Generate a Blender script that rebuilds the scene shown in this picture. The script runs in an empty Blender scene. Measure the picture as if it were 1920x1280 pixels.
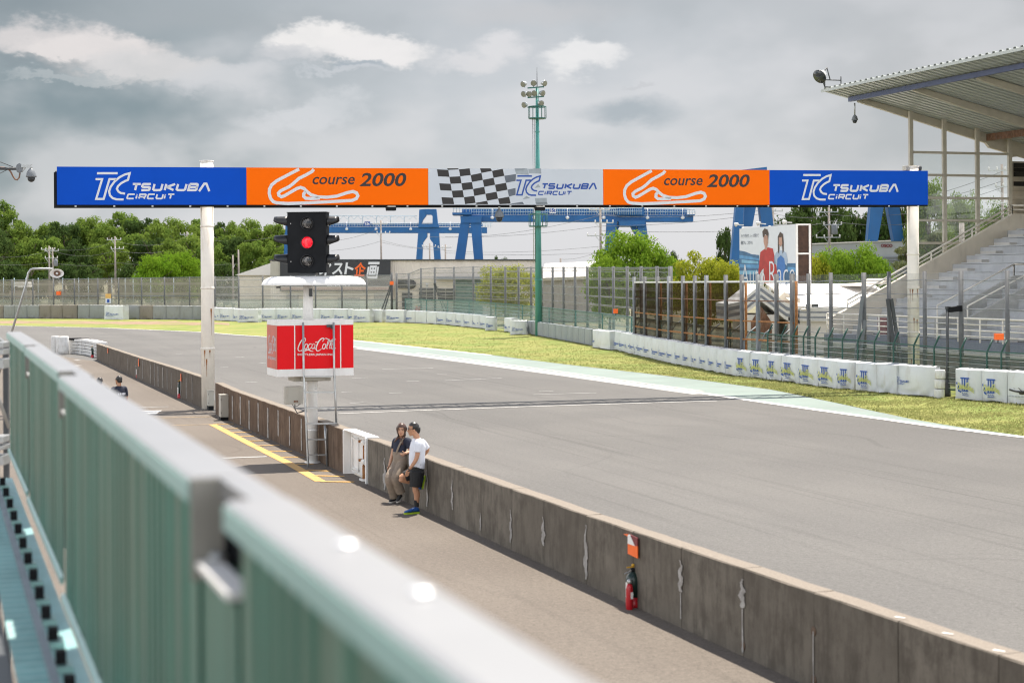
import bpy, bmesh, math, random
from mathutils import Vector, Matrix, noise
R = math.radians
random.seed(7)
scene = bpy.context.scene
COL = scene.collection

# ------------------------------------------------------------------ camera
F, CX, YH, HC = 3200.0, 960.0, 520.0, 4.4        # focal length in photo pixels, principal column, horizon row, eye height
ROLL = R(-0.35)
cam_d = bpy.data.cameras.new('camera')
cam = bpy.data.objects.new('camera', cam_d)
COL.objects.link(cam)
CM = Matrix.Rotation(R(90), 4, 'X') @ Matrix.Rotation(ROLL, 4, 'Z')
cam.matrix_world = Matrix.Translation((0, 0, HC)) @ CM
cam_d.sensor_width = 36
cam_d.lens = F / 1920 * 36
cam_d.shift_y = -(640 - YH) / 1920
cam_d.clip_start = 0.05
cam_d.clip_end = 6000
cam_d.dof.use_dof = True
cam_d.dof.focus_distance = 58
cam_d.dof.aperture_fstop = 2.1
scene.camera = cam

# ------------------------------------------------------------------ exposure
scene.view_settings.view_transform = 'Standard'
scene.view_settings.look = 'None'
EXPO = 0.85
scene.view_settings.exposure = EXPO
scene.view_settings.gamma = 1.0
scene.cycles.transparent_max_bounces = 24
scene.cycles.max_bounces = 6
scene.cycles.filter_width = 1.15

# ------------------------------------------------------------------ sun
SUN_TO = Vector((-0.166, -0.32, -1.0)).normalized()
sd = bpy.data.lights.new('sun', 'SUN')
sd.energy = 5.0
sd.angle = R(0.5)
sd.color = (1.0, 0.925, 0.82)
sun = bpy.data.objects.new('sun', sd)
COL.objects.link(sun)
sun.rotation_euler = SUN_TO.to_track_quat('-Z', 'Y').to_euler()
sun.location = (20, 30, 60)
SUN_EL = math.asin(-SUN_TO.z)
SUN_AZ = math.atan2(-SUN_TO.x, -SUN_TO.y)


def s2l(r, g, b, a=1):
    f = lambda c: (c / 255 / 12.92) if c <= 10.3 else ((c / 255 + 0.055) / 1.055) ** 2.4
    return (f(r), f(g), f(b), a)


# ------------------------------------------------------------------ sky
world = bpy.data.worlds.new('World')
scene.world = world
world.use_nodes = True
nt = world.node_tree
for n in list(nt.nodes):
    nt.nodes.remove(n)
N, L = nt.nodes.new, nt.links.new


def wmath(op, a, b=None, c=None, clamp=False):
    m = N('ShaderNodeMath')
    m.operation = op
    m.use_clamp = clamp
    for i, v in enumerate((a, b, c)):
        if v is None:
            continue
        if isinstance(v, (int, float)):
            m.inputs[i].default_value = v
        else:
            L(v, m.inputs[i])
    return m.outputs[0]


def wmix(f, a, b):
    m = N('ShaderNodeMix')
    m.data_type = 'RGBA'
    for s, v in ((m.inputs[0], f), (m.inputs[6], a), (m.inputs[7], b)):
        if isinstance(v, (int, float)):
            s.default_value = v
        elif isinstance(v, tuple):
            s.default_value = v
        else:
            L(v, s)
    return m.outputs[2]


def wstep(x, lo, hi):
    m = N('ShaderNodeMapRange')
    m.interpolation_type = 'SMOOTHSTEP'
    L(x, m.inputs[0])
    m.inputs[1].default_value = lo
    m.inputs[2].default_value = hi
    return m.outputs[0]


wo = N('ShaderNodeOutputWorld')
bg = N('ShaderNodeBackground')
bg.inputs[1].default_value = 0.1
L(bg.outputs[0], wo.inputs[0])
sky = N('ShaderNodeTexSky')
sky.sky_type = 'NISHITA'
sky.sun_disc = False
sky.sun_elevation = SUN_EL
sky.sun_rotation = SUN_AZ
tc = N('ShaderNodeTexCoord')
sep = N('ShaderNodeSeparateXYZ')
L(tc.outputs['Generated'], sep.inputs[0])
az = wmath('ARCTAN2', sep.outputs[0], sep.outputs[1])
el = wmath('ARCSINE', sep.outputs[2])
comb = N('ShaderNodeCombineXYZ')
L(az, comb.inputs[0])
L(wmath('MULTIPLY', el, 1.7), comb.inputs[1])


def wnoise(scale, detail=5, rough=0.55, off=0.0, dist=0.0):
    n = N('ShaderNodeTexNoise')
    n.inputs['Scale'].default_value = scale
    n.inputs['Detail'].default_value = detail
    n.inputs['Roughness'].default_value = rough
    n.inputs['Distortion'].default_value = dist
    mp = N('ShaderNodeMapping')
    mp.inputs['Location'].default_value = (off, off * 0.7, off * 1.3)
    L(comb.outputs[0], mp.inputs[0])
    L(mp.outputs[0], n.inputs['Vector'])
    return n.outputs[0]


d1 = wmath('SUBTRACT', wnoise(26, 6, 0.6, 3.1), 0.5)
d2 = wmath('SUBTRACT', wnoise(26, 6, 0.6, 9.7), 0.5)
uu = wmath('MULTIPLY_ADD', d1, 0.058, az)
vv = wmath('MULTIPLY_ADD', d2, 0.040, el)
us = wmath('MULTIPLY_ADD', d1, 0.03, az)
vs = wmath('MULTIPLY_ADD', d2, 0.02, el)
soft = wnoise(9, 4, 0.5, 1.3)
fine = wnoise(48, 6, 0.6, 5.5)
KS = 10.0 / (2 ** EXPO)


def sk(r, g, b):
    c = s2l(r, g, b)
    return (c[0] * KS, c[1] * KS, c[2] * KS, 1)


c_lr = wmix(wstep(us, -0.26, 0.0), sk(140, 152, 157), sk(200, 203, 207))
c_lr = wmix(wstep(us, 0.04, 0.30), c_lr, sk(192, 192, 193))
c_lr = wmix(wmath('MULTIPLY', wstep(soft, 0.46, 0.64), 0.65), c_lr, sk(220, 219, 221))
c_lr = wmix(wmath('MULTIPLY', wstep(soft, 0.48, 0.34), 0.40), c_lr, sk(165, 171, 175))
c_lr = wmix(wmath('MULTIPLY', wstep(vs, 0.105, 0.165), 0.35), c_lr, sk(180, 183, 185))
hz = wmath('MULTIPLY', wstep(vs, 0.075, 0.030), wstep(us, -0.33, -0.16))
c_sky = wmix(wmath('MULTIPLY', hz, 0.9), c_lr, sk(224, 224, 228))
# (px, py, half width, half height, colour, strength, hardness, sharp?)
BLOBS = [
    (190, 215, 330, 70, (122, 139, 146), 0.7, 0.9, 0),
    (40, 20, 240, 60, (120, 132, 137), 0.6, 1.0, 0),
    (1180, 212, 135, 36, (158, 168, 176), 0.75, 0.8, 0),
    (420, 40, 420, 40, (165, 170, 173), 0.5, 1.0, 0),
    (1010, 25, 260, 32, (200, 199, 200), 0.7, 0.9, 0),
    (80, 85, 190, 46, (218, 212, 210), 0.95, 0.6, 1),
    (170, 103, 160, 44, (230, 223, 220), 1.0, 0.55, 1),
    (290, 130, 180, 36, (216, 213, 212), 0.95, 0.6, 1),
    (430, 150, 140, 42, (210, 210, 212), 0.9, 0.7, 1),
    (60, 128, 140, 16, (136, 146, 151), 0.7, 0.7, 1),
    (140, 148, 170, 10, (184, 189, 191), 0.7, 0.6, 1),
    (600, 78, 125, 42, (242, 238, 235), 1.0, 0.5, 1),
    (705, 97, 125, 36, (240, 236, 234), 1.0, 0.55, 1),
    (540, 105, 90, 26, (206, 206, 208), 0.8, 0.6, 1),
    (675, 122, 85, 16, (164, 173, 181), 0.9, 0.7, 1),
    (640, 132, 140, 10, (206, 208, 212), 0.7, 0.7, 1),
    (880, 116, 105, 28, (222, 220, 221), 0.9, 0.7, 1),
    (955, 92, 70, 34, (224, 222, 223), 0.9, 0.7, 1),
    (1095, 108, 80, 42, (236, 234, 233), 1.0, 0.6, 1),
    (560, 222, 140, 30, (212, 213, 216), 0.9, 0.7, 1),
    (640, 196, 62, 40, (208, 210, 213), 0.85, 0.7, 1),
    (1220, 160, 50, 9, (200, 200, 203), 0.7, 0.6, 1),
]
for (px, py, a, b, col, st, hard, sharp) in BLOBS:
    cu, cv = math.atan((px - CX) / F), math.atan((YH - py) / F)
    U, V = (uu, vv) if sharp else (us, vs)
    x = wmath('MULTIPLY', wmath('SUBTRACT', U, cu), F / a)
    y = wmath('MULTIPLY', wmath('SUBTRACT', V, cv), F / b)
    d = wmath('SQRT', wmath('ADD', wmath('MULTIPLY', x, x), wmath('MULTIPLY', y, y)))
    m = wstep(d, 1.0, 1.0 - hard)
    if sharp:
        m = wmath('MULTIPLY', m, wmath('MULTIPLY_ADD', fine, 0.45, 0.72), clamp=True)
    c_sky = wmix(wmath('MULTIPLY', m, st), c_sky, sk(*col))
# above the frame and behind the viewer: unseen sky shaped to light the scene
ring = wmix(wmath('MULTIPLY', wstep(wnoise(2.2, 5, 0.55, 2.0), 0.38, 0.56), 0.92), sky.outputs[0], (17.5, 17.2, 16.8, 1))   # low bright bank added out of view to light upright faces
high = wmix(0.45, sky.outputs[0], (3.0, 3.1, 3.3, 1))            # grey overhead sky, dimmed to deepen the ground shadows
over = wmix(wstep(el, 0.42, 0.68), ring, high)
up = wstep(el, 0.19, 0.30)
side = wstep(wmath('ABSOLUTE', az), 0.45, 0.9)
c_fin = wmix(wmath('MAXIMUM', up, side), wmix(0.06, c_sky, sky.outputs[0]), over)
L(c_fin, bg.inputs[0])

# ------------------------------------------------------------------ geometry helpers
TD = Vector((-0.3277, 0.9448, 0.0))      # along the straight, away from the camera
RD = Vector((0.9448, 0.3277, 0.0))       # across the track, to the grandstand side
UP = Vector((0, 0, 1))
M3 = CM.to_3x3()


def ray(px, py):
    return M3 @ Vector(((px - CX) / F, (YH - py) / F, -1.0))


def G(px, py, z=0.0):
    d = ray(px, py)
    k = (z - HC) / d.z
    return Vector((d.x * k, d.y * k, z))


def At(px, py, Y):
    d = ray(px, py)
    k = Y / d.y
    return Vector((d.x * k, Y, HC + d.z * k))


def onplane(px, py, p0, n):
    d = ray(px, py)
    k = (p0 - Vector((0, 0, HC))).dot(n) / d.dot(n)
    return Vector((0, 0, HC)) + d * k


def W(r, t, z=0.0):
    return RD * r + TD * t + UP * z


def rt(p):
    return p.dot(RD), p.dot(TD)


def proj(p):
    q = M3.transposed() @ (Vector(p) - Vector((0, 0, HC)))
    return CX + F * q.x / -q.z, YH - F * q.y / -q.z


def lerp(a, b, f):
    return a + (b - a) * f


def interp(x, pts):
    if x <= pts[0][0]:
        a, b = pts[0], pts[1]
    elif x >= pts[-1][0]:
        a, b = pts[-2], pts[-1]
    else:
        for a, b in zip(pts, pts[1:]):
            if a[0] <= x <= b[0]:
                break
    return a[1] + (b[1] - a[1]) * (x - a[0]) / (b[0] - a[0])


ROOT = {}


class MB:
    """collects faces and links them as ONE mesh object"""

    def __init__(self):
        self.v, self.f, self.sm = [], [], []

    def add(self, vs, fs, smooth=False):
        o = len(self.v)
        self.v += [Vector(p) for p in vs]
        self.f += [tuple(i + o for i in f) for f in fs]
        self.sm += [smooth] * len(fs)
        return self

    def obox(self, c, ax, ay, az):
        """box from centre and half axis vectors"""
        c, ax, ay, az = Vector(c), Vector(ax), Vector(ay), Vector(az)
        vs = [c + ax * i + ay * j + az * k for i in (-1, 1) for j in (-1, 1) for k in (-1, 1)]
        if ax.cross(ay).dot(az) > 0:
            fs = [(0, 1, 3, 2), (4, 6, 7, 5), (0, 4, 5, 1), (2, 3, 7, 6), (0, 2, 6, 4), (1, 5, 7, 3)]
        else:
            fs = [(2, 3, 1, 0), (5, 7, 6, 4), (1, 5, 4, 0), (6, 7, 3, 2), (4, 6, 2, 0), (3, 7, 5, 1)]
        return self.add(vs, fs)

    def box(self, x0, x1, y0, y1, z0, z1, A=RD, B=TD, O=Vector((0, 0, 0))):
        """box in the frame A, B, up"""
        c = O + A * ((x0 + x1) / 2) + B * ((y0 + y1) / 2) + UP * ((z0 + z1) / 2)
        return self.obox(c, A * ((x1 - x0) / 2), B * ((y1 - y0) / 2), UP * ((z1 - z0) / 2))

    def bar(self, p, q, w, h=None, side=None):
        p, q = Vector(p), Vector(q)
        d = (q - p)
        if d.length < 1e-6:
            return self
        dn = d.normalized()
        s = Vector(side) if side is not None else (UP.cross(dn) if abs(dn.z) < 0.95 else Vector((1, 0, 0)))
        s = (s - dn * s.dot(dn)).normalized()
        u = dn.cross(s)
        return self.obox((p + q) / 2, d / 2, s * (w / 2), u * ((h or w) / 2))

    def tube(self, pts, r, n=8, caps=True, smooth=True):
        pts = [Vector(p) for p in pts]
        m = len(pts)
        rs = r if isinstance(r, (list, tuple)) else [r] * m
        o = len(self.v)
        prev = None
        for i, p in enumerate(pts):
            d = (pts[min(i + 1, m - 1)] - pts[max(i - 1, 0)]).normalized()
            if prev is None:
                a = UP if abs(d.z) < 0.9 else Vector((1, 0, 0))
                s = (a - d * a.dot(d)).normalized()
            else:
                s = (prev - d * prev.dot(d)).normalized()
            prev = s
            t = d.cross(s)
            for k in range(n):
                an = 2 * math.pi * k / n
                self.v.append(p + s * (math.cos(an) * rs[i]) + t * (math.sin(an) * rs[i]))
        for i in range(m - 1):
            for k in range(n):
                a, b = o + i * n + k, o + i * n + (k + 1) % n
                self.f.append((a, b, b + n, a + n))
                self.sm.append(smooth)
        if caps:
            self.f.append(tuple(o + k for k in reversed(range(n))))
            self.f.append(tuple(o + (m - 1) * n + k for k in range(n)))
            self.sm += [False, False]
        return self

    def lathe(self, prof, c, n=20, axis=UP, smooth=True, sx=1.0, sy=1.0):
        """prof: list of (radius, height along the axis)"""
        c = Vector(c)
        ax = Vector(axis).normalized()
        a = Vector((1, 0, 0)) if abs(ax.x) < 0.9 else Vector((0, 1, 0))
        s = (a - ax * a.dot(ax)).normalized()
        t = ax.cross(s)
        o = len(self.v)
        for (r, h) in prof:
            for k in range(n):
                an = 2 * math.pi * k / n
                self.v.append(c + ax * h + s * (math.cos(an) * r * sx) + t * (math.sin(an) * r * sy))
        for i in range(len(prof) - 1):
            for k in range(n):
                p, q = o + i * n + k, o + i * n + (k + 1) % n
                self.f.append((p, q, q + n, p + n))
                self.sm.append(smooth)
        if prof[0][0] > 1e-4:
            self.f.append(tuple(o + k for k in reversed(range(n))))
            self.sm.append(False)
        if prof[-1][0] > 1e-4:
            e = o + (len(prof) - 1) * n
            self.f.append(tuple(e + k for k in range(n)))
            self.sm.append(False)
        return self

    def prism(self, poly, ext):
        """a planar polygon (3D points) pushed along the vector ext"""
        poly = [Vector(p) for p in poly]
        ext = Vector(ext)
        n = len(poly)
        nrm = Vector((0, 0, 0))
        for i in range(n):
            nrm += poly[i].cross(poly[(i + 1) % n])
        if nrm.dot(ext) > 0:
            poly = poly[::-1]
        vs = poly + [p + ext for p in poly]
        fs = [tuple(range(n)), tuple(reversed(range(n, 2 * n)))]
        fs += [(i, i + n, (i + 1) % n + n, (i + 1) % n) for i in range(n)]
        return self.add(vs, fs)

    def ribbon(self, pts, w, f, closed=False):
        """a mitred flat stroke; pts are 2D, f maps 2D to 3D; w a width or one per point"""
        m = len(pts)
        ws = w if isinstance(w, (list, tuple)) else [w] * m
        P = [Vector((p[0], p[1])) for p in pts]
        o = len(self.v)
        for i in range(m):
            a = P[(i - 1) % m] if (closed or i > 0) else None
            b = P[(i + 1) % m] if (closed or i < m - 1) else None
            d1 = (P[i] - a).normalized() if a is not None else None
            d2 = (b - P[i]).normalized() if b is not None else None
            if d1 is None:
                d1 = d2
            if d2 is None:
                d2 = d1
            n1, n2 = Vector((-d1.y, d1.x)), Vector((-d2.y, d2.x))
            n = n1 + n2
            if n.length < 0.2:
                n = n1.copy()
                k = 1
            else:
                n.normalize()
                k = min(1.0 / max(n.dot(n1), 0.35), 2.2)
            q = n * (ws[i] / 2 * k)
            self.v.append(f(P[i].x + q.x, P[i].y + q.y))
            self.v.append(f(P[i].x - q.x, P[i].y - q.y))
        for i in range(m if closed else m - 1):
            a, b = o + 2 * i, o + 2 * ((i + 1) % m)
            self.f.append((a, a + 1, b + 1, b))
            self.sm.append(False)
        return self

    def poly2(self, pts, f):
        o = len(self.v)
        self.v += [f(*p) for p in pts]
        self.f.append(tuple(range(o, o + len(pts))))
        self.sm.append(False)
        return self

    def build(self, name, mat, parent=None, local=False, bevel=0.0, label=None, auto=False):
        me = bpy.data.meshes.new(name)
        off = Vector((0, 0, 0))
        if parent is not None and not local:
            off = ROOT.get(parent, off)
        me.from_pydata([tuple(v - off) for v in self.v], [], self.f)
        me.polygons.foreach_set('use_smooth', self.sm)
        me.validate(verbose=False)
        me.update()
        ob = bpy.data.objects.new(name, me)
        COL.objects.link(ob)
        if mat is not None:
            me.materials.append(mat)
        if parent is not None:
            ob.parent = parent
            ROOT[ob] = off
        if bevel:
            b = ob.modifiers.new('edge', 'BEVEL')
            b.width = bevel
            b.segments = 2
            b.limit_method = 'ANGLE'
            b.angle_limit = R(40)
        if label:
            ob['label'] = label
        return ob


def thing(name, label, cat, loc=(0, 0, 0), rz=0.0, group=None):
    o = bpy.data.objects.new(name, None)
    o.empty_display_size = 0.3
    COL.objects.link(o)
    o.location = loc
    o.rotation_euler = (0, 0, rz)
    o['label'] = label
    o['category'] = cat
    if group:
        o['group'] = group
    ROOT[o] = Vector(loc)
    return o


def tag(o, label, cat, group=None):
    o['label'] = label
    o['category'] = cat
    if group:
        o['group'] = group
    return o


def setting(o, kind='structure'):
    o['kind'] = kind
    return o


def copy_tree(o, parent=None):
    c = o.copy()
    COL.objects.link(c)
    if parent is not None:
        c.parent = parent
    for ch in list(o.children):
        copy_tree(ch, c)
    return c


ORD = ['first', 'second', 'third', 'fourth', 'fifth', 'sixth', 'seventh', 'eighth', 'ninth', 'tenth', 'eleventh', 'twelfth', 'thirteenth',
       'fourteenth', 'fifteenth', 'sixteenth', 'seventeenth', 'eighteenth', 'nineteenth', 'twentieth', 'twenty-first', 'twenty-second',
       'twenty-third', 'twenty-fourth', 'twenty-fifth', 'twenty-sixth', 'twenty-seventh', 'twenty-eighth', 'twenty-ninth', 'thirtieth']


# ------------------------------------------------------------------ materials
class NB:
    """short node builder"""

    def __init__(self, name):
        self.m = bpy.data.materials.new(name)
        self.m.use_nodes = True
        self.t = self.m.node_tree
        self.b = self.t.nodes['Principled BSDF']
        self.out = self.t.nodes['Material Output']
        self.tc = None

    def n(self, typ, **kw):
        x = self.t.nodes.new(typ)
        for k, v in kw.items():
            setattr(x, k, v)
        return x

    def put(self, sock, v):
        if hasattr(v, 'is_output') or isinstance(v, bpy.types.NodeSocket):
            self.t.links.new(v, sock)
        else:
            if isinstance(v, tuple) and len(v) == 3 and sock.type == 'RGBA':
                v = (*v, 1)
            sock.default_value = v

    def coord(self, which='Object', scale=(1, 1, 1), rot=(0, 0, 0)):
        if self.tc is None:
            self.tc = self.n('ShaderNodeTexCoord')
        mp = self.n('ShaderNodeMapping')
        mp.inputs['Scale'].default_value = scale
        mp.inputs['Rotation'].default_value = rot
        self.t.links.new(self.tc.outputs[which], mp.inputs[0])
        return mp.outputs[0]

    def wpos(self, scale=(1, 1, 1), rot=(0, 0, 0)):
        g = self.n('ShaderNodeNewGeometry')
        mp = self.n('ShaderNodeMapping')
        mp.inputs['Scale'].default_value = scale
        mp.inputs['Rotation'].default_value = rot
        self.t.links.new(g.outputs['Position'], mp.inputs[0])
        return mp.outputs[0]

    def noise(self, vec, scale=5, detail=4, rough=0.55, dist=0):
        x = self.n('ShaderNodeTexNoise')
        x.inputs['Scale'].default_value = scale
        x.inputs['Detail'].default_value = detail
        x.inputs['Roughness'].default_value = rough
        x.inputs['Distortion'].default_value = dist
        self.t.links.new(vec, x.inputs['Vector'])
        return x.outputs[0]

    def math(self, op, a, b=0.0, clamp=False):
        x = self.n('ShaderNodeMath', operation=op, use_clamp=clamp)
        self.put(x.inputs[0], a)
        self.put(x.inputs[1], b)
        return x.outputs[0]

    def step(self, x, lo, hi, smooth=True):
        m = self.n('ShaderNodeMapRange')
        m.interpolation_type = 'SMOOTHSTEP' if smooth else 'LINEAR'
        self.put(m.inputs[0], x)
        m.inputs[1].default_value = lo
        m.inputs[2].default_value = hi
        return m.outputs[0]

    def mix(self, f, a, b):
        m = self.n('ShaderNodeMix', data_type='RGBA')
        self.put(m.inputs[0], f)
        self.put(m.inputs[6], a)
        self.put(m.inputs[7], b)
        return m.outputs[2]

    def bump(self, h, strength=0.3, dist=0.02):
        b = self.n('ShaderNodeBump')
        b.inputs['Strength'].default_value = strength
        b.inputs['Distance'].default_value = dist
        self.put(b.inputs['Height'], h)
        self.t.links.new(b.outputs[0], self.b.inputs['Normal'])

    def set(self, **kw):
        for k, v in kw.items():
            self.put(self.b.inputs[k.replace('_', ' ')], v)
        return self.m


def c3(c, k=1.0):
    return tuple(min(1, x * k) for x in c[:3])


def paint(name, col, rough=0.5, metal=0.0, var=0.12, scale=3.0, dirt=None, dirt_amt=0.3, bump=0.0, spec=0.5):
    """a painted or plain surface with uneven tone and a little dirt"""
    b = NB(name)
    v = b.coord()
    n1 = b.noise(v, scale, 5, 0.6)
    c = b.mix(b.step(n1, 0.3, 0.7), c3(col, 1 - var), c3(col, 1 + var))
    if dirt:
        n2 = b.noise(b.coord(scale=(1, 1, 0.25)), scale * 2.3, 6, 0.65)
        c = b.mix(b.math('MULTIPLY', b.step(n2, 0.5, 0.72), dirt_amt), c, dirt)
    b.set(Base_Color=c, Roughness=rough, Metallic=metal)
    b.b.inputs['Specular IOR Level'].default_value = spec
    if bump:
        b.bump(b.noise(v, scale * 12, 3), bump, 0.01)
    return b.m

# ------------------------------------------------------------------ surface materials
def along(b, scale):
    """world position turned so that y runs along the straight"""
    v = b.wpos(rot=(0, 0, R(-19.13)))
    mp = b.n('ShaderNodeMapping')
    mp.inputs['Scale'].default_value = scale
    b.t.links.new(v, mp.inputs[0])
    return mp.outputs[0]


def asphalt(name, col, warm, marks=0.5):
    b = NB(name)
    grit = b.noise(b.wpos(), 30, 2, 0.8)
    grit2 = b.noise(b.wpos(), 11, 5, 0.8)
    big = b.noise(b.wpos(), 0.16, 5, 0.55)
    lane = b.noise(along(b, (0.55, 0.022, 1)), 1.0, 4, 0.55, 0.6)
    skid = b.noise(along(b, (3.2, 0.05, 1)), 1.0, 4, 0.6, 0.8)
    c = b.mix(b.step(big, 0.35, 0.65), c3(col, 0.92), warm)
    c = b.mix(b.math('MULTIPLY', b.step(lane, 0.42, 0.66), 0.35 * marks), c, c3(col, 0.72))
    c = b.mix(b.math('MULTIPLY', b.step(skid, 0.54, 0.72), 0.55 * marks), c, c3(col, 0.5))
    wob = b.noise(b.wpos(), 0.05, 2, 0.5)
    v2 = b.n('ShaderNodeVectorMath', operation='ADD')
    b.t.links.new(b.wpos(rot=(0, 0, R(-31))), v2.inputs[0])
    cb2 = b.n('ShaderNodeCombineXYZ')
    b.put(cb2.inputs[0], b.math('MULTIPLY', wob, 26.0))
    b.t.links.new(cb2.outputs[0], v2.inputs[1])
    mp2 = b.n('ShaderNodeMapping')
    mp2.inputs['Scale'].default_value = (2.4, 0.035, 1)
    b.t.links.new(v2.outputs[0], mp2.inputs[0])
    arc = b.noise(mp2.outputs[0], 1.0, 3, 0.6)
    c = b.mix(b.math('MULTIPLY', b.step(arc, 0.60, 0.72), 0.5 * marks), c, c3(col, 0.5))
    seam = b.noise(along(b, (0.12, 0.006, 1)), 1.0, 2, 0.5)
    c = b.mix(b.math('MULTIPLY', b.step(seam, 0.48, 0.53), 0.22 * marks), c, c3(col, 1.3))
    c = b.mix(b.math('MULTIPLY', b.step(grit2, 0.5, 0.68), 0.5), c, c3(col, 1.5))
    c = b.mix(b.math('MULTIPLY', b.step(grit2, 0.48, 0.34), 0.5), c, c3(col, 0.55))
    c = b.mix(b.math('MULTIPLY', b.step(grit, 0.52, 0.72), 0.55), c, c3(col, 1.55))
    c = b.mix(b.math('MULTIPLY', b.step(grit, 0.46, 0.30), 0.55), c, c3(col, 0.42))
    b.set(Base_Color=c, Roughness=0.85)
    b.b.inputs['Specular IOR Level'].default_value = 0.25
    b.bump(grit, 0.5, 0.01)
    return b.m


M = {}
M['track'] = asphalt('track_asphalt', (0.114, 0.110, 0.105), (0.126, 0.121, 0.114), 0.9)
M['pit'] = asphalt('pit_asphalt', (0.132, 0.112, 0.094), (0.146, 0.125, 0.105), 0.6)


def grass_mat():
    b = NB('mown_grass')
    v = b.wpos()
    n1 = b.noise(v, 0.28, 6, 0.6)
    n2 = b.noise(v, 1.6, 5, 0.65)
    n3 = b.noise(v, 18, 4, 0.7)
    c = b.mix(b.step(n1, 0.40, 0.62), (0.240, 0.240, 0.080), (0.160, 0.210, 0.055))
    c = b.mix(b.math('MULTIPLY', b.step(n2, 0.52, 0.68), 0.6), c, (0.295, 0.258, 0.125))
    c = b.mix(b.math('MULTIPLY', b.step(n2, 0.44, 0.32), 0.55), c, (0.115, 0.170, 0.038))
    c = b.mix(b.math('MULTIPLY', b.step(n3, 0.5, 0.75), 0.4), c, (0.32, 0.30, 0.13))
    b.set(Base_Color=c, Roughness=0.95)
    b.b.inputs['Specular IOR Level'].default_value = 0.1
    b.bump(n3, 0.8, 0.05)
    return b.m


M['grass'] = grass_mat()


def soil_mat():
    b = NB('bare_soil')
    v = b.wpos()
    n2 = b.noise(v, 1.1, 6, 0.65)
    n3 = b.noise(v, 0.25, 5, 0.6)
    c = b.mix(b.step(n2, 0.4, 0.65), (0.205, 0.130, 0.078), (0.275, 0.190, 0.120))
    c = b.mix(b.step(n3, 0.52, 0.62), c, (0.17, 0.17, 0.04))
    b.set(Base_Color=c, Roughness=0.95)
    return b.m


M['soil'] = soil_mat()
M['ground'] = paint('dry_ground', (0.15, 0.14, 0.075), 0.95, var=0.3, scale=0.08, dirt=(0.2, 0.16, 0.1), dirt_amt=0.6)
M['mint'] = paint('mint_runoff_paint', (0.180, 0.228, 0.206), 0.8, var=0.10, scale=0.35, dirt=(0.20, 0.21, 0.20), dirt_amt=0.6)


def worn_line(name, col, wear=0.5, base=(0.115, 0.11, 0.108)):
    b = NB(name)
    n = b.noise(b.wpos(), 3.0, 6, 0.7)
    n2 = b.noise(b.wpos(), 30, 4, 0.7)
    k = b.math('MULTIPLY', b.math('MAXIMUM', b.step(n, 0.5, 0.7), b.step(n2, 0.58, 0.7)), wear)
    b.set(Base_Color=b.mix(k, col, base), Roughness=0.75)
    return b.m


M['white_line'] = worn_line('worn_white_line', (0.52, 0.51, 0.49), 0.6)
M['white_faint'] = worn_line('faded_white_line', (0.34, 0.335, 0.325), 0.9)
M['yellow_line'] = worn_line('worn_yellow_line', (0.50, 0.29, 0.085), 0.6, (0.15, 0.12, 0.09))
M['yellow_faint'] = worn_line('faded_yellow_line', (0.45, 0.32, 0.16), 0.8, (0.15, 0.13, 0.11))


def concrete_wall_mat(name, col, dark, top_light=True):
    b = NB(name)
    v = b.wpos(scale=(1, 1, 1))
    streak = b.math('ADD', b.math('MULTIPLY', b.noise(b.wpos(scale=(1, 1, 0.22)), 6, 6, 0.7), .5), b.math('MULTIPLY', b.noise(v, 2.6, 6, 0.65), .5))
    fine_ = b.noise(v, 34, 5, 0.7)
    big = b.noise(v, 0.9, 5, 0.6)
    oi = b.n('ShaderNodeObjectInfo')
    c = b.mix(b.step(streak, 0.38, 0.60), dark, col)
    c = b.mix(b.math('MULTIPLY', b.step(big, 0.4, 0.62), 0.55), c, c3(dark, 1.25))
    c = b.mix(b.math('MULTIPLY', b.step(fine_, 0.56, 0.74), 0.4), c, c3(dark, 0.55))
    c = b.mix(b.math('MULTIPLY', oi.outputs['Random'], 0.35), c, c3(dark, 0.8))
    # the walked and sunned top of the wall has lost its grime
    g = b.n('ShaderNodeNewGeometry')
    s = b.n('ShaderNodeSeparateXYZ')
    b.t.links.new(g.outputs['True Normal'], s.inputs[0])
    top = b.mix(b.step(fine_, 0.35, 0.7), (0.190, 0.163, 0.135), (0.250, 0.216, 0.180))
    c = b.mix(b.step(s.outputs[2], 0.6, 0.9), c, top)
    b.set(Base_Color=c, Roughness=0.92)
    b.b.inputs['Specular IOR Level'].default_value = 0.2
    b.bump(fine_, 0.35, 0.01)
    return b.m


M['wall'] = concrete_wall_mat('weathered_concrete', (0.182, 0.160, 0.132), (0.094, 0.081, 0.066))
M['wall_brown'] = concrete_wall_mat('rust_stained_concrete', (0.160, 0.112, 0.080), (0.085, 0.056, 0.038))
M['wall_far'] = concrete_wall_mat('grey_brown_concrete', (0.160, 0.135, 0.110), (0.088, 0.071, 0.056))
M['plaster'] = paint('white_patch_mortar', (0.30, 0.285, 0.27), 0.9, var=0.25, scale=9, dirt=(0.2, 0.17, 0.14), dirt_amt=0.7)
M['white'] = paint('white_paint', (0.74, 0.73, 0.71), 0.45, var=0.05, scale=2, dirt=(0.5, 0.45, 0.38), dirt_amt=0.25)
M['cream'] = paint('cream_paint', (0.80, 0.75, 0.67), 0.5, var=0.06, scale=1.5, dirt=(0.42, 0.30, 0.18), dirt_amt=0.35)
M['cream_wall'] = paint('cream_render', (0.62, 0.56, 0.47), 0.8, var=0.07, scale=1.0, dirt=(0.36, 0.32, 0.27), dirt_amt=0.35)
M['rust'] = paint('rust', (0.28, 0.115, 0.035), 0.9, var=0.3, scale=8, dirt=(0.45, 0.25, 0.1), dirt_amt=0.5)
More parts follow.
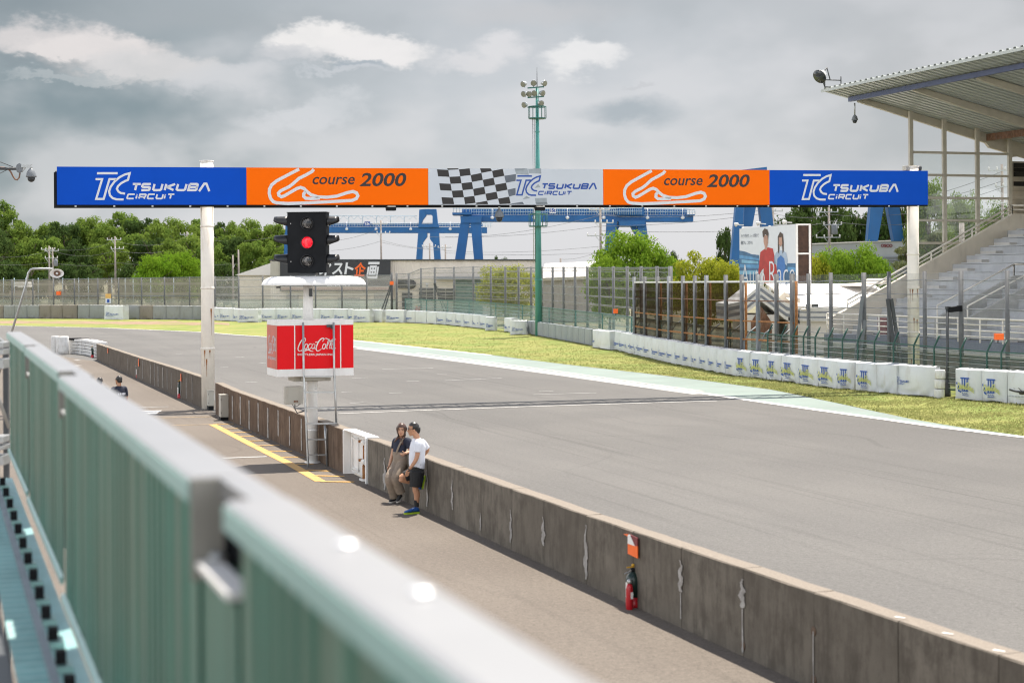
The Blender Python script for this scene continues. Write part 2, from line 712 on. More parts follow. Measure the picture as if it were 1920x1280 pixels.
M['rusty_steel'] = paint('rusty_steel', (0.17, 0.085, 0.05), 0.8, var=0.3, scale=6, dirt=(0.32, 0.28, 0.25), dirt_amt=0.5)
M['black'] = paint('black_paint', (0.012, 0.013, 0.015), 0.4, var=0.2)
M['matt_black'] = paint('matt_black', (0.010, 0.011, 0.013), 0.75, var=0.2, spec=0.2)
M['grey_steel'] = paint('grey_steel', (0.17, 0.185, 0.20), 0.55, metal=0.2, var=0.12, scale=4)
M['post_grey'] = paint('weathered_post', (0.115, 0.12, 0.125), 0.6, metal=0.1, var=0.15, scale=4)
M['dark_steel'] = paint('dark_steel', (0.06, 0.065, 0.07), 0.55, metal=0.2, var=0.15)
M['galv'] = paint('galvanised_steel', (0.42, 0.43, 0.43), 0.38, metal=0.75, var=0.1, scale=8)
M['cabinet'] = paint('beige_cabinet', (0.40, 0.38, 0.33), 0.5, var=0.04, scale=2, dirt=(0.25, 0.2, 0.15), dirt_amt=0.3)
M['sign_white'] = paint('sign_white', (0.66, 0.68, 0.71), 0.5, var=0.02)
M['sign_blue'] = paint('sign_blue', (0.001, 0.072, 0.50), 0.6, var=0.05, scale=0.5, spec=0.12)
M['sign_orange'] = paint('sign_orange', (0.98, 0.155, 0.001), 0.6, var=0.02, scale=0.5, spec=0.08)
M['sign_pale'] = paint('sign_pale_grey', (0.56, 0.60, 0.65), 0.5, var=0.03, scale=0.5)
M['sign_black'] = paint('sign_black', (0.014, 0.012, 0.012), 0.5, var=0.1)
M['flag_grey'] = paint('flag_grey', (0.11, 0.13, 0.16), 0.5)
M['flag_light'] = paint('flag_light_grey', (0.31, 0.35, 0.38), 0.5)
M['logo_blue'] = paint('logo_blue', (0.010, 0.070, 0.34), 0.5, var=0.03)
M['cola_red'] = paint('bright_red_sheet', (0.72, 0.002, 0.008), 0.3, var=0.04, scale=1.0, spec=0.18)
M['cola_faded'] = paint('sun_faded_red_sheet', (0.50, 0.085, 0.05), 0.4, var=0.10, scale=2)
M['red'] = paint('red_enamel', (0.42, 0.008, 0.016), 0.3, var=0.08)
M['bottle_green'] = paint('dark_green_enamel', (0.010, 0.028, 0.022), 0.3, var=0.1)
M['yellow'] = paint('yellow_plastic', (0.55, 0.30, 0.02), 0.4)
M['orange'] = paint('orange_plastic', (0.85, 0.13, 0.008), 0.45, var=0.05)
M['maroon'] = paint('maroon_panel', (0.16, 0.015, 0.02), 0.5)
M['crane_blue'] = paint('crane_blue', (0.007, 0.105, 0.31), 0.55, var=0.10, scale=0.5, dirt=(0.03, 0.11, 0.24), dirt_amt=0.4)
M['crane_light'] = paint('crane_railing', (0.32, 0.42, 0.50), 0.6)
M['teal'] = paint('teal_paint', (0.065, 0.25, 0.23), 0.45, var=0.08, scale=1.0)
M['teal_dark'] = paint('dark_teal_paint', (0.018, 0.11, 0.095), 0.5, var=0.1)
M['green_post'] = paint('dark_green_post', (0.012, 0.065, 0.05), 0.5)
M['stand_wall'] = paint('pale_grey_concrete', (0.52, 0.50, 0.47), 0.85, var=0.08, scale=0.7, dirt=(0.28, 0.27, 0.25), dirt_amt=0.4)
M['stand_seat'] = paint('blue_grey_tier', (0.44, 0.45, 0.465), 0.8, var=0.10, scale=0.8, dirt=(0.22, 0.23, 0.25), dirt_amt=0.4)
M['stand_band'] = paint('slate_blue_band', (0.105, 0.13, 0.185), 0.7, var=0.08)
M['stand_dark'] = paint('basement_wall', (0.19, 0.165, 0.135), 0.9, var=0.12)
M['roof_sheet'] = paint('roof_sheet', (0.42, 0.44, 0.42), 0.5, metal=0.1, var=0.06, scale=0.6)
M['roof_beam'] = paint('roof_beam', (0.47, 0.43, 0.36), 0.6, var=0.06)
M['roof_blue'] = paint('roof_edge_beam', (0.10, 0.12, 0.22), 0.6, var=0.08)
M['grey_stripe'] = paint('grey_stripe', (0.24, 0.26, 0.30), 0.7)
M['white_roof'] = paint('white_roof', (0.70, 0.67, 0.64), 0.7, var=0.05, scale=0.5)
M['shed_beige'] = None
M['wood_pole'] = paint('concrete_pole', (0.25, 0.22, 0.20), 0.85, var=0.15)
M['bark'] = paint('bark', (0.075, 0.058, 0.042), 0.95, var=0.3, scale=6)
M['wire'] = paint('cable', (0.09, 0.095, 0.10), 0.6)
M['tyre_white'] = paint('white_painted_tyre', (0.60, 0.60, 0.59), 0.7, var=0.1, scale=6, dirt=(0.3, 0.22, 0.16), dirt_amt=0.5)
M['panel_green'] = None
M['cap'] = paint('brushed_cap', (0.25, 0.25, 0.255), 0.34, metal=0.45, var=0.04, scale=3)
M['cap_edge'] = paint('pale_teal_edge', (0.25, 0.42, 0.40), 0.4, metal=0.2, var=0.05)
M['glass_dark'] = paint('dark_window', (0.03, 0.035, 0.04), 0.12, var=0.2)


def shed_mat(name, col, pitch, axis='X'):
    """ribbed sheet cladding"""
    b = NB(name)
    v = b.coord()
    w = b.n('ShaderNodeTexWave', bands_direction=axis)
    w.inputs['Scale'].default_value = pitch
    b.t.links.new(v, w.inputs['Vector'])
    n = b.noise(v, 0.5, 5)
    c = b.mix(b.step(n, 0.3, 0.7), c3(col, 0.9), c3(col, 1.08))
    c = b.mix(b.math('MULTIPLY', b.step(w.outputs['Fac'], 0.0, 0.25), 0.0), c, col)
    b.set(Base_Color=c, Roughness=0.6)
    b.bump(w.outputs['Fac'], 0.6, 0.05)
    return b.m


M['shed_beige'] = shed_mat('beige_ribbed_cladding', (0.66, 0.60, 0.54), 1.2)
M['shed_grey'] = shed_mat('grey_ribbed_cladding', (0.33, 0.31, 0.29), 0.8)


def net_mat(name, col, cover, lines=0.0, pitch=1.0, diamond=None):
    """see-through netting: strands cover part of the sheet"""
    b = NB(name)
    t = b.t
    tr = b.n('ShaderNodeBsdfTransparent')
    df = b.n('ShaderNodeBsdfDiffuse')
    df.inputs[0].default_value = (*col, 1)
    tl = b.n('ShaderNodeBsdfTranslucent')
    tl.inputs[0].default_value = (*col, 1)
    ms = b.n('ShaderNodeMixShader')
    ms.inputs[0].default_value = 0.4
    t.links.new(df.outputs[0], ms.inputs[1])
    t.links.new(tl.outputs[0], ms.inputs[2])
    v = b.wpos()
    n = b.noise(v, 0.6, 5, 0.6)
    k = b.math('MULTIPLY', b.step(n, 0.2, 0.8, False), 0.35)
    k = b.math('ADD', k, 0.82)
    fac = b.math('MULTIPLY', k, cover)
    if lines:
        w = b.n('ShaderNodeTexWave', bands_direction='Z')
        w.inputs['Scale'].default_value = pitch
        w.inputs['Distortion'].default_value = 0.4
        t.links.new(v, w.inputs['Vector'])
        fac = b.math('ADD', fac, b.math('MULTIPLY', b.step(w.outputs['Fac'], 0.80, 0.97), lines), True)
    mx = b.n('ShaderNodeMixShader')
    b.put(mx.inputs[0], fac)
    t.links.new(tr.outputs[0], mx.inputs[1])
    t.links.new(ms.outputs[0], mx.inputs[2])
    t.links.new(mx.outputs[0], b.out.inputs[0])
    return b.m


M['net_far'] = net_mat('beige_debris_net', (0.25, 0.235, 0.205), 0.58, 0.18, 0.28)
M['net_grey'] = net_mat('pale_grey_net', (0.42, 0.42, 0.40), 0.34, 0.2, 0.4)
M['net_mid'] = net_mat('grey_catch_net', (0.26, 0.26, 0.24), 0.20, 0.40, 0.55)
M['net_brown'] = net_mat('brown_debris_net', (0.040, 0.027, 0.016), 0.70, 0.12, 0.4)
M['net_clear'] = net_mat('chain_link', (0.34, 0.36, 0.38), 0.17, 0.12, 0.5)
M['net_low'] = net_mat('low_green_mesh', (0.09, 0.14, 0.12), 0.24, 0.35, 1.6)
M['net_teal'] = net_mat('pale_green_mesh', (0.24, 0.33, 0.30), 0.48, 0.2, 1.2)


def glass_mat():
    b = NB('clear_pane')
    tr = b.n('ShaderNodeBsdfTransparent')
    tr.inputs[0].default_value = (0.93, 0.97, 0.96, 1)
    gl = b.n('ShaderNodeBsdfGlossy')
    gl.inputs['Roughness'].default_value = 0.04
    df = b.n('ShaderNodeBsdfDiffuse')
    df.inputs[0].default_value = (0.62, 0.68, 0.68, 1)
    fr = b.n('ShaderNodeFresnel')
    m1 = b.n('ShaderNodeMixShader')
    n = b.noise(b.wpos(), 0.5, 4)
    b.put(m1.inputs[0], b.math('ADD', b.math('MULTIPLY', n, 0.16), 0.06))
    b.t.links.new(tr.outputs[0], m1.inputs[1])
    b.t.links.new(df.outputs[0], m1.inputs[2])
    m2 = b.n('ShaderNodeMixShader')
    b.t.links.new(fr.outputs[0], m2.inputs[0])
    b.t.links.new(m1.outputs[0], m2.inputs[1])
    b.t.links.new(gl.outputs[0], m2.inputs[2])
    b.t.links.new(m2.outputs[0], b.out.inputs[0])
    return b.m


M['pane'] = glass_mat()


def tarp_mat(name, col, dirt, amt):
    b = NB(name)
    v = b.wpos()
    n = b.noise(b.wpos(scale=(1, 1, 0.35)), 3.5, 6, 0.65)
    n2 = b.noise(v, 0.7, 4)
    c = b.mix(b.step(n2, 0.3, 0.7), c3(col, 0.93), c3(col, 1.04))
    c = b.mix(b.math('MULTIPLY', b.step(n, 0.5, 0.74), amt), c, dirt)
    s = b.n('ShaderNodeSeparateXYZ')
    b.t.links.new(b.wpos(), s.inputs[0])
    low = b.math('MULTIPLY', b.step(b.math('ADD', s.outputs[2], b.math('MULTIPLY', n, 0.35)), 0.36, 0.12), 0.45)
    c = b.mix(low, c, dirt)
    b.set(Base_Color=c, Roughness=0.65)
    b.bump(b.noise(v, 5, 4, 0.6), 0.25, 0.04)
    return b.m


M['tarp'] = tarp_mat('white_tarpaulin', (0.60, 0.62, 0.645), (0.42, 0.38, 0.32), 0.35)
M['tarp_grey'] = tarp_mat('weathered_grey_tarpaulin', (0.23, 0.24, 0.245), (0.15, 0.13, 0.11), 0.5)
M['tarp_brown'] = tarp_mat('brown_dirty_tarpaulin', (0.20, 0.175, 0.15), (0.11, 0.085, 0.065), 0.6)
M['mat_grey'] = tarp_mat('grey_rubber_mat', (0.25, 0.275, 0.295), (0.17, 0.16, 0.15), 0.3)


def foliage(name, a, bcol, trans=0.35):
    b = NB(name)
    g = b.n('ShaderNodeNewGeometry')
    n = b.noise(b.wpos(), 0.35, 3)
    oi = b.n('ShaderNodeObjectInfo')
    k = b.math('ADD', b.math('MULTIPLY', g.outputs['Random Per Island'], 0.55), b.math('MULTIPLY', b.step(n, 0.35, 0.65), 0.3))
    k = b.math('ADD', k, b.math('MULTIPLY', oi.outputs['Random'], 0.25), True)
    c = b.mix(k, a, bcol)
    df = b.n('ShaderNodeBsdfDiffuse')
    tl = b.n('ShaderNodeBsdfTranslucent')
    b.put(df.inputs[0], c)
    c2 = b.mix(0.5, c, (c3(bcol, 1.3)))
    b.put(tl.inputs[0], c2)
    ms = b.n('ShaderNodeMixShader')
    ms.inputs[0].default_value = trans
    b.t.links.new(df.outputs[0], ms.inputs[1])
    b.t.links.new(tl.outputs[0], ms.inputs[2])
    b.t.links.new(ms.outputs[0], b.out.inputs[0])
    return b.m


M['leaf_wood'] = foliage('wood_leaves', (0.056, 0.118, 0.022), (0.195, 0.265, 0.050), 0.35)
M['leaf_dark'] = foliage('dark_leaves', (0.024, 0.053, 0.017), (0.080, 0.120, 0.034), 0.3)
M['leaf_bright'] = foliage('bright_leaves', (0.070, 0.167, 0.015), (0.194, 0.292, 0.030), 0.45)
M['leaf_yellow'] = foliage('yellow_green_leaves', (0.163, 0.221, 0.019), (0.346, 0.346, 0.038), 0.45)
M['leaf_bush'] = foliage('bush_leaves', (0.072, 0.180, 0.012), (0.192, 0.300, 0.026), 0.4)
M['leaf_pine'] = foliage('pine_needles', (0.064, 0.099, 0.042), (0.200, 0.208, 0.096), 0.25)
M['tuft'] = foliage('grass_blades', (0.165, 0.210, 0.058), (0.300, 0.290, 0.125), 0.5)

# ------------------------------------------------------------------ ground, track, pit lane
mb = MB()
mb.add([(-1500, -300, -0.06), (1500, -300, -0.06), (1500, 3000, -0.06), (-1500, 3000, -0.06)], [(0, 1, 2, 3)])
setting(mb.build('ground', M['ground']))

EDGE = [(-260, 606), (0, 610), (200, 614.5), (377, 622), (440, 627), (500, 631), (663, 637.5), (752, 647), (920, 665), (1036, 680), (1140, 692),
        (1240, 703), (1343, 716), (1440, 729), (1488, 738), (1601, 762), (1711, 786), (1797, 800), (1920, 817)]
edge = [G(*p) for p in EDGE]
r_end, t_end = rt(edge[-1])
edge_tail = [W(r_end + 1.0, t_end - 12), W(r_end + 1.6, t_end - 60), W(r_end + 1.6, -30)]
mb = MB()
poly = edge + edge_tail + [W(-60, -30), W(-60, 60), G(-500, 640)]
mb.add(poly, [tuple(reversed(range(len(poly))))])
setting(mb.build('track', M['track']))

# verge: from the track edge out to behind the barriers
BB = [(-260, 596), (0, 597), (195, 598), (377, 600), (446, 603), (560, 603), (715, 604), (756, 605), (835, 609), (910, 617), (960, 624), (994, 627),
      (1107, 648), (1141, 654), (1195, 667), (1249, 680.5), (1310, 692), (1378, 706), (1435, 712), (1480, 717.5), (1562, 730), (1600, 732),
      (1680, 740), (1750, 746), (1789, 749), (1890, 757), (2000, 768)]


def bbase(x):
    return interp(x, BB)


def behind(px, off):
    """ground point off metres behind the barrier front, on the sight line of column px"""
    p = G(px, bbase(px))
    d = Vector((p.x, p.y, 0)).normalized()
    return p + d * off


mb = MB()
back = [behind(x, 9.0) for x in (2000, 1890, 1750, 1600, 1480, 1378, 1249, 1141, 994, 835, 715, 560, 377, 195, 0, -260)]
poly = [p + UP * 0.008 for p in edge + edge_tail[:1] + back]
mb.add(poly, [tuple(range(len(poly)))])
g = mb.build('grass_verge', M['grass'])
setting(g)

mb = MB()
rnd = random.Random(3)
up_, lo_ = [], []
for i in range(41):
    x = -250 + i * 17
    up_.append(G(x, 601.5 + 0.0035 * x + rnd.uniform(-1.0, 1.0) + (2.0 if x > 340 else 0)) + UP * 0.016)
    lo_.append(G(x, 606.0 + 0.011 * x + rnd.uniform(-1.2, 0.8) - (1.5 if x > 380 else 0)) + UP * 0.016)
for i in range(40):
    mb.add([up_[i], lo_[i], lo_[i + 1], up_[i + 1]], [(0, 1, 2, 3)])
setting(mb.build('dirt_path', M['soil']))

# mint run-off strip with its white edge line
ML = [(560, 634.5), (671, 650), (780, 663.5), (900, 679), (1057, 700), (1200, 720), (1317, 736), (1440, 754), (1560, 771), (1640, 782), (1760, 799), (1850, 810), (1905, 816.5)]
lo_ = [G(*p) + UP * 0.005 for p in ML]
hi_ = [G(p[0] + 6, min(interp(p[0] + 6, EDGE) + 0.4, p[1] - 0.4)) + UP * 0.005 for p in ML]
mb = MB()
for i in range(len(ML) - 1):
    mb.add([lo_[i], lo_[i + 1], hi_[i + 1], hi_[i]], [(0, 1, 2, 3)])
setting(mb.build('runoff_strip', M['mint']))


def ground_line(name, pts, w, mat, z=0.010, kind='structure'):
    """a painted line of real width w (metres) along ground points"""
    m = MB()
    P2 = [(p.x, p.y) for p in pts]
    m.ribbon(P2, w, lambda x, y: Vector((x, y, z)))
    for i, f in enumerate(m.f):
        a, b, c = (m.v[k] for k in f[:3])
        if (b - a).cross(c - a).z < 0:
            m.f[i] = tuple(reversed(f))
    return setting(m.build(name, mat), kind)


ground_line('edge_line', [G(x, y + 1.2) for x, y in ML] + [G(1980, 826)], 0.42, M['white_line'])
ground_line('dusty_band', [G(x, y + 2.6) for x, y in ML[1:7]], 0.9, M['white_faint'], 0.007)
ground_line('dusty_band', [G(x, y - 2.6) for x, y in ML[2:7]], 0.3, M['white_faint'], 0.009)
ground_line('edge_line', [p + Vector((0, -0.5, 0)) for p in edge[:9]], 0.35, M['white_line'])
ground_line('finish_line', [G(634, 775.5), G(760, 770.5), G(1000, 762), G(1344, 751.5)], 0.13, M['white_line'])
for (a, b) in (((716, 692), (812, 690)), ((834, 713.5), (941, 709)), ((1000, 740), (1118, 736.5)), ((660, 709), (690, 708)), ((820, 702), (838, 702.2)),
               ((762, 715), (786, 714.6)), ((730, 737), (754, 736.2)), ((1010, 734), (1038, 733.6)), ((656, 756), (682, 754.6)), ((640, 735.2), (660, 734.4)),
               ((440, 670), (458, 669)), ((414, 689), (428, 688.4)), ((460, 717), (482, 716)), ((330, 664), (344, 663.4)), ((486, 681), (502, 680))):
    ground_line('grid_mark', [G(*a), G(*b)], 0.14, M['white_faint'])

# pit lane
mb = MB()
poly = [W(9.2, -20, 0.003), W(9.2, 93, 0.003), W(6, 112, 0.003), W(-2, 122, 0.003), W(-12, 116, 0.003), W(-12, -20, 0.003)]
mb.add(poly, [tuple(range(6))])
setting(mb.build('pit_lane', M['pit']))

# yellow box with hatching beside the wall
ground_line('yellow_marking', [G(399, 796), G(470, 833), G(540, 868), G(601, 902.5)], 0.24, M['yellow_line'])
for (x0, y0, x1, y1) in ((399, 795.5, 438, 795), (418, 804.5, 456, 803), (434, 811, 472, 810.5), (450, 818.5, 488, 817.5), (466, 827, 506, 826), (482, 836, 524, 835),
                         (502, 846, 548, 846), (526, 857.5, 571, 857), (556, 871, 588, 870), (574, 881.5, 620, 883.5), (590, 892, 645, 893.5), (601, 903, 664, 904)):
    ground_line('hatch_bar', [G(x0, y0), G(x1, y1)], 0.13 if y0 < 860 else 0.15, M['yellow_line'], 0.014)
ground_line('yellow_marking', [G(300, 783.5), G(404, 781)], 0.08, M['yellow_faint'])
ground_line('yellow_marking', [G(320, 797.5), G(399, 795.6)], 0.07, M['yellow_faint'])
ground_line('white_marking', [G(418, 859), G(500, 856)], 0.2, M['white_faint'])
ground_line('white_marking', [G(250, 764), G(316, 762.5)], 0.14, M['white_faint'])
mb = MB()
mb.add([G(262, 776) + UP * .01, G(292, 776.5) + UP * .01, G(304, 769.5) + UP * .01, G(262, 770.5) + UP * .01], [(0, 1, 2, 3)])
setting(mb.build('white_marking', M['white_line']))
ground_line('white_marking', [G(141, 675.5), G(150, 674.5)], 0.3, M['white_faint'])
ground_line('white_marking', [G(140, 686), G(150, 685)], 0.3, M['white_line'])

# ------------------------------------------------------------------ lettering
_tx = {}


def text_mesh(s, bold=0.0):
    """outline mesh of a word in the built-in font, as 2D points and faces, scaled to unit cap height with its left edge at 0"""
    key = (s, bold)
    if key not in _tx:
        cu = bpy.data.curves.new('word', 'FONT')
        cu.body = s
        cu.size = 1
        cu.resolution_u = 3
        cu.fill_mode = 'FRONT'
        cu.offset = bold
        ob = bpy.data.objects.new('word', cu)
        COL.objects.link(ob)
        bpy.context.view_layer.update()
        dg = bpy.context.evaluated_depsgraph_get()
        me = bpy.data.meshes.new_from_object(ob.evaluated_get(dg))
        vs = [(v.co.x, v.co.y) for v in me.vertices]
        fs = [tuple(p.vertices) for p in me.polygons]
        bpy.data.objects.remove(ob)
        bpy.data.curves.remove(cu)
        bpy.data.meshes.remove(me)
        if not vs:
            vs, fs = [(0, 0), (1, 0), (1, 1)], []
        x0, x1 = min(v[0] for v in vs), max(v[0] for v in vs)
        y0, y1 = min(v[1] for v in vs), max(v[1] for v in vs)
        vs = [((x - x0) / (x1 - x0), (y - y0) / (y1 - y0)) for x, y in vs]
        _tx[key] = (vs, fs)
    return _tx[key]


def put_text(mb, s, x0, x1, yb, yt, f, shear=0.0, bold=0.0):
    """word s fitted in the box x0..x1, yb (baseline) .. yt; f maps to 3D"""
    vs, fs = text_mesh(s, bold)
    h = yt - yb
    w = (x1 - x0) - abs(shear * h)
    pts = [f(x0 + x * w + shear * abs(h) * y, yb + y * h) for x, y in vs]
    mb.add(pts, fs)


LET = {
    'T': [[(0.02, 0), (1, 0)], [(0.5, 0), (0.5, 1)]],
    'S': [[(1, 0), (0.12, 0), (0, 0.1), (0, 0.4), (0.12, 0.5), (0.88, 0.5), (1, 0.6), (1, 0.9), (0.88, 1), (0, 1)]],
    'U': [[(0, 0), (0, 0.86), (0.14, 1), (0.86, 1), (1, 0.86), (1, 0)]],
    'K': [[(0, 0), (0, 1)], [(1, 0), (0.18, 0.5)], [(0.18, 0.5), (1, 1)]],
    'B': [[(0, 0), (0.88, 0), (1, 0.1), (1, 0.4), (0.88, 0.5), (0.05, 0.5)], [(0.88, 0.5), (1, 0.6), (1, 0.9), (0.88, 1), (0, 1), (0, 0)]],
    'V': [[(0, 1), (0.62, 0), (0.75, 0), (1, 1)]],
    'C': [[(1, 0), (0.12, 0), (0, 0.12), (0, 0.88), (0.12, 1), (1, 1)]],
    'R': [[(0, 1), (0, 0), (0.88, 0), (1, 0.1), (1, 0.45), (0.88, 0.58), (0, 0.58)], [(0.55, 0.58), (1, 1)]],
    'i': [[(0.5, 0.32), (0.5, 1)], [(0.5, 0.0), (0.5, 0.14)]],
}


def letters(mb, spec, yt, h, wv, f, shear=0.27):
    """wide sloping capitals; spec = [(letter, x0, x1)], y downwards"""
    for ch, x0, x1 in spec:
        for st in LET[ch]:
            pts = []
            for (x, y) in st:
                X = x0 + wv / 2 + x * (x1 - x0 - wv)
                Y = yt + wv / 2 + y * (h - wv)
                pts.append((X - shear * (Y - yt), Y))
            mb.ribbon(pts, wv, f)


def circuit_logo(mb, f, ox, oy, sx, sy, detail=True):
    """emblem and two-line name; traced on a 1042 x 254 grid, y downwards"""
    g = lambda x, y: f(ox + (x - 468) * sx / 1042, oy + (y - 158) * sy / 254)
    w = 19
    mb.ribbon([(489, 168), (675, 168)], 20, g)
    mb.ribbon([(476, 221), (535, 221), (482, 399), (549, 399), (601, 221), (664, 221)], w, g)
    mb.ribbon([(742, 351), (705, 347), (682, 333), (668, 308), (678, 284), (706, 258), (742, 238), (768, 228), (783, 168), (738, 180), (690, 205), (645, 245), (612, 290), (598, 330),
               (606, 368), (632, 393), (668, 403), (728, 404)], w, g)
    if detail:
        letters(mb, [('T', 803, 895), ('S', 895, 986), ('U', 1000, 1092), ('K', 1106, 1205), ('U', 1212, 1308), ('B', 1318, 1410)], 255, 75, 20, g)
        mb.ribbon([(1408, 330), (1455, 262), (1474, 262), (1500, 330)], 20, g)
        letters(mb, [('C', 764, 838), ('i', 838, 868), ('R', 872, 940), ('C', 948, 1018), ('U', 1026, 1094), ('i', 1092, 1122), ('T', 1124, 1194)], 350, 53, 14, g)
    else:
        mb.ribbon([(790, 292), (1505, 292)], 62, g)
        mb.ribbon([(755, 376), (1185, 376)], 44, g)


def track_map(mb, g):
    """outline of the course, traced in photo-zoom units"""
    w = 28
    mb.ribbon([(532, 131), (440, 178), (330, 236), (285, 272), (266, 310), (263, 350), (275, 394), (300, 424), (330, 434), (430, 440), (620, 434), (1010, 412), (1047, 396), (1061, 370),
               (1048, 344), (1015, 332), (960, 344), (870, 374), (780, 384), (700, 380), (640, 362), (604, 334), (576, 306), (545, 295), (515, 304), (400, 370), (372, 380),
               (349, 366), (346, 346), (366, 326), (440, 290), (470, 268), (530, 215), (600, 180), (646, 154), (664, 132)], w, g)
    mb.ribbon([(592, 332), (574, 352), (573, 376), (592, 393), (640, 396), (720, 392)], w, g)


def spline2(pts, k=5):
    """Catmull-Rom through 2D points"""
    out = []
    n = len(pts)
    for i in range(n - 1):
        p0, p1, p2, p3 = pts[max(i - 1, 0)], pts[i], pts[i + 1], pts[min(i + 2, n - 1)]
        for j in range(k):
            t = j / k
            out.append(tuple(0.5 * (2 * b + (c - a) * t + (2 * a - 5 * b + 4 * c - d) * t * t + (3 * b - a - 3 * c + d) * t ** 3) for a, b, c, d in zip(p0, p1, p2, p3)))
    out.append(tuple(pts[-1]))
    return out


def script_logo(mb, f, ox, oy, sx, sy):
    """flowing two-word script lettering with a line of small capitals below; traced on 290..576 x 950..1085"""
    g = lambda x, y: f(ox + (x - 290) * sx / 286, oy + (y - 950) * sy / 135)

    def s(pts, w0, w1=None, k=5):
        q = spline2(pts, k)
        n = len(q)
        w1 = w1 or w0
        mb.ribbon(q, [w0 + (w1 - w0) * math.sin(math.pi * i / (n - 1)) for i in range(n)], g)
    s([(338, 992), (350, 976), (352, 962), (342, 958), (322, 975), (306, 1003), (297, 1030), (303, 1046), (318, 1044), (334, 1030)], 2.5, 8)
    s([(366, 998), (355, 997), (346, 1012), (346, 1028), (356, 1032), (366, 1020), (368, 1004), (360, 998), (352, 1004)], 3, 6)
    s([(396, 1002), (392, 996), (380, 1000), (373, 1015), (375, 1030), (386, 1030), (396, 1020)], 3, 6)
    s([(420, 1000), (410, 996), (400, 1010), (399, 1026), (408, 1031), (418, 1018), (423, 1000), (418, 1022), (422, 1032), (432, 1024)], 3, 5.5)
    mb.ribbon([(424, 986), (440, 982)], 6, g)
    s([(474, 982), (484, 970), (486, 960), (474, 958), (452, 976), (436, 1006), (430, 1032), (438, 1046), (456, 1042), (470, 1028)], 2.5, 8.5)
    s([(484, 968), (500, 958), (520, 966), (540, 978), (560, 974), (575, 962)], 2, 7)
    s([(498, 998), (487, 997), (478, 1012), (478, 1028), (488, 1032), (498, 1020), (500, 1004), (492, 998), (484, 1004)], 3, 6)
    s([(504, 1022), (518, 1000), (528, 974), (524, 966), (515, 986), (508, 1012), (508, 1030), (518, 1026)], 2.5, 6)
    s([(526, 1022), (540, 998), (552, 972), (548, 966), (538, 986), (530, 1012), (530, 1030), (540, 1024)], 2.5, 6)
    s([(562, 1000), (552, 996), (543, 1010), (542, 1026), (550, 1031), (560, 1018), (565, 1000), (561, 1022), (565, 1032), (574, 1026)], 3, 5.5)
    s([(316, 1044), (334, 1050), (350, 1044), (372, 1038), (390, 1046), (410, 1050)], 2, 9)
    put_text(mb, 'BOTTLERS JAPAN INC.', 294, 566, 1083, 1064, g, 0, 0.02)


# ------------------------------------------------------------------ pit wall
WB = [(466, 805), (1130, 1109.5)]                 # foot line of the wall in the photo
WT = [(180, 644), (260, 670), (320, 688), (378, 707), (404, 717), (435, 731), (469, 743), (560, 775), (636, 802), (687, 820.5), (736, 837), (1130, 975.5), (1394, 1064.5), (1660, 1154.5), (1920, 1242.5), (2300, 1371)]
WTHK = 0.26


def wall_foot(x):
    return G(x, interp(x, WB))


def wall_z(x):
    p = wall_foot(x)
    q = At(x, interp(x, WT), p.y)
    return q.z


def wall_run(t_name, label, xs, mat, joints_white, group):
    """one run of the wall: a panel between each pair of joints"""
    root = thing('pit_wall', label, 'wall', wall_foot(xs[0]), 0, group)
    for a, b in zip(xs, xs[1:]):
        pa, pb = wall_foot(a), wall_foot(b)
        za, zb = wall_z(a), wall_z(b)
        d = (pb - pa).normalized()
        gap = d * 0.006
        pa, pb = pa + gap, pb - gap
        nb = Vector((-d.y, d.x, 0))
        if nb.x < 0:
            nb = -nb
        mb = MB()
        K = 3
        rows = []
        for i in range(K + 1):
            p = lerp(pa, pb, i / K)
            z = lerp(za, zb, i / K)
            wob = 0.004 * math.sin(a * 0.37 + i * 2.1)
            rows.append([p - UP * 0.05, p + UP * (z - 0.015) + nb * wob, p + nb * 0.015 + UP * z, p + nb * (WTHK - 0.015) + UP * (z + wob), p + nb * WTHK + UP * (z - 0.015), p + nb * WTHK - UP * 0.05])
        for i in range(K):
            for j in range(5):
                mb.add([rows[i][j], rows[i + 1][j], rows[i + 1][j + 1], rows[i][j + 1]], [(0, 3, 2, 1)])
        mb.add(rows[0], [tuple(range(6))])
        mb.add(rows[K], [tuple(reversed(range(6)))])
        mb.build('panel', mat, root)
    rnd = random.Random(len(xs))
    fr = None
    for (x, lo, hi, w, ragged) in joints_white:
        p = wall_foot(x)
        z = wall_z(x)
        q = wall_foot(x + 8)
        d = (q - p).normalized()
        nf = -Vector((-d.y, d.x, 0))
        if nf.x > 0:
            nf = -nf
        mb = MB()
        L_, R_ = [], []
        n = 12 if not ragged else 20
        for i in range(n + 1):
            k = i / n
            h = z * lerp(lo, hi, k)
            taper = 1.0 if not ragged else (0.25 + 0.75 * math.sin(math.pi * min(1, k * 0.75 + 0.22)) ** 2 if k < 0.97 else 0.35)
            j = (rnd.uniform(0.75, 1.2) if not ragged else rnd.uniform(0.8, 1.5)) * taper
            sh = (.22 * math.sin(i * .7 + x) + rnd.uniform(-.10, .10)) * w * (1 if ragged else .2)
            L_.append(p + d * (sh - w / 2 * j) + UP * h + nf * 0.012)
            R_.append(p + d * (sh + w / 2 * j * rnd.uniform(0.85, 1.1)) + UP * h + nf * 0.012)
        for i in range(n):
            mb.add([L_[i], R_[i], R_[i + 1], L_[i + 1]], [(0, 1, 2, 3)])
        mb.build('mortar_patch', M['plaster'], root)
    return root


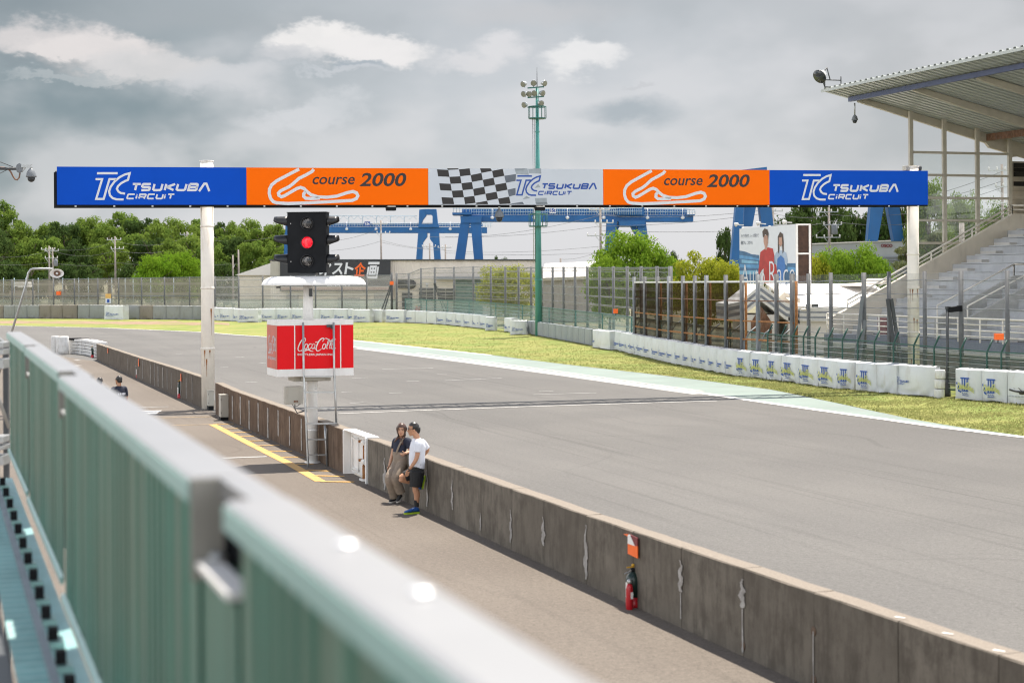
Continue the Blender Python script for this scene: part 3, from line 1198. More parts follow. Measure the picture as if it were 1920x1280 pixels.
XS_FAR = [181, 190, 201, 213, 226, 240, 254, 268, 283, 290, 297, 306, 314, 322, 331, 339, 350, 361, 372, 381]
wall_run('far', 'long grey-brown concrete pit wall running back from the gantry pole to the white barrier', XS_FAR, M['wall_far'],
         [(268, .1, .92, .12, 0), (283, .05, .85, .14, 0), (290, .02, .94, .16, 0), (297, .08, .88, .2, 0), (306, .1, .9, .2, 0), (314, .12, .9, .15, 0), (322, .2, .8, .1, 0),
          (339, .1, .85, .1, 0), (350, .1, .8, .12, 0), (361, .15, .9, .1, 0), (240, .2, .8, .1, 0), (254, .1, .8, .1, 0)], 'pit walls')
XS_MID = [404, 420, 436.5, 451.5, 468, 485, 503, 522.5, 544, 566, 590, 614, 644]
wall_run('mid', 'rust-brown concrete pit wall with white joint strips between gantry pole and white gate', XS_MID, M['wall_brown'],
         [(436.5, .1, .82, .16, 0), (451.5, .05, .9, .2, 0), (468, .02, .88, .2, 0), (485, .08, .9, .18, 0), (503, .02, .86, .2, 0), (522.5, .2, .9, .16, 0), (544, .08, .85, .16, 0),
          (566, .1, .9, .12, 0), (420, .1, .8, .12, 0), (614, .1, .9, .12, 0)], 'pit walls')
XS_NEAR = [690, 722, 760, 802, 849, 902, 959, 1020, 1100, 1188, 1278, 1394, 1527, 1685, 1873, 2110]
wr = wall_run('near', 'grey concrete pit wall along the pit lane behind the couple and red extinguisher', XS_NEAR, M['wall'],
              [(722, .05, .72, .17, 1), (849, .25, .78, .10, 1), (902, .1, .4, .06, 1), (959, .12, .66, .09, 1), (1020, .3, .74, .12, 1), (1100, .08, .86, .11, 1), (1278, .45, .84, .12, 1),
               (1394, .55, .88, .12, 1), (802, .1, .8, .09, 1), (1278, .12, .44, .03, 0), (1394, .05, .54, .04, 0), (1527, .05, .6, .025, 0)], 'pit walls')
mb = MB()
for x in (1394, 1527):
    for hh in ((0.13,) if x < 1500 else (0.62, 0.10)):
        p, q = wall_foot(x), wall_foot(x + 8)
        d = (q - p).normalized()
        nf = Vector((d.y, -d.x, 0))
        nf = nf if nf.x < 0 else -nf
        mb.lathe([(0.055, 0), (0.055, 0.004), (0.0, 0.005)], p + UP * hh - nf * -0.004, 14, nf)
mb.build('plug', M['wall_brown'], wr)
mb = MB()
for x, dx in ((1668, 6), (1757, 9), (1852, 9)):
    p, q = wall_foot(x), wall_foot(x + 30)
    d = (q - p).normalized()
    nb = Vector((-d.y, d.x, 0))
    nb = nb if nb.x > 0 else -nb
    z = wall_z(x) + 0.004
    mb.add([p + nb * .05 + UP * z, p + d * .10 + nb * .12 + UP * z, p + d * .07 + nb * .14 + UP * z, p - d * .03 + nb * .1 + UP * z], [(0, 1, 2, 3)])
mb.build('paint_fleck', M['white_line'], wr)

# white gate in the wall
ga, gb = wall_foot(645), wall_foot(689)
gd = (gb - ga).normalized()
gn = Vector((-gd.y, gd.x, 0))
gn = gn if gn.x > 0 else -gn
root = thing('wall_gate', 'white painted steel gate with rusty hinges closing a gap in the pit wall', 'gate', ga)
gz = 0.5 * (wall_z(645) + wall_z(689))
GL = (gb - ga).length
mb = MB()
mb.obox(ga + gd * 0.05 + UP * gz / 2 + gn * 0.10, gd * 0.035, gn * 0.13, UP * gz / 2)
mb.build('gate_post', M['white'], root, bevel=0.006)
mb = MB()
mb.obox(gb - gd * 0.05 + UP * gz / 2 + gn * 0.10, gd * 0.045, gn * 0.13, UP * gz / 2)
mb.build('gate_post', M['white'], root, bevel=0.006)
mb = MB()
mb.obox(ga + gd * (GL / 2) + UP * (gz * 0.52) + gn * 0.17, gd * (GL / 2 - 0.1), gn * 0.03, UP * (gz * 0.46))
mb.build('gate_leaf', M['white'], root, bevel=0.006)
mb = MB()
mb.obox(ga + gd * (GL / 2) + UP * (gz + 0.006) + gn * 0.13, gd * (GL / 2), gn * 0.135, UP * 0.012)
mb.build('gate_cap', M['white'], root, bevel=0.004)
mb = MB()
for k in (0.16, 0.42):
    mb.tube([ga + gd * (GL * k) + gn * 0.11 + UP * gz * .12, ga + gd * (GL * k) + gn * 0.11 + UP * gz * .9], 0.014, 8)
mb.bar(ga + gd * (GL * .16) + gn * .11 + UP * gz * .16, ga + gd * (GL * .42) + gn * .11 + UP * gz * .16, 0.03)
mb.bar(ga + gd * (GL * .16) + gn * .11 + UP * gz * .84, ga + gd * (GL * .42) + gn * .11 + UP * gz * .84, 0.03)
mb.build('gate_bracing', M['white'], root)
for k in (0.42, 0.84):
    mb = MB()
    c = ga + gd * (GL * .66) + gn * .09 + UP * gz * k
    mb.tube([c - gd * .22, c + gd * .05], 0.022, 8)
    mb.tube([c - gd * .24 - gn * .04, c - gd * .24 + gn * .05], 0.03, 8)
    mb.build('hinge_bolt', M['rust'], root)
    mb = MB()
    mb.tube([c + gd * .02, c + gd * .26], 0.06, 12)
    mb.build('hinge_block', M['white'], root)
mb = MB()
c = ga + gd * (GL * .70) + gn * .08
mb.tube([c, c + UP * gz * .34], 0.03, 8)
mb.tube([c + UP * gz * .34, c + UP * gz * .78], 0.016, 8)
mb.build('drop_bolt', M['rust'], root)
mb = MB()
mb.obox(c + UP * 0.02, gd * .14, gn * .07, UP * 0.02)
mb.build('foot_plate', M['white'], root)

# white tyre barrier with strapped mats where the wall begins
root = thing('padded_barrier', 'white painted tyre and mat barrier curving off the far end of the pit wall', 'barrier', G(184, 668))
pts = [G(181.5, 671.2), G(172, 668.5), G(160, 665.8), G(146, 664.2), G(131, 663.5)]
hz_ = [z_ for z_ in (At(181, 641.5, pts[0].y).z, At(172, 639, pts[1].y).z, At(160, 636.6, pts[2].y).z, At(146, 635.2, pts[3].y).z, At(131, 636, pts[4].y).z)]
rows = 5
for k in range(rows):
    mb = MB()
    for i in range(len(pts) - 1):
        a, b = pts[i], pts[i + 1]
        za, zb = hz_[i], hz_[i + 1]
        d = (b - a).normalized()
        n_ = Vector((d.y, -d.x, 0))
        n_ = n_ if n_.y > 0 else -n_
        for j in range(2):
            p, q = lerp(a, b, j / 2) + d * .012, lerp(a, b, (j + 1) / 2) - d * .012
            z0, z1 = lerp(za, zb, .5) * k / rows + .01, lerp(za, zb, .5) * (k + 1) / rows - .014
            c = (p + q) / 2 + n_ * (0.3 + 0.012 * ((k * 3 + i + j) % 3)) + UP * ((z0 + z1) / 2)
            mb.obox(c, (q - p) / 2, n_ * 0.3, UP * ((z1 - z0) / 2))
    mb.build('mat_course', M['tyre_white'], root, bevel=0.02)
for i, (x0, x1, yb) in enumerate(((96, 111, 664), (106, 129, 664.5))):
    a, b = G(x0, yb), G(x1, yb)
    c = (a + b) / 2
    w = (b - a).length / 2
    mb = MB()
    mb.lathe([(w, 0), (w * 1.03, .25), (w, .55), (w * .97, 1.02), (w * .9, 1.08), (0, 1.09)], c, 22, UP, True, 1.0, 0.8)
    mb.build('drum_cover', M['tyre_white'], root)
mb = MB()
rnd = random.Random(5)
for i in range(9):
    x = 134 + i * 7.4
    p = G(x, 664) + TD * 0.5
    z = At(x, 636.5 + max(0, (x - 160) * .22), p.y).z
    mb.obox(p + UP * (z + rnd.uniform(0.0, .05)), Vector((rnd.uniform(.2, .35), rnd.uniform(-.1, .1), 0)), Vector((0, .25, 0)), UP * .05)
mb.build('loose_tyre_strip', M['matt_black'], root)

# ------------------------------------------------------------------ overhead sign gantry
POLE_L = G(390.5, 766)
POLE_R0 = At(1711.5, 400, 65.6)
POLE_R = Vector((POLE_R0.x, POLE_R0.y, 0))
root = thing('sign_gantry', 'long overhead start-line sign gantry on two white poles spanning the track', 'gantry', POLE_L)
gx = (POLE_R - POLE_L).normalized()              # along the beam
gn = Vector((gx.y, -gx.x, 0))                    # towards the viewer
gn = gn if gn.y < 0 else -gn
P0 = POLE_L + gn * 0.32                          # a point of the sign face


def face(px, py, off=0.0):
    return onplane(px, py, P0 + gn * off, gn)


SX = [106.5, 462, 803, 1131, 1443, 1740]
TOPY = [(106.5, 314), (462, 314), (803, 315), (1131, 316), (1443, 318.3), (1740, 322)]
BOTY = [(106.5, 384.8), (462, 384), (803, 383.2), (1131, 383.2), (1443, 384.4), (1740, 384.5)]
zT = [face(x, interp(x, TOPY)).z for x in SX]
zB = [face(x, interp(x, BOTY)).z for x in SX]
# straight fits so that the beam is level and true
n_ = len(SX)
ss = [(face(x, 350) - P0).dot(gx) for x in SX]


def fit(v):
    ms, mv = sum(ss) / n_, sum(v) / n_
    k = sum((a - ms) * (b - mv) for a, b in zip(ss, v)) / sum((a - ms) ** 2 for a in ss)
    return lambda s: mv + k * (s - ms)


fT, fB = fit(zT), fit(zB)
fs_ = lambda s, z, o=0.0: Vector((P0.x, P0.y, 0)) + gx * s + gn * o + UP * z
mats = [M['sign_blue'], M['sign_orange'], M['sign_pale'], M['sign_orange'], M['sign_blue']]
panels = []
for i in range(5):
    a, b = ss[i] + 0.004, ss[i + 1] - 0.004
    mb = MB()
    mb.prism([fs_(a, fB(a)), fs_(b, fB(b)), fs_(b, fT(b)), fs_(a, fT(a))], -gn * 0.05)
    panels.append(mb.build('sign_panel', mats[i], root, label=['blue circuit-name panel above the pit wall', 'orange course panel nearer the traffic light', 'pale grey chequered-flag panel',
                                                               'orange course panel nearer the grandstand', 'blue circuit-name panel beside the grandstand'][i]))
mb = MB()
a, b = ss[0] - 0.06, ss[-1]
mb.prism([fs_(a, fB(a) - 0.07, -.055), fs_(b, fB(b) - 0.05, -.055), fs_(b, fT(b) - 0.08, -.055), fs_(a, fT(a) - 0.16, -.055)], -gn * 0.10)
mb.prism([fs_(a, fB(a) - 0.05, -1.45), fs_(b, fB(b) - 0.03, -1.45), fs_(b, fT(b) - 0.02, -1.45), fs_(a, fT(a) - 0.10, -1.45)], -gn * 0.06)
mb.build('sign_frame', M['matt_black'], root)
mb = MB()
for k in range(26):
    s = lerp(ss[0] + .6, ss[-1] - .4, k / 25)
    mb.obox(fs_(s, fB(s) - .045, -.05), gx * .03, gn * .012, UP * .025)
mb.build('frame_clip', M['galv'], root)  # row of small clips along the lower edge of the sign frame
mb = MB()
for (z0, z1) in ((0.12, 0.12), (-1.0, -1.0)):
    for j in range(2):
        zz = (lambda s: fT(s) - .15) if j else (lambda s: fB(s) + .12)
        mb.bar(fs_(ss[0], zz(ss[0]), -.32 + z0), fs_(ss[-1], zz(ss[-1]), -.32 + z0), .09)
s = ss[0]
while s < ss[-1] - .9:
    mb.bar(fs_(s, fB(s) + .12, -.2), fs_(s + .9, fB(s) + .12, -1.37), .07)
    mb.bar(fs_(s + .9, fT(s) - .15, -.2), fs_(s, fT(s) - .15, -1.37), .07)
    mb.bar(fs_(s, fT(s) - .15, -.2), fs_(s, fT(s) - .15, -1.37), .06)
    s += .9
mb.build('lattice_beam', M['cream'], root)
for nm, base, px, topy in (('pole', POLE_L, 388, 303), ('pole', POLE_R, 1711, 314)):
    zt = At(px, topy, base.y).z
    mb = MB()
    mb.tube([base - UP * .1, base + UP * zt], 0.222, 28)
    for zz in ((2.05, 4.1, 6.2) if base is POLE_L else (2.2, 3.9, 5.2)):
        mb.lathe([(.222, -.035), (.238, -.03), (.238, .03), (.222, .035)], base + UP * zz, 28)
    mb.lathe([(.222, 0), (.24, .0), (.24, .03), (.0, .035)], base + UP * zt, 28)
    po = mb.build('pole', M['cream'], root)
    mb = MB()
    rnd = random.Random(11 if base is POLE_L else 4)
    sr = [(-.5, 2.0, .55), (.3, 2.0, .25), (.55, 3.4, .9), (-.2, 1.7, .6)] if base is POLE_L else [(-.55, 3.86, .55), (-.1, 3.86, .45), (.75, 3.86, .35), (.1, 2.75, .6), (.65, 2.7, .5), (-.35, 1.2, .4), (.1, 1.2, .4)]
    for (k, zt2, ln) in sr:
        th0 = math.atan2(-base.y, -base.x) + k
        for w, l2 in ((.030, ln * .45), (.014, ln)):
            pts = []
            A_, B_ = [], []
            for i in range(7):
                f_ = i / 6
                ww = w * (1 - f_ * .7) / .222 * rnd.uniform(.7, 1.2)
                for lst, sg in ((A_, -1), (B_, 1)):
                    th = th0 + sg * ww
                    lst.append(base + Vector((math.cos(th), math.sin(th), 0)) * .2255 + UP * (zt2 - l2 * f_))
            for i in range(6):
                mb.add([A_[i], A_[i + 1], B_[i + 1], B_[i]], [(0, 1, 2, 3)])
    mb.build('rust_stain', M['rust'], po)
mb = MB()
c = At(1706, 315.5, POLE_R.y)
mb.obox(Vector((c.x, c.y, c.z)), gx * .24, gn * .15, UP * .09)
mb.build('junction_box', M['cabinet'], root, bevel=.01)
mb = MB()
c2 = c + gx * .38
mb.lathe([(.06, -.1), (.1, -.08), (.1, .08), (.06, .1)], c2, 12, gx)
mb.build('cable_gland', M['dark_steel'], root)

# artwork on the panels
OFF = 0.004
zf = lambda ox, oy, k: (lambda x, y: face(ox + x / k, oy + y / k, OFF))
pf = lambda x, y: face(x, y, OFF)
mb = MB()
circuit_logo(mb, pf, 177.5, 322.9, 217, 52.9)
mb.build('lettering', M['sign_white'], panels[0])
mb = MB()
circuit_logo(mb, pf, 1502.5, 326.4, 182.5, 49.5)
mb.build('lettering', M['sign_white'], panels[4])
for pi, (ox, oy, kx, ky) in ((1, (450, 290, 4.8, 4.8)), (3, (1120 + 145 / 3 - 250 / 4.8 * .914, 326.7 - 163 / 4.8 * .96, 4.8 / .914, 4.8 / .96))):
    g2 = lambda x, y: face(ox + x / kx, oy + y / ky, OFF)
    mb = MB()
    track_map(mb, g2)
    mb.build('course_map', M['sign_white'], panels[pi])
    mb = MB()
    put_text(mb, 'course', 646, 1040, 268, 200, g2, 0.22, 0.012)
    put_text(mb, '2000', 1076, 1510, 286, 164, g2, 0.24, 0.022)
    mb.build('lettering', M['sign_black'], panels[pi])
# chequered flag
zq = lambda x, y: face(790 + x / 4.8, 290 + y / 4.8, OFF)
eX = [(140, 192), (240, 295), (338, 395), (435, 490), (533, 597), (632, 702), (732, 806), (842, 916), (955, 1030), (1076, 1132)]
eY = [133, 138, 133, 122, 103, 84, 66, 50, 58, 56]


def egd(e, k):
    y = eY[e] + 62.5 * k
    return (lerp(eX[e][0], eX[e][1], (y - 125) / 325), y)


for mat_, cells in ((M['sign_black'], 0), (M['flag_grey'], 1), (M['flag_light'], 2)):
    mb = MB()
    for c in range(9):
        kind_ = 0 if c < 6 else (1 if c < 7 else 2)
        if kind_ != cells:
            continue
        for k in range(-2, 8):
            if (k + c) % 2 or (c == 7 and k not in (1, 7)) or (c == 8 and k not in (1, 6, 7)):
                continue
            q = [egd(c, k), egd(c + 1, k), egd(c + 1, k + 1), egd(c, k + 1)]
            q = [(x, min(max(y, 124), 446)) for x, y in q]
            if max(p[1] for p in q) - min(p[1] for p in q) < 6:
                continue
            if c == 6:
                q = [(min(x, 848 if 180 < y < 380 else x), y) for x, y in q]
            if abs(q[0][1] - q[3][1]) < 1 and abs(q[1][1] - q[2][1]) < 1:
                continue
            mb.poly2(list(reversed(q)), zq)
    if mb.f:
        mb.build('flag_square', mat_, panels[2])
mb = MB()
for q in ([(845, 124), (955, 124), (900, 140), (850, 148)], [(962, 130), (1076, 124), (1080, 172), (968, 168)], [(1022, 392), (1128, 390), (1132, 444), (1032, 444)], [(912, 402), (945, 372), (980, 392)],
          [(1020, 300), (1052, 265), (1072, 294)]):
    mb.poly2(list(reversed(q)), zq)
mb.build('flag_fade', M['flag_light'], panels[2])
mb = MB()
circuit_logo(mb, lambda x, y: face(x, y, OFF * 2), 967, 328.6, 152.5, 38.8)
mb.build('lettering', M['logo_blue'], panels[2])

# ------------------------------------------------------------------ signal tower
TB = G(586.5, 867)
tp = lambda px, py, off=0.0: onplane(px, py, TB + TD * off, TD)
root = thing('signal_tower', 'white starter tower with a red drink-advert cabin, round canopy and ladder beside the pit wall', 'tower', TB)


def rect(mb, x0, x1, y0, y1, off, depth):
    """box whose front face fills a photo rectangle on the plane off; depth metres behind it"""
    a, b = tp(x0, y1, off), tp(x1, y1, off)
    zt = tp((x0 + x1) / 2, y0, off).z
    c = (a + b) / 2
    zb = c.z
    mb.obox(Vector((c.x, c.y, (zt + zb) / 2)) + TD * (depth / 2), RD * ((b - a).dot(RD) / 2), TD * (depth / 2), UP * ((zt - zb) / 2))
    return mb


FO = -0.62
zc0, zc1 = tp(590, 705.3, FO).z, tp(590, 600.5, FO).z
zr0, zr1 = tp(590, 691, FO).z, tp(590, 609.8, FO).z
xl, xr = tp(519.6, 650, FO).dot(RD) - TB.dot(RD), tp(663, 650, FO).dot(RD) - TB.dot(RD)
mb = MB()
mb.lathe([(.125, 0), (.125, 2.2), (.118, 2.5)], TB, 26)
zcan = tp(586, 534, 0).z
mb.lathe([(.13, zc1 - .1), (.118, zcan - .5), (.112, zcan)], TB + RD * (-.09), 26)
for zz in (.78, 1.30, 1.75):
    mb.lathe([(.126, -.02), (.134, -.015), (.134, .015), (.126, .02)], TB + UP * zz, 26)
mb.lathe([(.2, 0), (.2, .02), (.13, .021)], TB, 20)
mb.build('post', M['white'], root)
bx = lambda m, z0, z1, inset=0.0, d=1.24: m.box(xl + inset, xr - inset, FO + inset, FO + d - inset, z0, z1, O=TB)
mb = MB()
bx(mb, zr0, zr1, 0.004)
cabin = mb.build('cabin', M['cola_red'], root)
mb = MB()
bx(mb, zc0, zr0 - .001)
bx(mb, zr1 + .001, zc1)
mb.build('cabin_band', M['white'], cabin, bevel=.006)
mb = MB()
mb.add([TB + RD * (xl - .001) + TD * (FO + .01) + UP * zr0, TB + RD * (xl - .001) + TD * (FO + 1.23) + UP * zr0, TB + RD * (xl - .001) + TD * (FO + 1.23) + UP * zr1, TB + RD * (xl - .001) + TD * (FO + .01) + UP * zr1], [(0, 3, 2, 1)])
mb.build('side_sheet', M['cola_faded'], cabin, label='sun-faded orange side sheet of the cabin')
mb = MB()
for px in (552.6, 638.6):
    p = tp(px, 650, FO).dot(RD) - TB.dot(RD)
    mb.box(p - .012, p + .012, FO - .006, FO + .01, zr0, zr1, O=TB)
mb.build('seam_strip', M['white'], cabin)
mb = MB()
script_logo(mb, lambda x, y: tp(x, y, FO - .004), 557, 632, 73, 36)
mb.build('lettering', M['white'], cabin)
pl = lambda u, v: TB + RD * (xl - .004) + TD * lerp(FO + 1.12, FO + .1, u) + UP * lerp(zr0 + .18, zr1 - .22, 1 - v)
mb = MB()
script_logo(mb, lambda x, y: pl(x, y), 0, 0, 1, 1)
mb.build('lettering', M['sign_pale'], cabin)
mb = MB()
mb.box(xl + .45, xr - .5, FO + .25, FO + .95, zc0 - .13, zc0 - .002, O=TB)
mb.box(xl + .6, xr - .65, FO + .15, FO + .24, zc0 - .11, zc0 - .004, O=TB)
mb.build('support_bracket', M['cabinet'], root, bevel=.01)
# canopy
ca, cb = tp(490.6, 535, 0).dot(RD) - TB.dot(RD), tp(683, 534, 0).dot(RD) - TB.dot(RD)
mb = MB()
prof = [(0.0, -.004), (0, 0), (.012, .045), (.05, .105), (.11, .155), (.20, .190), (.34, .205), (.55, .208)]
ny = 0.80
ca, cb = ca + .09, cb - .09
rings = []
for (ins, z) in prof:
    ring = []
    for (sx_, sy_) in ((1, 1), (-1, 1), (-1, -1), (1, -1)):
        hx, hy = (cb - ca) / 2 - ins, ny - ins
        rr = max(.30 - ins * .5, .02)
        for k in range(7):
            an = math.pi / 2 * k / 6 + {(1, 1): 0, (-1, 1): math.pi / 2, (-1, -1): math.pi, (1, -1): 1.5 * math.pi}[(sx_, sy_)]
            ring.append(TB + RD * ((ca + cb) / 2 + sx_ * (hx - rr) + rr * math.cos(an)) + TD * (sy_ * (hy - rr) + rr * math.sin(an)) + UP * (zcan + z))
    rings.append(ring)
nr = len(rings[0])
allv = [v for r_ in rings for v in r_]
fs = []
for i in range(len(rings) - 1):
    for k in range(nr):
        a, b = i * nr + k, i * nr + (k + 1) % nr
        fs.append((a, b, b + nr, a + nr))
mb.add(allv, fs, True)
mb.add(rings[0], [tuple(reversed(range(nr)))])
mb.add(rings[-1], [tuple(range(nr))])
mb.build('canopy', M['white'], root)
mb = MB()
rect(mb, 519, 526, 537, 540, -.3, .1)
mb.build('bracket', M['dark_steel'], root)
mb = MB()
rect(mb, 580, 586, 541, 556, -.14, .06)
mb.build('bracket', M['dark_steel'], root)
# electrical box
mb = MB()
rect(mb, 535.4, 568.5, 724.6, 757.5, -.5, .22)
ebx = mb.build('electrical_box', M['cabinet'], root, bevel=.012)
mb = MB()
rect(mb, 551, 559, 750.5, 754, -.512, .01)
mb.build('name_plate', M['rusty_steel'], ebx)
mb = MB()
p = tp(553, 758, -.45)
pts = [p, p - UP * .1 + TD * .02, p - UP * .2 + RD * .05, p - UP * .17 + RD * .2, p - UP * .1 + RD * .35 + TD * .3]
mb.tube(pts, .014, 8)
p = tp(548, 757, -.4)
mb.tube([p, p - UP * .08 + RD * .04, p - UP * .05 + RD * .12, tp(565, 757, -.4) + UP * .02], .008, 6)
mb.build('cable', M['dark_steel'], root)
# ladder
LO = -0.80
mb = MB()
for (pts) in ([(568.3, 604, LO + .05), (569.3, 695, LO + .05), (570.5, 720, LO), (574, 794, LO - .05), (577.5, 868, LO - .1), (577.6, 878, LO - .1)], [(625.6, 604, LO + .05), (626.5, 695, LO + .05), (628.5, 740, LO), (630.6, 793, LO - .05)],
              [(609, 794, LO - .05), (611, 830, LO - .08), (614, 880, LO - .1)]):
    q = [tp(x, y, o) for x, y, o in pts]
    mb.tube(q, .026, 10)
lad = mb.build('ladder_rail', M['galv'], root)
for (x0, x1, y, o) in ((571, 623, 705.5, LO + .02), (572, 626.5, 735, LO), (573, 628, 764.5, LO - .03), (574.5, 631, 794, LO - .05), (576.5, 610.5, 823.5, LO - .07), (577.5, 612.5, 852.5, LO - .09)):
    mb = MB()
    a, b = tp(x0, y, o), tp(x1, y, o)
    mb.obox((a + b) / 2, (b - a) / 2, TD * .045, UP * .016)
    mb.build('rung', M['galv'], root)
mb = MB()
c = tp(618, 611, FO - .04)
mb.obox(c, RD * .07, TD * .02, UP * .03)
mb.obox(c + RD * .05 - UP * .02, RD * .02, TD * .03, UP * .05)
mb.build('latch', M['dark_steel'], cabin)

# ------------------------------------------------------------------ traffic light on the canopy
LN = Vector((-0.135, -0.99, 0)).normalized()
LA = Vector((0.99, -0.135, 0)).normalized()
LC = TB + RD * -.08 - TD * .05
lp = lambda px, py, off=0.0: onplane(px, py, LC + LN * (.17 + off), LN)
a, b = lp(539, 511.5), lp(611.5, 511.5)
zt, zb = lp(575, 398.5).z, lp(575, 511.5).z
LW = (b - a).length / 2
cc = Vector(((a + b).x / 2, (a + b).y / 2, (zt + zb) / 2))
root = thing('traffic_light', 'black three-lamp traffic light showing red on top of the white canopy', 'traffic light', Vector((cc.x, cc.y, zb)) - LN * .17)
mb = MB()
mb.obox(cc - LN * .17, LA * LW, LN * .17, UP * ((zt - zb) / 2))
mb.build('housing', M['matt_black'], root, bevel=.012)
mb = MB()
mb.obox(cc - LN * .17 + UP * ((zt - zb) / 2 + .008), LA * (LW + .012), LN * .18, UP * .008)
mb.build('housing_lid', M['black'], root)
mb = MB()
mb.obox(cc - LN * .17 - UP * ((zt - zb) / 2 + .025), LA * .2, LN * .1, UP * .03)
mb.build('mount', M['dark_steel'], root)


def lamp_mat(name, on):
    b = NB(name)
    v = b.coord(scale=(1, 1, 1))
    vo = b.n('ShaderNodeTexVoronoi')
    vo.inputs['Scale'].default_value = 42
    vo.inputs['Randomness'].default_value = 0.25
    b.t.links.new(v, vo.inputs['Vector'])
    dot = b.step(vo.outputs['Distance'], 0.42, 0.22)
    if on:
        b.set(Base_Color=b.mix(dot, (0.25, 0.0, 0.01), (0.9, 0.05, 0.06)), Roughness=0.3)
        b.put(b.b.inputs['Emission Color'], b.mix(dot, (0.55, 0.0, 0.012), (1.0, 0.10, 0.10)))
        b.b.inputs['Emission Strength'].default_value = 0.8
    else:
        n = b.noise(b.coord(), 6, 3)
        b.set(Base_Color=b.mix(dot, (0.02, 0.02, 0.022), b.mix(b.step(n, .4, .6), (0.16, .15, .14), (0.5, .46, .42))), Roughness=0.15)
    return b.m


M['lamp_red'] = lamp_mat('red_led_lens', True)
M['lamp_off'] = lamp_mat('dark_led_lens', False)
for py, on in ((419.2, 0), (454.6, 1), (489.6, 0)):
    c = lp(576, py)
    mb = MB()
    mb.lathe([(.152, 0), (.158, .035), (.148, .04), (.138, .012), (.138, .002)], c, 28, LN)
    lm = mb.build('lamp', M['black'], root)
    mb = MB()
    mb.lathe([(.136, .003), (.10, .016), (.05, .022), (0, .024)], c, 28, LN)
    mb.build('lens', M['lamp_red' if on else 'lamp_off'], lm)
for sgn in (-1, 1):
    for py in (415.0, 450.5, 486.5):
        z = lp(576, py).z
        for_ = cc - LN * .17 + LA * (sgn * LW) + UP * (z - cc.z)
        mb = MB()
        ax = LA * sgn
        nA, nL = 17, 5
        r0 = .150
        Lmax = .345 if sgn < 0 else .26
        grid = []
        for i in range(nA):
            th = math.pi * (i / (nA - 1)) * 1.46 - math.pi * .73       # around the axis, 0 = top
            k = abs(th) / (math.pi * .73)
            ln = Lmax * (1.0 if k < .72 else max(.10, 1.0 - ((k - .72) / .28) ** .8 * .92))
            row = []
            for j in range(nL):
                rr = r0 * (1 - .06 * j / (nL - 1))
                row.append(for_ + ax * (ln * j / (nL - 1)) + UP * (rr * math.cos(th) * .92 - .01) + LN * (rr * math.sin(th)))
            grid.append(row)
        mb.add([p for row in grid for p in row], [(i * nL + j, (i + 1) * nL + j, (i + 1) * nL + j + 1, i * nL + j + 1) for i in range(nA - 1) for j in range(nL - 1)], True)
        o = mb.build('visor', M['black'], root)
        sm = o.modifiers.new('thick', 'SOLIDIFY')
        sm.thickness = .008
        mb = MB()
        mb.lathe([(.125, 0), (.12, .02), (.06, .035), (0, .038)], for_, 20, ax)
        mb.build('lens', M['lamp_off'], root)
mb = MB()
for (px, py) in ((545, 419.5), (545.5, 490.5)):
    mb.lathe([(.012, 0), (.012, .008), (0, .01)], lp(px, py), 8, LN)
mb.build('screw', M['white'], root)

# ------------------------------------------------------------------ cabinets by the gantry pole
for (x0, x1, yt, yb, yp, lab, sidew) in ((413.8, 430.6, 741, 782, 788, 'narrow cream electrical cabinet standing clear of the brown pit wall', 2.2),
                                         (390.8, 401.5, 733.2, 761, 769, 'short grey-beige electrical cabinet tight against the gantry pole', 3.6)):
    p = G((x0 + x1) / 2, yp)
    q = lambda px, py: onplane(px, py, p, TD)
    a, b = q(x0, yb), q(x1, yb)
    zt = q(x0, yt).z
    c = (a + b) / 2
    w = (b - a).dot(RD) / 2
    root = thing('electrical_cabinet', lab, 'electrical cabinet', p, 0, 'electrical cabinets at the gantry pole')
    mb = MB()
    mb.obox(Vector((c.x, c.y, (zt + c.z) / 2)) + TD * .18, RD * w, TD * .18, UP * ((zt - c.z) / 2))
    mb.build('body', M['cabinet'], root, bevel=.015)
    mb = MB()
    mb.obox(Vector((c.x, c.y, zt + .008)) + TD * .18, RD * (w + .012), TD * .195, UP * .012)
    mb.build('lid', M['cabinet'], root, bevel=.004)
    mb = MB()
    mb.obox(Vector((c.x, c.y, c.z / 2)) + TD * .19, RD * w * .92, TD * .16, UP * (c.z / 2))
    mb.build('plinth', M['matt_black'], root)
    mb = MB()
    zz = lerp(c.z, zt, .62)
    mb.obox(Vector((c.x, c.y, zz)) + RD * (w + .015) + TD * .08, RD * .012, TD * .03, UP * .11)
    mb.build('handle', M['white'], root)
    mb = MB()
    for k in (.2, .8):
        mb.obox(Vector((c.x, c.y, lerp(c.z, zt, k))) - RD * (w * .9) - TD * .004, RD * .006, TD * .006, UP * .03)
    mb.build('hinge', M['dark_steel'], root)


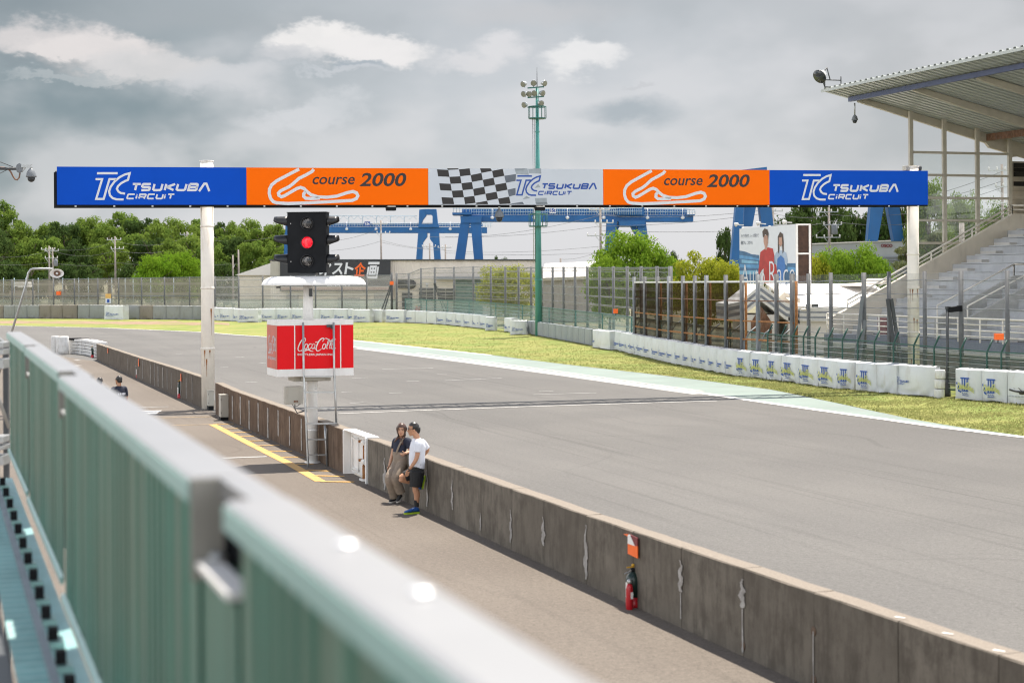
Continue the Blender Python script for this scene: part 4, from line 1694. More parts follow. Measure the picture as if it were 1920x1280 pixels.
# ------------------------------------------------------------------ fire extinguishers
def extinguisher(loc, r, h, lab, body_mat, low_mat, group, hose=True, label_side=-1):
    root = thing('fire_extinguisher', lab, 'fire extinguisher', loc, 0, group)
    mb = MB()
    mb.lathe([(r * .96, .0), (r, .015), (r, h * .30)], loc, 22)
    mb.build('lower_shell', low_mat, root)
    mb = MB()
    mb.lathe([(r, h * .302), (r, h * .78), (r * .93, h * .85), (r * .72, h * .93), (r * .38, h * .985), (r * .26, h)], loc, 22)
    mb.build('cylinder', body_mat, root)
    mb = MB()
    mb.lathe([(r * .24, h), (r * .28, h * 1.05), (r * .28, h * 1.10), (0, h * 1.11)], loc, 12)
    mb.obox(loc + UP * (h * 1.08) + RD * (r * .2), RD * r * .55, TD * r * .14, UP * h * .018)
    mb.build('valve', M['matt_black'], root)
    mb = MB()
    mb.bar(loc + UP * h * 1.13 - RD * r * .9, loc + UP * h * 1.14 + RD * r * .4, r * .16, h * .03)
    mb.lathe([(r * .1, 0), (r * .22, .01), (r * .22, .03), (r * .1, .04)], loc + UP * (h * 1.14), 10)
    mb.build('lever', M['yellow'], root)
    mb = MB()
    mb.bar(loc + UP * h * 1.04 - RD * r * .25, loc + UP * h * .95 - RD * r * 1.2, r * .14, h * .02)
    mb.build('carry_handle', M['galv'], root)
    if hose:
        mb = MB()
        mb.tube([loc + UP * h * 1.04 + RD * r * .2, loc + UP * h * 1.02 + RD * r * .9, loc + UP * h * .86 + RD * r * 1.3, loc + UP * h * .5 + RD * r * 1.32, loc + UP * h * .2 + RD * r * 1.2], [r * .13] * 3 + [r * .15, r * .2], 8)
        mb.build('hose', M['matt_black'], root)
    mb = MB()
    n = 7
    V = []
    for i in range(n):
        th = math.atan2(-loc.y, -loc.x) + label_side * .95 + (i / (n - 1) - .5) * .7
        d = Vector((math.cos(th), math.sin(th), 0)) * (r * 1.012)
        V += [loc + d + UP * h * .28, loc + d + UP * h * .72]
    mb.add(V, [(2 * i, 2 * i + 2, 2 * i + 3, 2 * i + 1) for i in range(n - 1)])
    mb.build('paper_label', M['white'], root)
    return root


EG = 'extinguishers along the pit wall'
extinguisher(G(1187.5, 1137), .103, .47, 'large dark green extinguisher with red foot and white label below the orange flag sign', M['bottle_green'], M['red'], EG)
e2 = G(1180.5, 1142)
root = thing('fire_extinguisher', 'small bright red extinguisher standing in front of the large dark green one', 'fire extinguisher', e2, 0, EG)
mb = MB()
mb.lathe([(.044, 0), (.047, .01), (.047, .27), (.040, .315), (.022, .345)], e2, 20)
mb.build('cylinder', M['red'], root)
mb = MB()
mb.lathe([(.022, .345), (.034, .35), (.034, .385), (.02, .40), (0, .405)], e2, 12)
mb.build('valve', M['galv'], root)
mb = MB()
mb.obox(e2 + Vector((.03, -.038, .19)), Vector((.016, .008, 0)), Vector((-.0005, .001, 0)), UP * .045)
mb.build('paper_label', M['white'], root)
for (x, yb, lab) in ((337, 746, 'dark green extinguisher by the pit wall, closest one before the gantry pole'), (258.5, 708.5, 'dark green extinguisher midway along the far grey-brown pit wall'),
                     (200.5, 681, 'dark green extinguisher near the white padded end of the far pit wall'), (173, 670.5, 'small red-footed extinguisher in front of the white tyre mats')):
    p = G(x, yb)
    extinguisher(p, .085, .56, lab, M['bottle_green'], M['red'], EG, False)


def flag_sign(px, py, wpx, hpx, lab, ragged=False):
    """small coloured marker sheet fixed to the wall face"""
    f = wall_foot(px)
    s = F / f.y
    z = At(px, py, f.y).z
    q = wall_foot(px + 6)
    d = (q - f).normalized()
    nf = Vector((d.y, -d.x, 0))
    nf = nf if nf.x < 0 else -nf
    w, h = wpx / s / max(abs(d.x), .25) * .5, hpx / s / 2
    c = f + nf * .03 + UP * z
    root = thing('marker_sign', lab, 'marker sign', c, 0, 'orange markers on the pit wall')
    A = d.copy()
    mb = MB()
    mb.prism([c - A * w - UP * h, c + A * w - UP * h * 1.1, c + A * w + UP * h * .1, c - A * w - UP * 0], nf * .012)
    mb.build('orange_panel', M['orange'], root)
    if ragged:
        mb = MB()
        mb.prism([c - A * w + UP * .002, c + A * w * .5 + UP * .002, c - A * w * .55 + UP * h * .98, c - A * w * .95 + UP * h * .9], nf * .014)
        mb.build('white_panel', M['white'], root)
        mb = MB()
        mb.prism([c + A * w * .55 + UP * .002, c + A * w + UP * h * .12, c + A * w + UP * h * .9, c - A * w * .5 + UP * h], nf * .012)
        mb.build('maroon_panel', M['maroon'], root)
        mb = MB()
        mb.prism([c - A * w * .96 + UP * h * .9, c - A * w * 1.0 + UP * h * .7, c - A * w * 1.9 + UP * h * .8, c - A * w * .8 + UP * h * .99], nf * .012)
        mb.build('red_tag', M['orange'], root)
    else:
        mb = MB()
        mb.prism([c - A * w * .9 + UP * .02, c + A * w * .9 + UP * h * .12, c + A * w * .6 + UP * h, c - A * w * .6 + UP * h * .9], nf * .010)
        mb.build('upper_panel', M['orange'], root)


flag_sign(1192, 1021.5, 15, 38, 'orange, white and maroon marker sheet above the large green extinguisher', True)
flag_sign(341, 707, 3.4, 14, 'small orange marker above the extinguisher closest to the gantry pole')
flag_sign(261.5, 679, 3.4, 14, 'small orange marker midway along the far pit wall')
flag_sign(203.5, 657, 3, 9, 'tiny orange marker near the white padded end of the pit wall')

# ------------------------------------------------------------------ people
M['skin'] = paint('skin', (0.50, 0.275, 0.175), 0.5, var=0.06, scale=8)
M['skin_tan'] = paint('tanned_skin', (0.42, 0.215, 0.125), 0.5, var=0.06, scale=8)
M['hair_brown'] = paint('brown_hair', (0.060, 0.026, 0.016), 0.45, var=0.5, scale=20)
M['hair_black'] = paint('black_hair', (0.014, 0.012, 0.011), 0.4, var=0.4, scale=20)
M['navy_shirt'] = paint('navy_knit', (0.012, 0.016, 0.034), 0.8, var=0.15, scale=10)
M['white_shirt'] = paint('white_sports_shirt', (0.66, 0.68, 0.74), 0.7, var=0.04, scale=10)
M['khaki'] = paint('khaki_cloth', (0.235, 0.185, 0.140), 0.85, var=0.12, scale=12)
M['black_cloth'] = paint('black_cloth', (0.012, 0.012, 0.013), 0.8, var=0.2, scale=10)
M['shoe_blue'] = paint('blue_mesh_shoe', (0.010, 0.075, 0.27), 0.55, var=0.4, scale=30)
M['lime'] = paint('lime_sole', (0.33, 0.48, 0.02), 0.5)
M['sole_white'] = paint('off_white_sole', (0.50, 0.47, 0.42), 0.6)
M['lips'] = paint('lips', (0.36, 0.10, 0.085), 0.5)


def fused(parts, voxel, name, mat, parent, smooth_it=4):
    """one continuous surface grown from overlapping limbs"""
    tmp = bpy.data.meshes.new('tmp')
    tmp.from_pydata([tuple(v) for v in parts.v], [], parts.f)
    ob = bpy.data.objects.new('tmp', tmp)
    COL.objects.link(ob)
    rm = ob.modifiers.new('r', 'REMESH')
    rm.mode = 'VOXEL'
    rm.voxel_size = voxel
    rm.use_smooth_shade = True
    sm = ob.modifiers.new('s', 'SMOOTH')
    sm.factor = 0.5
    sm.iterations = smooth_it
    bpy.context.view_layer.update()
    dg = bpy.context.evaluated_depsgraph_get()
    me = bpy.data.meshes.new_from_object(ob.evaluated_get(dg))
    bpy.data.objects.remove(ob)
    bpy.data.meshes.remove(tmp)
    off = ROOT[parent]
    me.transform(Matrix.Translation(-off))
    me.materials.clear()
    me.materials.append(mat)
    me.name = name
    o = bpy.data.objects.new(name, me)
    COL.objects.link(o)
    o.parent = parent
    ROOT[o] = off
    return o


def loft(mb, rings, n=20):
    """closed body through elliptical rings (centre, side vector, forward vector)"""
    o = len(mb.v)
    for (c, a, b) in rings:
        for k in range(n):
            th = 2 * math.pi * k / n
            mb.v.append(Vector(c) + Vector(a) * math.cos(th) + Vector(b) * math.sin(th))
    m = len(rings)
    for i in range(m - 1):
        for k in range(n):
            p, q = o + i * n + k, o + i * n + (k + 1) % n
            mb.f.append((p, q, q + n, p + n))
            mb.sm.append(True)
    mb.f.append(tuple(o + k for k in reversed(range(n))))
    mb.f.append(tuple(o + (m - 1) * n + k for k in range(n)))
    mb.sm += [True, True]


def ball(mb, c, r, sx=1.0, sy=1.0, sz=1.0, A=None, B=None, n=16):
    A = Vector(A) if A is not None else Vector((1, 0, 0))
    B = Vector(B) if B is not None else Vector((0, 1, 0))
    C_ = A.cross(B)
    rings = []
    for i in range(n // 2 + 1):
        ph = math.pi * (i / (n // 2)) - math.pi / 2
        rr = max(math.cos(ph), .02) * r
        rings.append((Vector(c) + C_ * (math.sin(ph) * r * sz), A * rr * sx, B * rr * sy))
    loft(mb, rings, n)


def limb(mb, pts, rs, k=5, n=14):
    q = spline2([tuple(p) for p in pts], k)
    m = len(q)
    seg = len(pts) - 1
    r = []
    for i in range(m):
        t = i / (m - 1) * seg
        a = min(int(t), seg - 1)
        r.append(lerp(rs[a], rs[a + 1], t - a))
    mb.tube(q, r, n)


def hand(mb, wrist, d, palm_n, side, curl=0.6, size=1.0):
    """palm, four unequal curled fingers and a thumb from the side of the palm; d: direction, palm_n: where the palm faces, side: thumb side"""
    d, palm_n, side = Vector(d).normalized(), Vector(palm_n).normalized(), Vector(side).normalized()
    L_ = .085 * size
    rings = [(Vector(wrist) + d * (L_ * t), side * (w * size), palm_n * (h * size)) for t, w, h in ((-.2, .026, .02), (.1, .03, .018), (.55, .039, .016), (1.0, .037, .012))]
    loft(mb, rings, 14)
    base = Vector(wrist) + d * (L_ * .95)
    for i, ln in enumerate((.068, .078, .072, .056)):
        p = base + side * (.028 - .0187 * i) * size
        pts = [p - d * .02]
        dirv = d.copy()
        for j, f in enumerate((.42, .32, .26)):
            an = curl * (0.45 + .4 * j) + .04 * i
            dv = (d * math.cos(an) + palm_n * math.sin(an)).normalized()
            p = p + dv * (ln * f * size)
            pts.append(p)
        mb.tube(pts, [.0095 * size, .0092 * size, .0085 * size, .0075 * size], 8)
    p = Vector(wrist) + d * (L_ * .25) + side * .026 * size
    q = p + (side * .7 + d * .6 + palm_n * .25).normalized() * .035 * size
    r_ = q + (side * .2 + d * .8 + palm_n * .5).normalized() * .032 * size
    mb.tube([p - side * .015, q, r_], [.013 * size, .0105 * size, .0085 * size], 8)


def head(mb, c, fwd, up, size=1.0):
    """skull, jaw, brow, nose, chin and ears in one lump of overlapping forms"""
    fwd, up = Vector(fwd).normalized(), Vector(up).normalized()
    side = fwd.cross(up).normalized()
    up = side.cross(fwd).normalized()
    k = size
    rings = []
    for z, w, fb, fo in ((-.118, .022, .020, .060), (-.108, .040, .040, .045), (-.085, .052, .066, .022), (-.05, .062, .084, .006), (-.01, .070, .092, .0), (.03, .074, .097, -.004), (.07, .071, .092, -.008), (.10, .056, .072, -.010),
                         (.118, .032, .042, -.010), (.124, .01, .012, -.01)):
        rings.append((Vector(c) + up * z * k + fwd * fo * k, side * w * k, fwd * fb * k))
    loft(mb, rings, 24)
    mb.tube([Vector(c) + fwd * .086 * k + up * .012 * k, Vector(c) + fwd * .112 * k - up * .028 * k, Vector(c) + fwd * .092 * k - up * .040 * k], [.008 * k, .014 * k, .012 * k], 8)
    ball(mb, Vector(c) + fwd * .088 * k - up * .068 * k, .02 * k, 1.1, .6, .7, side, fwd)
    for s in (-1, 1):
        ball(mb, Vector(c) + side * (s * .073 * k) - fwd * .008 * k - up * .008 * k, .031 * k, .32, .6, 1.0, side, fwd)
    return side, up


def face_parts(root_body, c, fwd, side, up, k=1.0, smile=False):
    for s in (-1, 1):
        m = MB()
        ball(m, Vector(c) + fwd * .087 * k + side * s * .031 * k + up * .012 * k, .011 * k, 1.3, .5, .6, side, fwd, 10)
        m.build('eye', M['black'], root_body)
        m = MB()
        m.tube([Vector(c) + fwd * .094 * k + side * s * .014 * k + up * .030 * k, Vector(c) + fwd * .092 * k + side * s * .034 * k + up * .036 * k, Vector(c) + fwd * .080 * k + side * s * .052 * k + up * .031 * k], [.004 * k] * 3, 6)
        m.build('eyebrow', M['hair_black'], root_body)
    m = MB()
    u = .008 if smile else .0
    m.tube([Vector(c) + fwd * .086 * k + side * -.026 * k - up * (.066 - u) * k, Vector(c) + fwd * .1 * k - up * .070 * k, Vector(c) + fwd * .086 * k + side * .026 * k - up * (.066 - u) * k], [.003 * k, .007 * k, .003 * k], 6)
    m.build('mouth', M['lips'], root_body)


def zc(x, y, Y):
    """joint from the enlarged picture of the couple"""
    return At(680 + x / 5.817, 760 + y / 5.817, Y)


def shoe(mb, heel, toe, up, w=.042, h=.07):
    heel, toe, up = Vector(heel), Vector(toe), Vector(up).normalized()
    d = (toe - heel)
    s = d.cross(up).normalized()
    rings = []
    for t, ww, hh in ((-.04, .6, .55), (.03, .85, .95), (.18, .95, 1.15), (.4, .95, .95), (.65, 1.1, .66), (.85, 1.0, .5), (.98, .62, .36), (1.03, .25, .2)):
        rings.append((heel + d * t + up * (h * hh / 2), s * w * ww, up * (h * hh / 2)))
    loft(mb, rings, 16)


def sole(mb, heel, toe, up, w=.045, th=.022):
    heel, toe, up = Vector(heel), Vector(toe), Vector(up).normalized()
    d = toe - heel
    s = d.cross(up).normalized()
    top = [(-.06, 0), (-.04, .6), (.05, .85), (.3, .8), (.65, 1.05), (.88, .95), (1.02, .5), (1.06, 0)]
    pts = [heel + d * t + s * w * k for t, k in top] + [heel + d * t - s * w * k for t, k in reversed(top[1:-1])]
    mb.prism([p - up * th * .6 for p in pts], up * th)


# --- woman leaning on the wall
YW = 33.6
root = thing('person', 'woman with long brown hair in navy top and khaki dungarees leaning on the wall', 'person', G(736, 941), 0, 'couple at the pit wall')
wf = Vector((-.62, -.78, 0)).normalized()          # chest direction
wsR = wf.cross(UP).normalized()                    # towards her right hand
hc = zc(424, 262, YW)
pelv = zc(415, 600, YW - .02)
waist = zc(400, 520, YW + .02)
chest = zc(418, 410, YW + .06)
neckb = zc(422, 345, YW + .06)
shR, shL = zc(360, 385, YW + .16), zc(498, 383, YW - .06)
elR, haR = zc(322, 545, YW + .17), zc(292, 652, YW + .06)
elL, haL = zc(512, 490, YW - .12), zc(462, 522, YW - .30)
hipR, hipL = zc(385, 615, YW + .05), zc(440, 615, YW - .06)
knR, anR = zc(292, 795, YW - .26), zc(345, 1012, YW - .12)
knL, anL = zc(362, 790, YW - .30), zc(420, 965, YW - .22)
b = MB()
hf = Vector((-.10, -.98, -.10)).normalized()
side, hup = head(b, hc, hf, Vector((.06, 0, 1)), .98)
limb(b, [neckb - UP * .04, neckb + UP * .03, hc - UP * .07], [.062, .048, .048])
loft(b, [(pelv - UP * .06, wsR * .15, wf * .10), (pelv, wsR * .165, wf * .11), (waist, wsR * .125, wf * .09), (chest, wsR * .150, wf * .105), (lerp(chest, neckb, .7), wsR * .145, wf * .08), (neckb, wsR * .06, wf * .055)])
limb(b, [shR, elR, haR], [.046, .037, .024])
limb(b, [shL, elL, haL], [.046, .037, .024])
hand(b, haR, (haR - elR), -wsR, wf, .8, .95)
hand(b, haL, (haL - elL) + Vector((-.05, 0, -.03)), Vector((.2, .6, .5)), Vector((-.2, -.4, 1)), .7, .95)
limb(b, [hipR, knR, anR], [.085, .056, .038])
limb(b, [hipL, knL, anL], [.085, .056, .038])
body = fused(b, .0065, 'body', M['skin'], root)
face_parts(body, hc, hf, side, hup, .98, True)
t = MB()
loft(t, [(waist - UP * .05, wsR * .145, wf * .11), (waist + UP * .02, wsR * .142, wf * .108), (lerp(waist, chest, .6), wsR * .155, wf * .118), (chest + UP * .01, wsR * .168, wf * .118), (lerp(chest, neckb, .62), wsR * .160, wf * .092), (lerp(chest, neckb, .92), wsR * .095, wf * .075)])
limb(t, [lerp(chest, shR, .5), shR, lerp(shR, elR, .52)], [.07, .066, .060])
limb(t, [lerp(chest, shL, .5), shL, lerp(shL, elL, .8)], [.07, .066, .060])
fused(t, .009, 'navy_top', M['navy_shirt'], root)
t = MB()
loft(t, [(pelv - UP * .12, wsR * .13, wf * .11), (pelv - UP * .04, wsR * .178, wf * .130), (pelv + UP * .05, wsR * .170, wf * .128), (waist - UP * .01, wsR * .150, wf * .116), (waist + UP * .035, wsR * .148, wf * .115)])
limb(t, [hipR, lerp(hipR, knR, .5), knR, lerp(knR, anR, .5), anR + UP * .02], [.108, .100, .092, .090, .088])
limb(t, [hipL, lerp(hipL, knL, .5), knL, lerp(knL, anL, .5), anL + UP * .02], [.108, .100, .092, .090, .088])
fused(t, .009, 'dungarees', M['khaki'], root, 3)
m = MB()
sp = [waist + wsR * -.02 + wf * .118, lerp(waist, chest, .5) + wsR * -.055 + wf * .130, chest + wsR * -.085 + wf * .124, lerp(chest, neckb, .75) + wsR * -.105 + wf * .075, lerp(chest, neckb, .85) + wsR * -.108 + wf * .0]
for a, q in zip(sp, sp[1:]):
    m.obox((a + q) / 2, (q - a) / 2 * 1.05, wsR * .02, (q - a).cross(wsR).normalized() * .006)
m.build('strap', M['khaki'], root)
hb = MB()
ball(hb, hc + hup * .036 - hf * .008, .106, .86, 1.02, .98, side, hf)
for s_, ex in ((-1, (436, 430)), (1, (346, 400))):
    tip = zc(ex[0], ex[1], YW - .02 + (.06 if s_ > 0 else -.06))
    limb(hb, [hc + side * s_ * -.05 + hup * .07, hc + side * s_ * -.080 - hf * .01 + hup * 0.0, lerp(hc, tip, .55) + side * s_ * -.03 - hf * .01, tip], [.034, .030, .040, .020])
limb(hb, [hc - hf * .07, hc - hf * .08 - UP * .12, neckb - hf * .08 - UP * .08], [.07, .075, .04])
cut = fused(hb, .009, 'hair', M['hair_brown'], root)
# keep the face clear of hair
bm = bmesh.new()
bm.from_mesh(cut.data)
cl = hc - ROOT[root]
kill = [v for v in bm.verts if (v.co - cl).dot(hf) > .045 and abs((v.co - cl).dot(side)) < .054 and -.16 < (v.co - cl).dot(hup) < .055]
bmesh.ops.delete(bm, geom=kill, context='VERTS')
bm.to_mesh(cut.data)
bm.free()
for (an, tx, ty, dz) in ((anR, 292, 1060, 0), (anL, 375, 1052, .01)):
    toe = zc(tx, ty, YW - .32 if an is anL else YW - .2)
    toe.z = max(toe.z, .02)
    heel = Vector((an.x, an.y, max(an.z - .085, .015))) + (an - toe).normalized() * .03
    up = UP if an is anR else Vector((-.35, -.3, .8)).normalized()
    m = MB()
    shoe(m, heel + UP * .012, toe + UP * .012, up)
    sh = m.build('shoe', M['black_cloth'], root)
    m = MB()
    sole(m, heel, toe, up)
    m.build('sole', M['sole_white'], sh)
ph = MB()
ph.obox(haR + (haR - elR).normalized() * .085 + wf * .01, (haR - elR).normalized() * .07, wf * .035, wsR * .005)
tag(ph.build('mobile_phone', M['black']), 'black mobile phone held low in the hand of the woman in dungarees', 'mobile phone')

# --- man with one foot up against the wall
YM = 32.0
root = thing('person', 'man in white sports shirt and black shorts with one foot raised against the wall', 'person', G(775, 960), 0, 'couple at the pit wall')
mf = Vector((-.93, -.36, 0)).normalized()          # chest direction, away from the wall
msL = UP.cross(mf).normalized()                    # towards his left hand, the viewer
hc = zc(553, 258, YM + .02)
neckb = zc(588, 352, YM + .02)
chest = zc(600, 445, YM + .02)
waist = zc(592, 590, YM)
pelv = zc(588, 700, YM)
shL, elL, haL = zc(608, 402, YM - .20), zc(588, 572, YM - .24), zc(512, 690, YM - .26)
shR, elR, haR = zc(655, 400, YM + .18), zc(706, 478, YM + .26), zc(668, 540, YM + .30)
hipL, hipR = zc(590, 720, YM - .10), zc(580, 720, YM + .10)
knL, anL = zc(575, 900, YM - .12), zc(588, 1080, YM - .10)
knR, anR = zc(420, 790, YM - .02), zc(622, 845, YM + .18)
b = MB()
hf = Vector((-.95, -.10, -.08)).normalized()
side, hup = head(b, hc, hf, Vector((.08, 0, 1)), 1.02)
limb(b, [neckb - UP * .05, neckb + UP * .02, hc - UP * .05 + Vector((.03, 0, 0))], [.075, .060, .058])
loft(b, [(pelv - UP * .06, msL * .15, mf * .11), (pelv + UP * .03, msL * .165, mf * .12), (waist, msL * .155, mf * .125), (chest, msL * .165, mf * .120), (lerp(chest, neckb, .7), msL * .16, mf * .085), (neckb, msL * .07, mf * .065)])
limb(b, [shL, elL, haL], [.052, .042, .027])
limb(b, [shR, elR, haR], [.052, .042, .027])
hand(b, haL, (haL - elL) + Vector((-.02, 0, -.06)), Vector((.6, .3, -.3)), mf, .55, 1.03)
hand(b, haR, Vector((-.3, .2, -.9)), Vector((-.5, 0, -.3)), mf, .5, 1.0)
limb(b, [hipL, knL, lerp(knL, anL, .35) + Vector((.02, 0, 0)), anL, anL - UP * .05], [.088, .058, .060, .038, .036])
limb(b, [hipR, knR, lerp(knR, anR, .4) - UP * .015, anR], [.085, .062, .058, .038])
body = fused(b, .0065, 'body', M['skin_tan'], root)
face_parts(body, hc, hf, side, hup, 1.02)
t = MB()
loft(t, [(waist - UP * .17, msL * .170, mf * .140), (waist - UP * .05, msL * .178, mf * .150), (waist + UP * .06, msL * .178, mf * .150), (chest, msL * .188, mf * .145), (chest + UP * .07, msL * .185, mf * .122), (lerp(chest, neckb, .82), msL * .11, mf * .085), (lerp(chest, neckb, .98), msL * .078, mf * .075)])
limb(t, [lerp(chest + UP * .07, shL, .5), shL - UP * .01, lerp(shL, elL, .62)], [.066, .066, .068])
limb(t, [lerp(chest + UP * .07, shR, .5), shR - UP * .01, lerp(shR, elR, .85)], [.066, .066, .066])
sh_ = fused(t, .009, 'shirt', M['white_shirt'], root)
t = MB()
loft(t, [(pelv - UP * .14, msL * .14, mf * .13), (pelv - UP * .05, msL * .185, mf * .150), (pelv + UP * .08, msL * .172, mf * .142)])
limb(t, [hipL, lerp(hipL, knL, .5), lerp(hipL, knL, .93)], [.125, .122, .118])
limb(t, [hipR, lerp(hipR, knR, .45), lerp(hipR, knR, .80)], [.118, .108, .100])
fused(t, .009, 'shorts', M['black_cloth'], root)
hb = MB()
ball(hb, hc + hup * .038 - hf * .010, .108, .82, 1.0, .96, side, hf)
limb(hb, [hc - hf * .07 + hup * .02, hc - hf * .072 - hup * .03, hc - hf * .058 - hup * .08], [.066, .062, .045])
hr = fused(hb, .009, 'hair', M['hair_black'], root)
bm = bmesh.new()
bm.from_mesh(hr.data)
cl = hc - ROOT[root]
kill = [v for v in bm.verts if (v.co - cl).dot(hf) > .050 - abs((v.co - cl).dot(side)) * .4 and (v.co - cl).dot(hup) < .068 + (.03 if (v.co - cl).dot(hf) > .075 else 0)]
bmesh.ops.delete(bm, geom=kill, context='VERTS')
bm.to_mesh(hr.data)
bm.free()
m = MB()
for s in (-1, 1):
    c0 = hc + hf * .098 + side * s * .033 + hup * .010
    pts = [c0 + side * (.024 * math.cos(2 * math.pi * k / 10)) + hup * (.017 * math.sin(2 * math.pi * k / 10)) for k in range(11)]
    m.tube(pts, .0028, 5, False)
    m.tube([c0 + side * s * .024, c0 + side * s * .045 - hf * .03, hc + side * s * .077 - hf * .01 + hup * .012], .0028, 5)
m.build('glasses', M['black'], root)
m = MB()
limb(m, [lerp(knL, anL, .70), anL, anL - UP * .04], [.048, .045, .044])
m.build('sock', M['black_cloth'], root)
toe, heel = zc(484, 1160, YM - .20), zc(612, 1140, YM - .06)
heel.z, toe.z = .022, .02
heel = Vector((anL.x + .035, anL.y + .01, .022))
toe = heel + (Vector((toe.x, toe.y, .022)) - heel).normalized() * .285
m = MB()
shoe(m, heel + UP * .014, toe + UP * .014, UP, .046, .085)
sh2 = m.build('shoe', M['shoe_blue'], root)
m = MB()
sole(m, heel, toe, UP, .05, .03)
m.build('sole', M['lime'], sh2)
m = MB()
dd = (toe - heel).normalized()
for k in range(4):
    c0 = heel + dd * (.11 + .03 * k) + UP * (.105 - .012 * k)
    m.bar(c0 + dd.cross(UP) * .03 - UP * .015, c0 - dd.cross(UP) * .03 - UP * .015, .008)
m.build('lace', M['white_shirt'], sh2)
# raised shoe flat on the wall
wn = -RD
heel = zc(640, 905, YM + .22)
toe = zc(664, 770, YM + .22)
m = MB()
shoe(m, heel, toe, wn, .044, .075)
sh3 = m.build('shoe', M['shoe_blue'], root)
m = MB()
sole(m, heel - wn * .012, toe - wn * .012, wn, .05, .032)
m.build('sole', M['lime'], sh3)
m = MB()
hem = waist - UP * .13 - mf * .10 + msL * .125
g2 = lambda x, y: hem - mf * -1 * 0 + (mf * -1) * (x * .1) + UP * (y * .05) + msL * .018
put_text(m, 'RW', -.45, .55, -.4, .5, lambda x, y: zc(634 + (x + .45) * 27, 655 - (y + .4) * 20, YM - .165 + (x + .45) * .10), 0, .02)
m.build('print', M['black_cloth'], sh_)


# --- people on the pit lane, mostly behind the balcony rail
def standing(px, Y, zt, lab, shirt, hair, fwd):
    base = At(px, 700, Y)
    base = Vector((base.x, base.y, 0.003))
    k = zt / 1.75
    f = Vector(fwd).normalized()
    s = f.cross(UP).normalized()
    P = lambda x, y, z: base + s * x * k + f * y * k + UP * z * k
    root = thing('person', lab, 'person', base, 0, 'people on the pit lane')
    b = MB()
    hc = P(0, .01, 1.625)
    hs, hu = head(b, hc, f, UP, k)
    limb(b, [P(0, -.02, 1.42), P(0, -.01, 1.56)], [.062, .055])
    loft(b, [(P(0, 0, .86), s * .15, f * .1), (P(0, 0, .95), s * .165, f * .11), (P(0, 0, 1.1), s * .145, f * .1), (P(0, 0, 1.28), s * .165, f * .115), (P(0, -.01, 1.40), s * .16, f * .085), (P(0, -.02, 1.46), s * .06, f * .06)])
    for q in (-1, 1):
        limb(b, [P(.19 * q, -.01, 1.39), P(.24 * q, -.02, 1.11), P(.22 * q, .07, .87)], [.05, .04, .026])
        hand(b, P(.22 * q, .07, .87), (0, 0, -1), -s * q, f, .5)
        limb(b, [P(.09 * q, 0, .88), P(.10 * q, .02, .48), P(.10 * q, -.02, .08)], [.085, .055, .038])
    bd = fused(b, .008, 'body', M['skin_tan'], root)
    face_parts(bd, hc, f, hs, hu, k)
    t = MB()
    loft(t, [(P(0, 0, .90), s * .178, f * .125), (P(0, 0, 1.08), s * .165, f * .12), (P(0, 0, 1.28), s * .185, f * .130), (P(0, -.01, 1.40), s * .180, f * .10), (P(0, -.015, 1.475), s * .085, f * .075)])
    for q in (-1, 1):
        limb(t, [P(.13 * q, -.01, 1.395), P(.195 * q, -.01, 1.385), P(.228 * q, -.015, 1.19)], [.07, .068, .062])
    so = fused(t, .01, 'shirt', M[shirt], root)
    t = MB()
    loft(t, [(P(0, 0, .80), s * .14, f * .11), (P(0, 0, .92), s * .175, f * .122), (P(0, 0, 1.0), s * .165, f * .118)])
    for q in (-1, 1):
        limb(t, [P(.09 * q, 0, .88), P(.10 * q, .02, .48), P(.10 * q, -.02, .10)], [.10, .078, .068])
    fused(t, .01, 'trousers', M['black_cloth'], root)
    hb = MB()
    ball(hb, hc + UP * .036 * k - f * .020 * k, .097 * k, .88, 1.02, .95, s, f)
    limb(hb, [hc - f * .06 * k, hc - f * .062 * k - UP * .06 * k], [.068 * k, .058 * k])
    h = fused(hb, .009, 'hair', M[hair], root)
    bm = bmesh.new()
    bm.from_mesh(h.data)
    cl = hc - base
    kill = [v for v in bm.verts if (v.co - cl).dot(f) > .05 and (v.co - cl).dot(UP) < .07]
    bmesh.ops.delete(bm, geom=kill, context='VERTS')
    bm.to_mesh(h.data)
    bm.free()
    for q in (-1, 1):
        m = MB()
        shoe(m, P(.10 * q, -.06, .005), P(.12 * q, .20, .005), UP)
        m.build('shoe', M['black_cloth'], root)
    return root, so, P, s, f


r_, so, P, s, f = standing(222.5, 46.5, 1.79, 'dark-haired man in navy T-shirt with white back print walking in the pit lane', 'navy_shirt', 'hair_black', (-.75, .62, 0))
m = MB()
for k in range(5):
    m.obox(P(-.10 + .05 * k, -.128 - .008 * (2 - abs(2 - k)), 1.27), s * .016, f * .004, UP * (.03 if k % 2 else .026))
m.build('print', M['white_shirt'], so)
standing(186.5, 47.0, 1.72, 'dark-haired person in the pit lane with only the head top above the rail', 'black_cloth', 'hair_black', (-.5, .8, 0))

# ------------------------------------------------------------------ covered tyre barriers along the verge
BT = [(0, 573), (195, 572), (377, 574), (402, 577), (446, 579), (560, 578.5), (715, 580.5), (756, 582), (835, 586), (910, 592), (994, 602), (1107, 617), (1141, 619), (1195, 628.5), (1249, 638), (1310, 648.5), (1378, 658),
      (1435, 663), (1480, 668), (1562, 676), (1600, 680), (1680, 684), (1750, 688), (1789, 692), (1890, 697), (2000, 703)]
rnd = random.Random(21)
# (x0, x1, cover, print, forward px, words that single it out)
BL = []


def blk(x0, x1, cover='tarp', mark=None, fwd=0.0, word=None):
    BL.append((x0, x1, cover, mark, fwd, word))


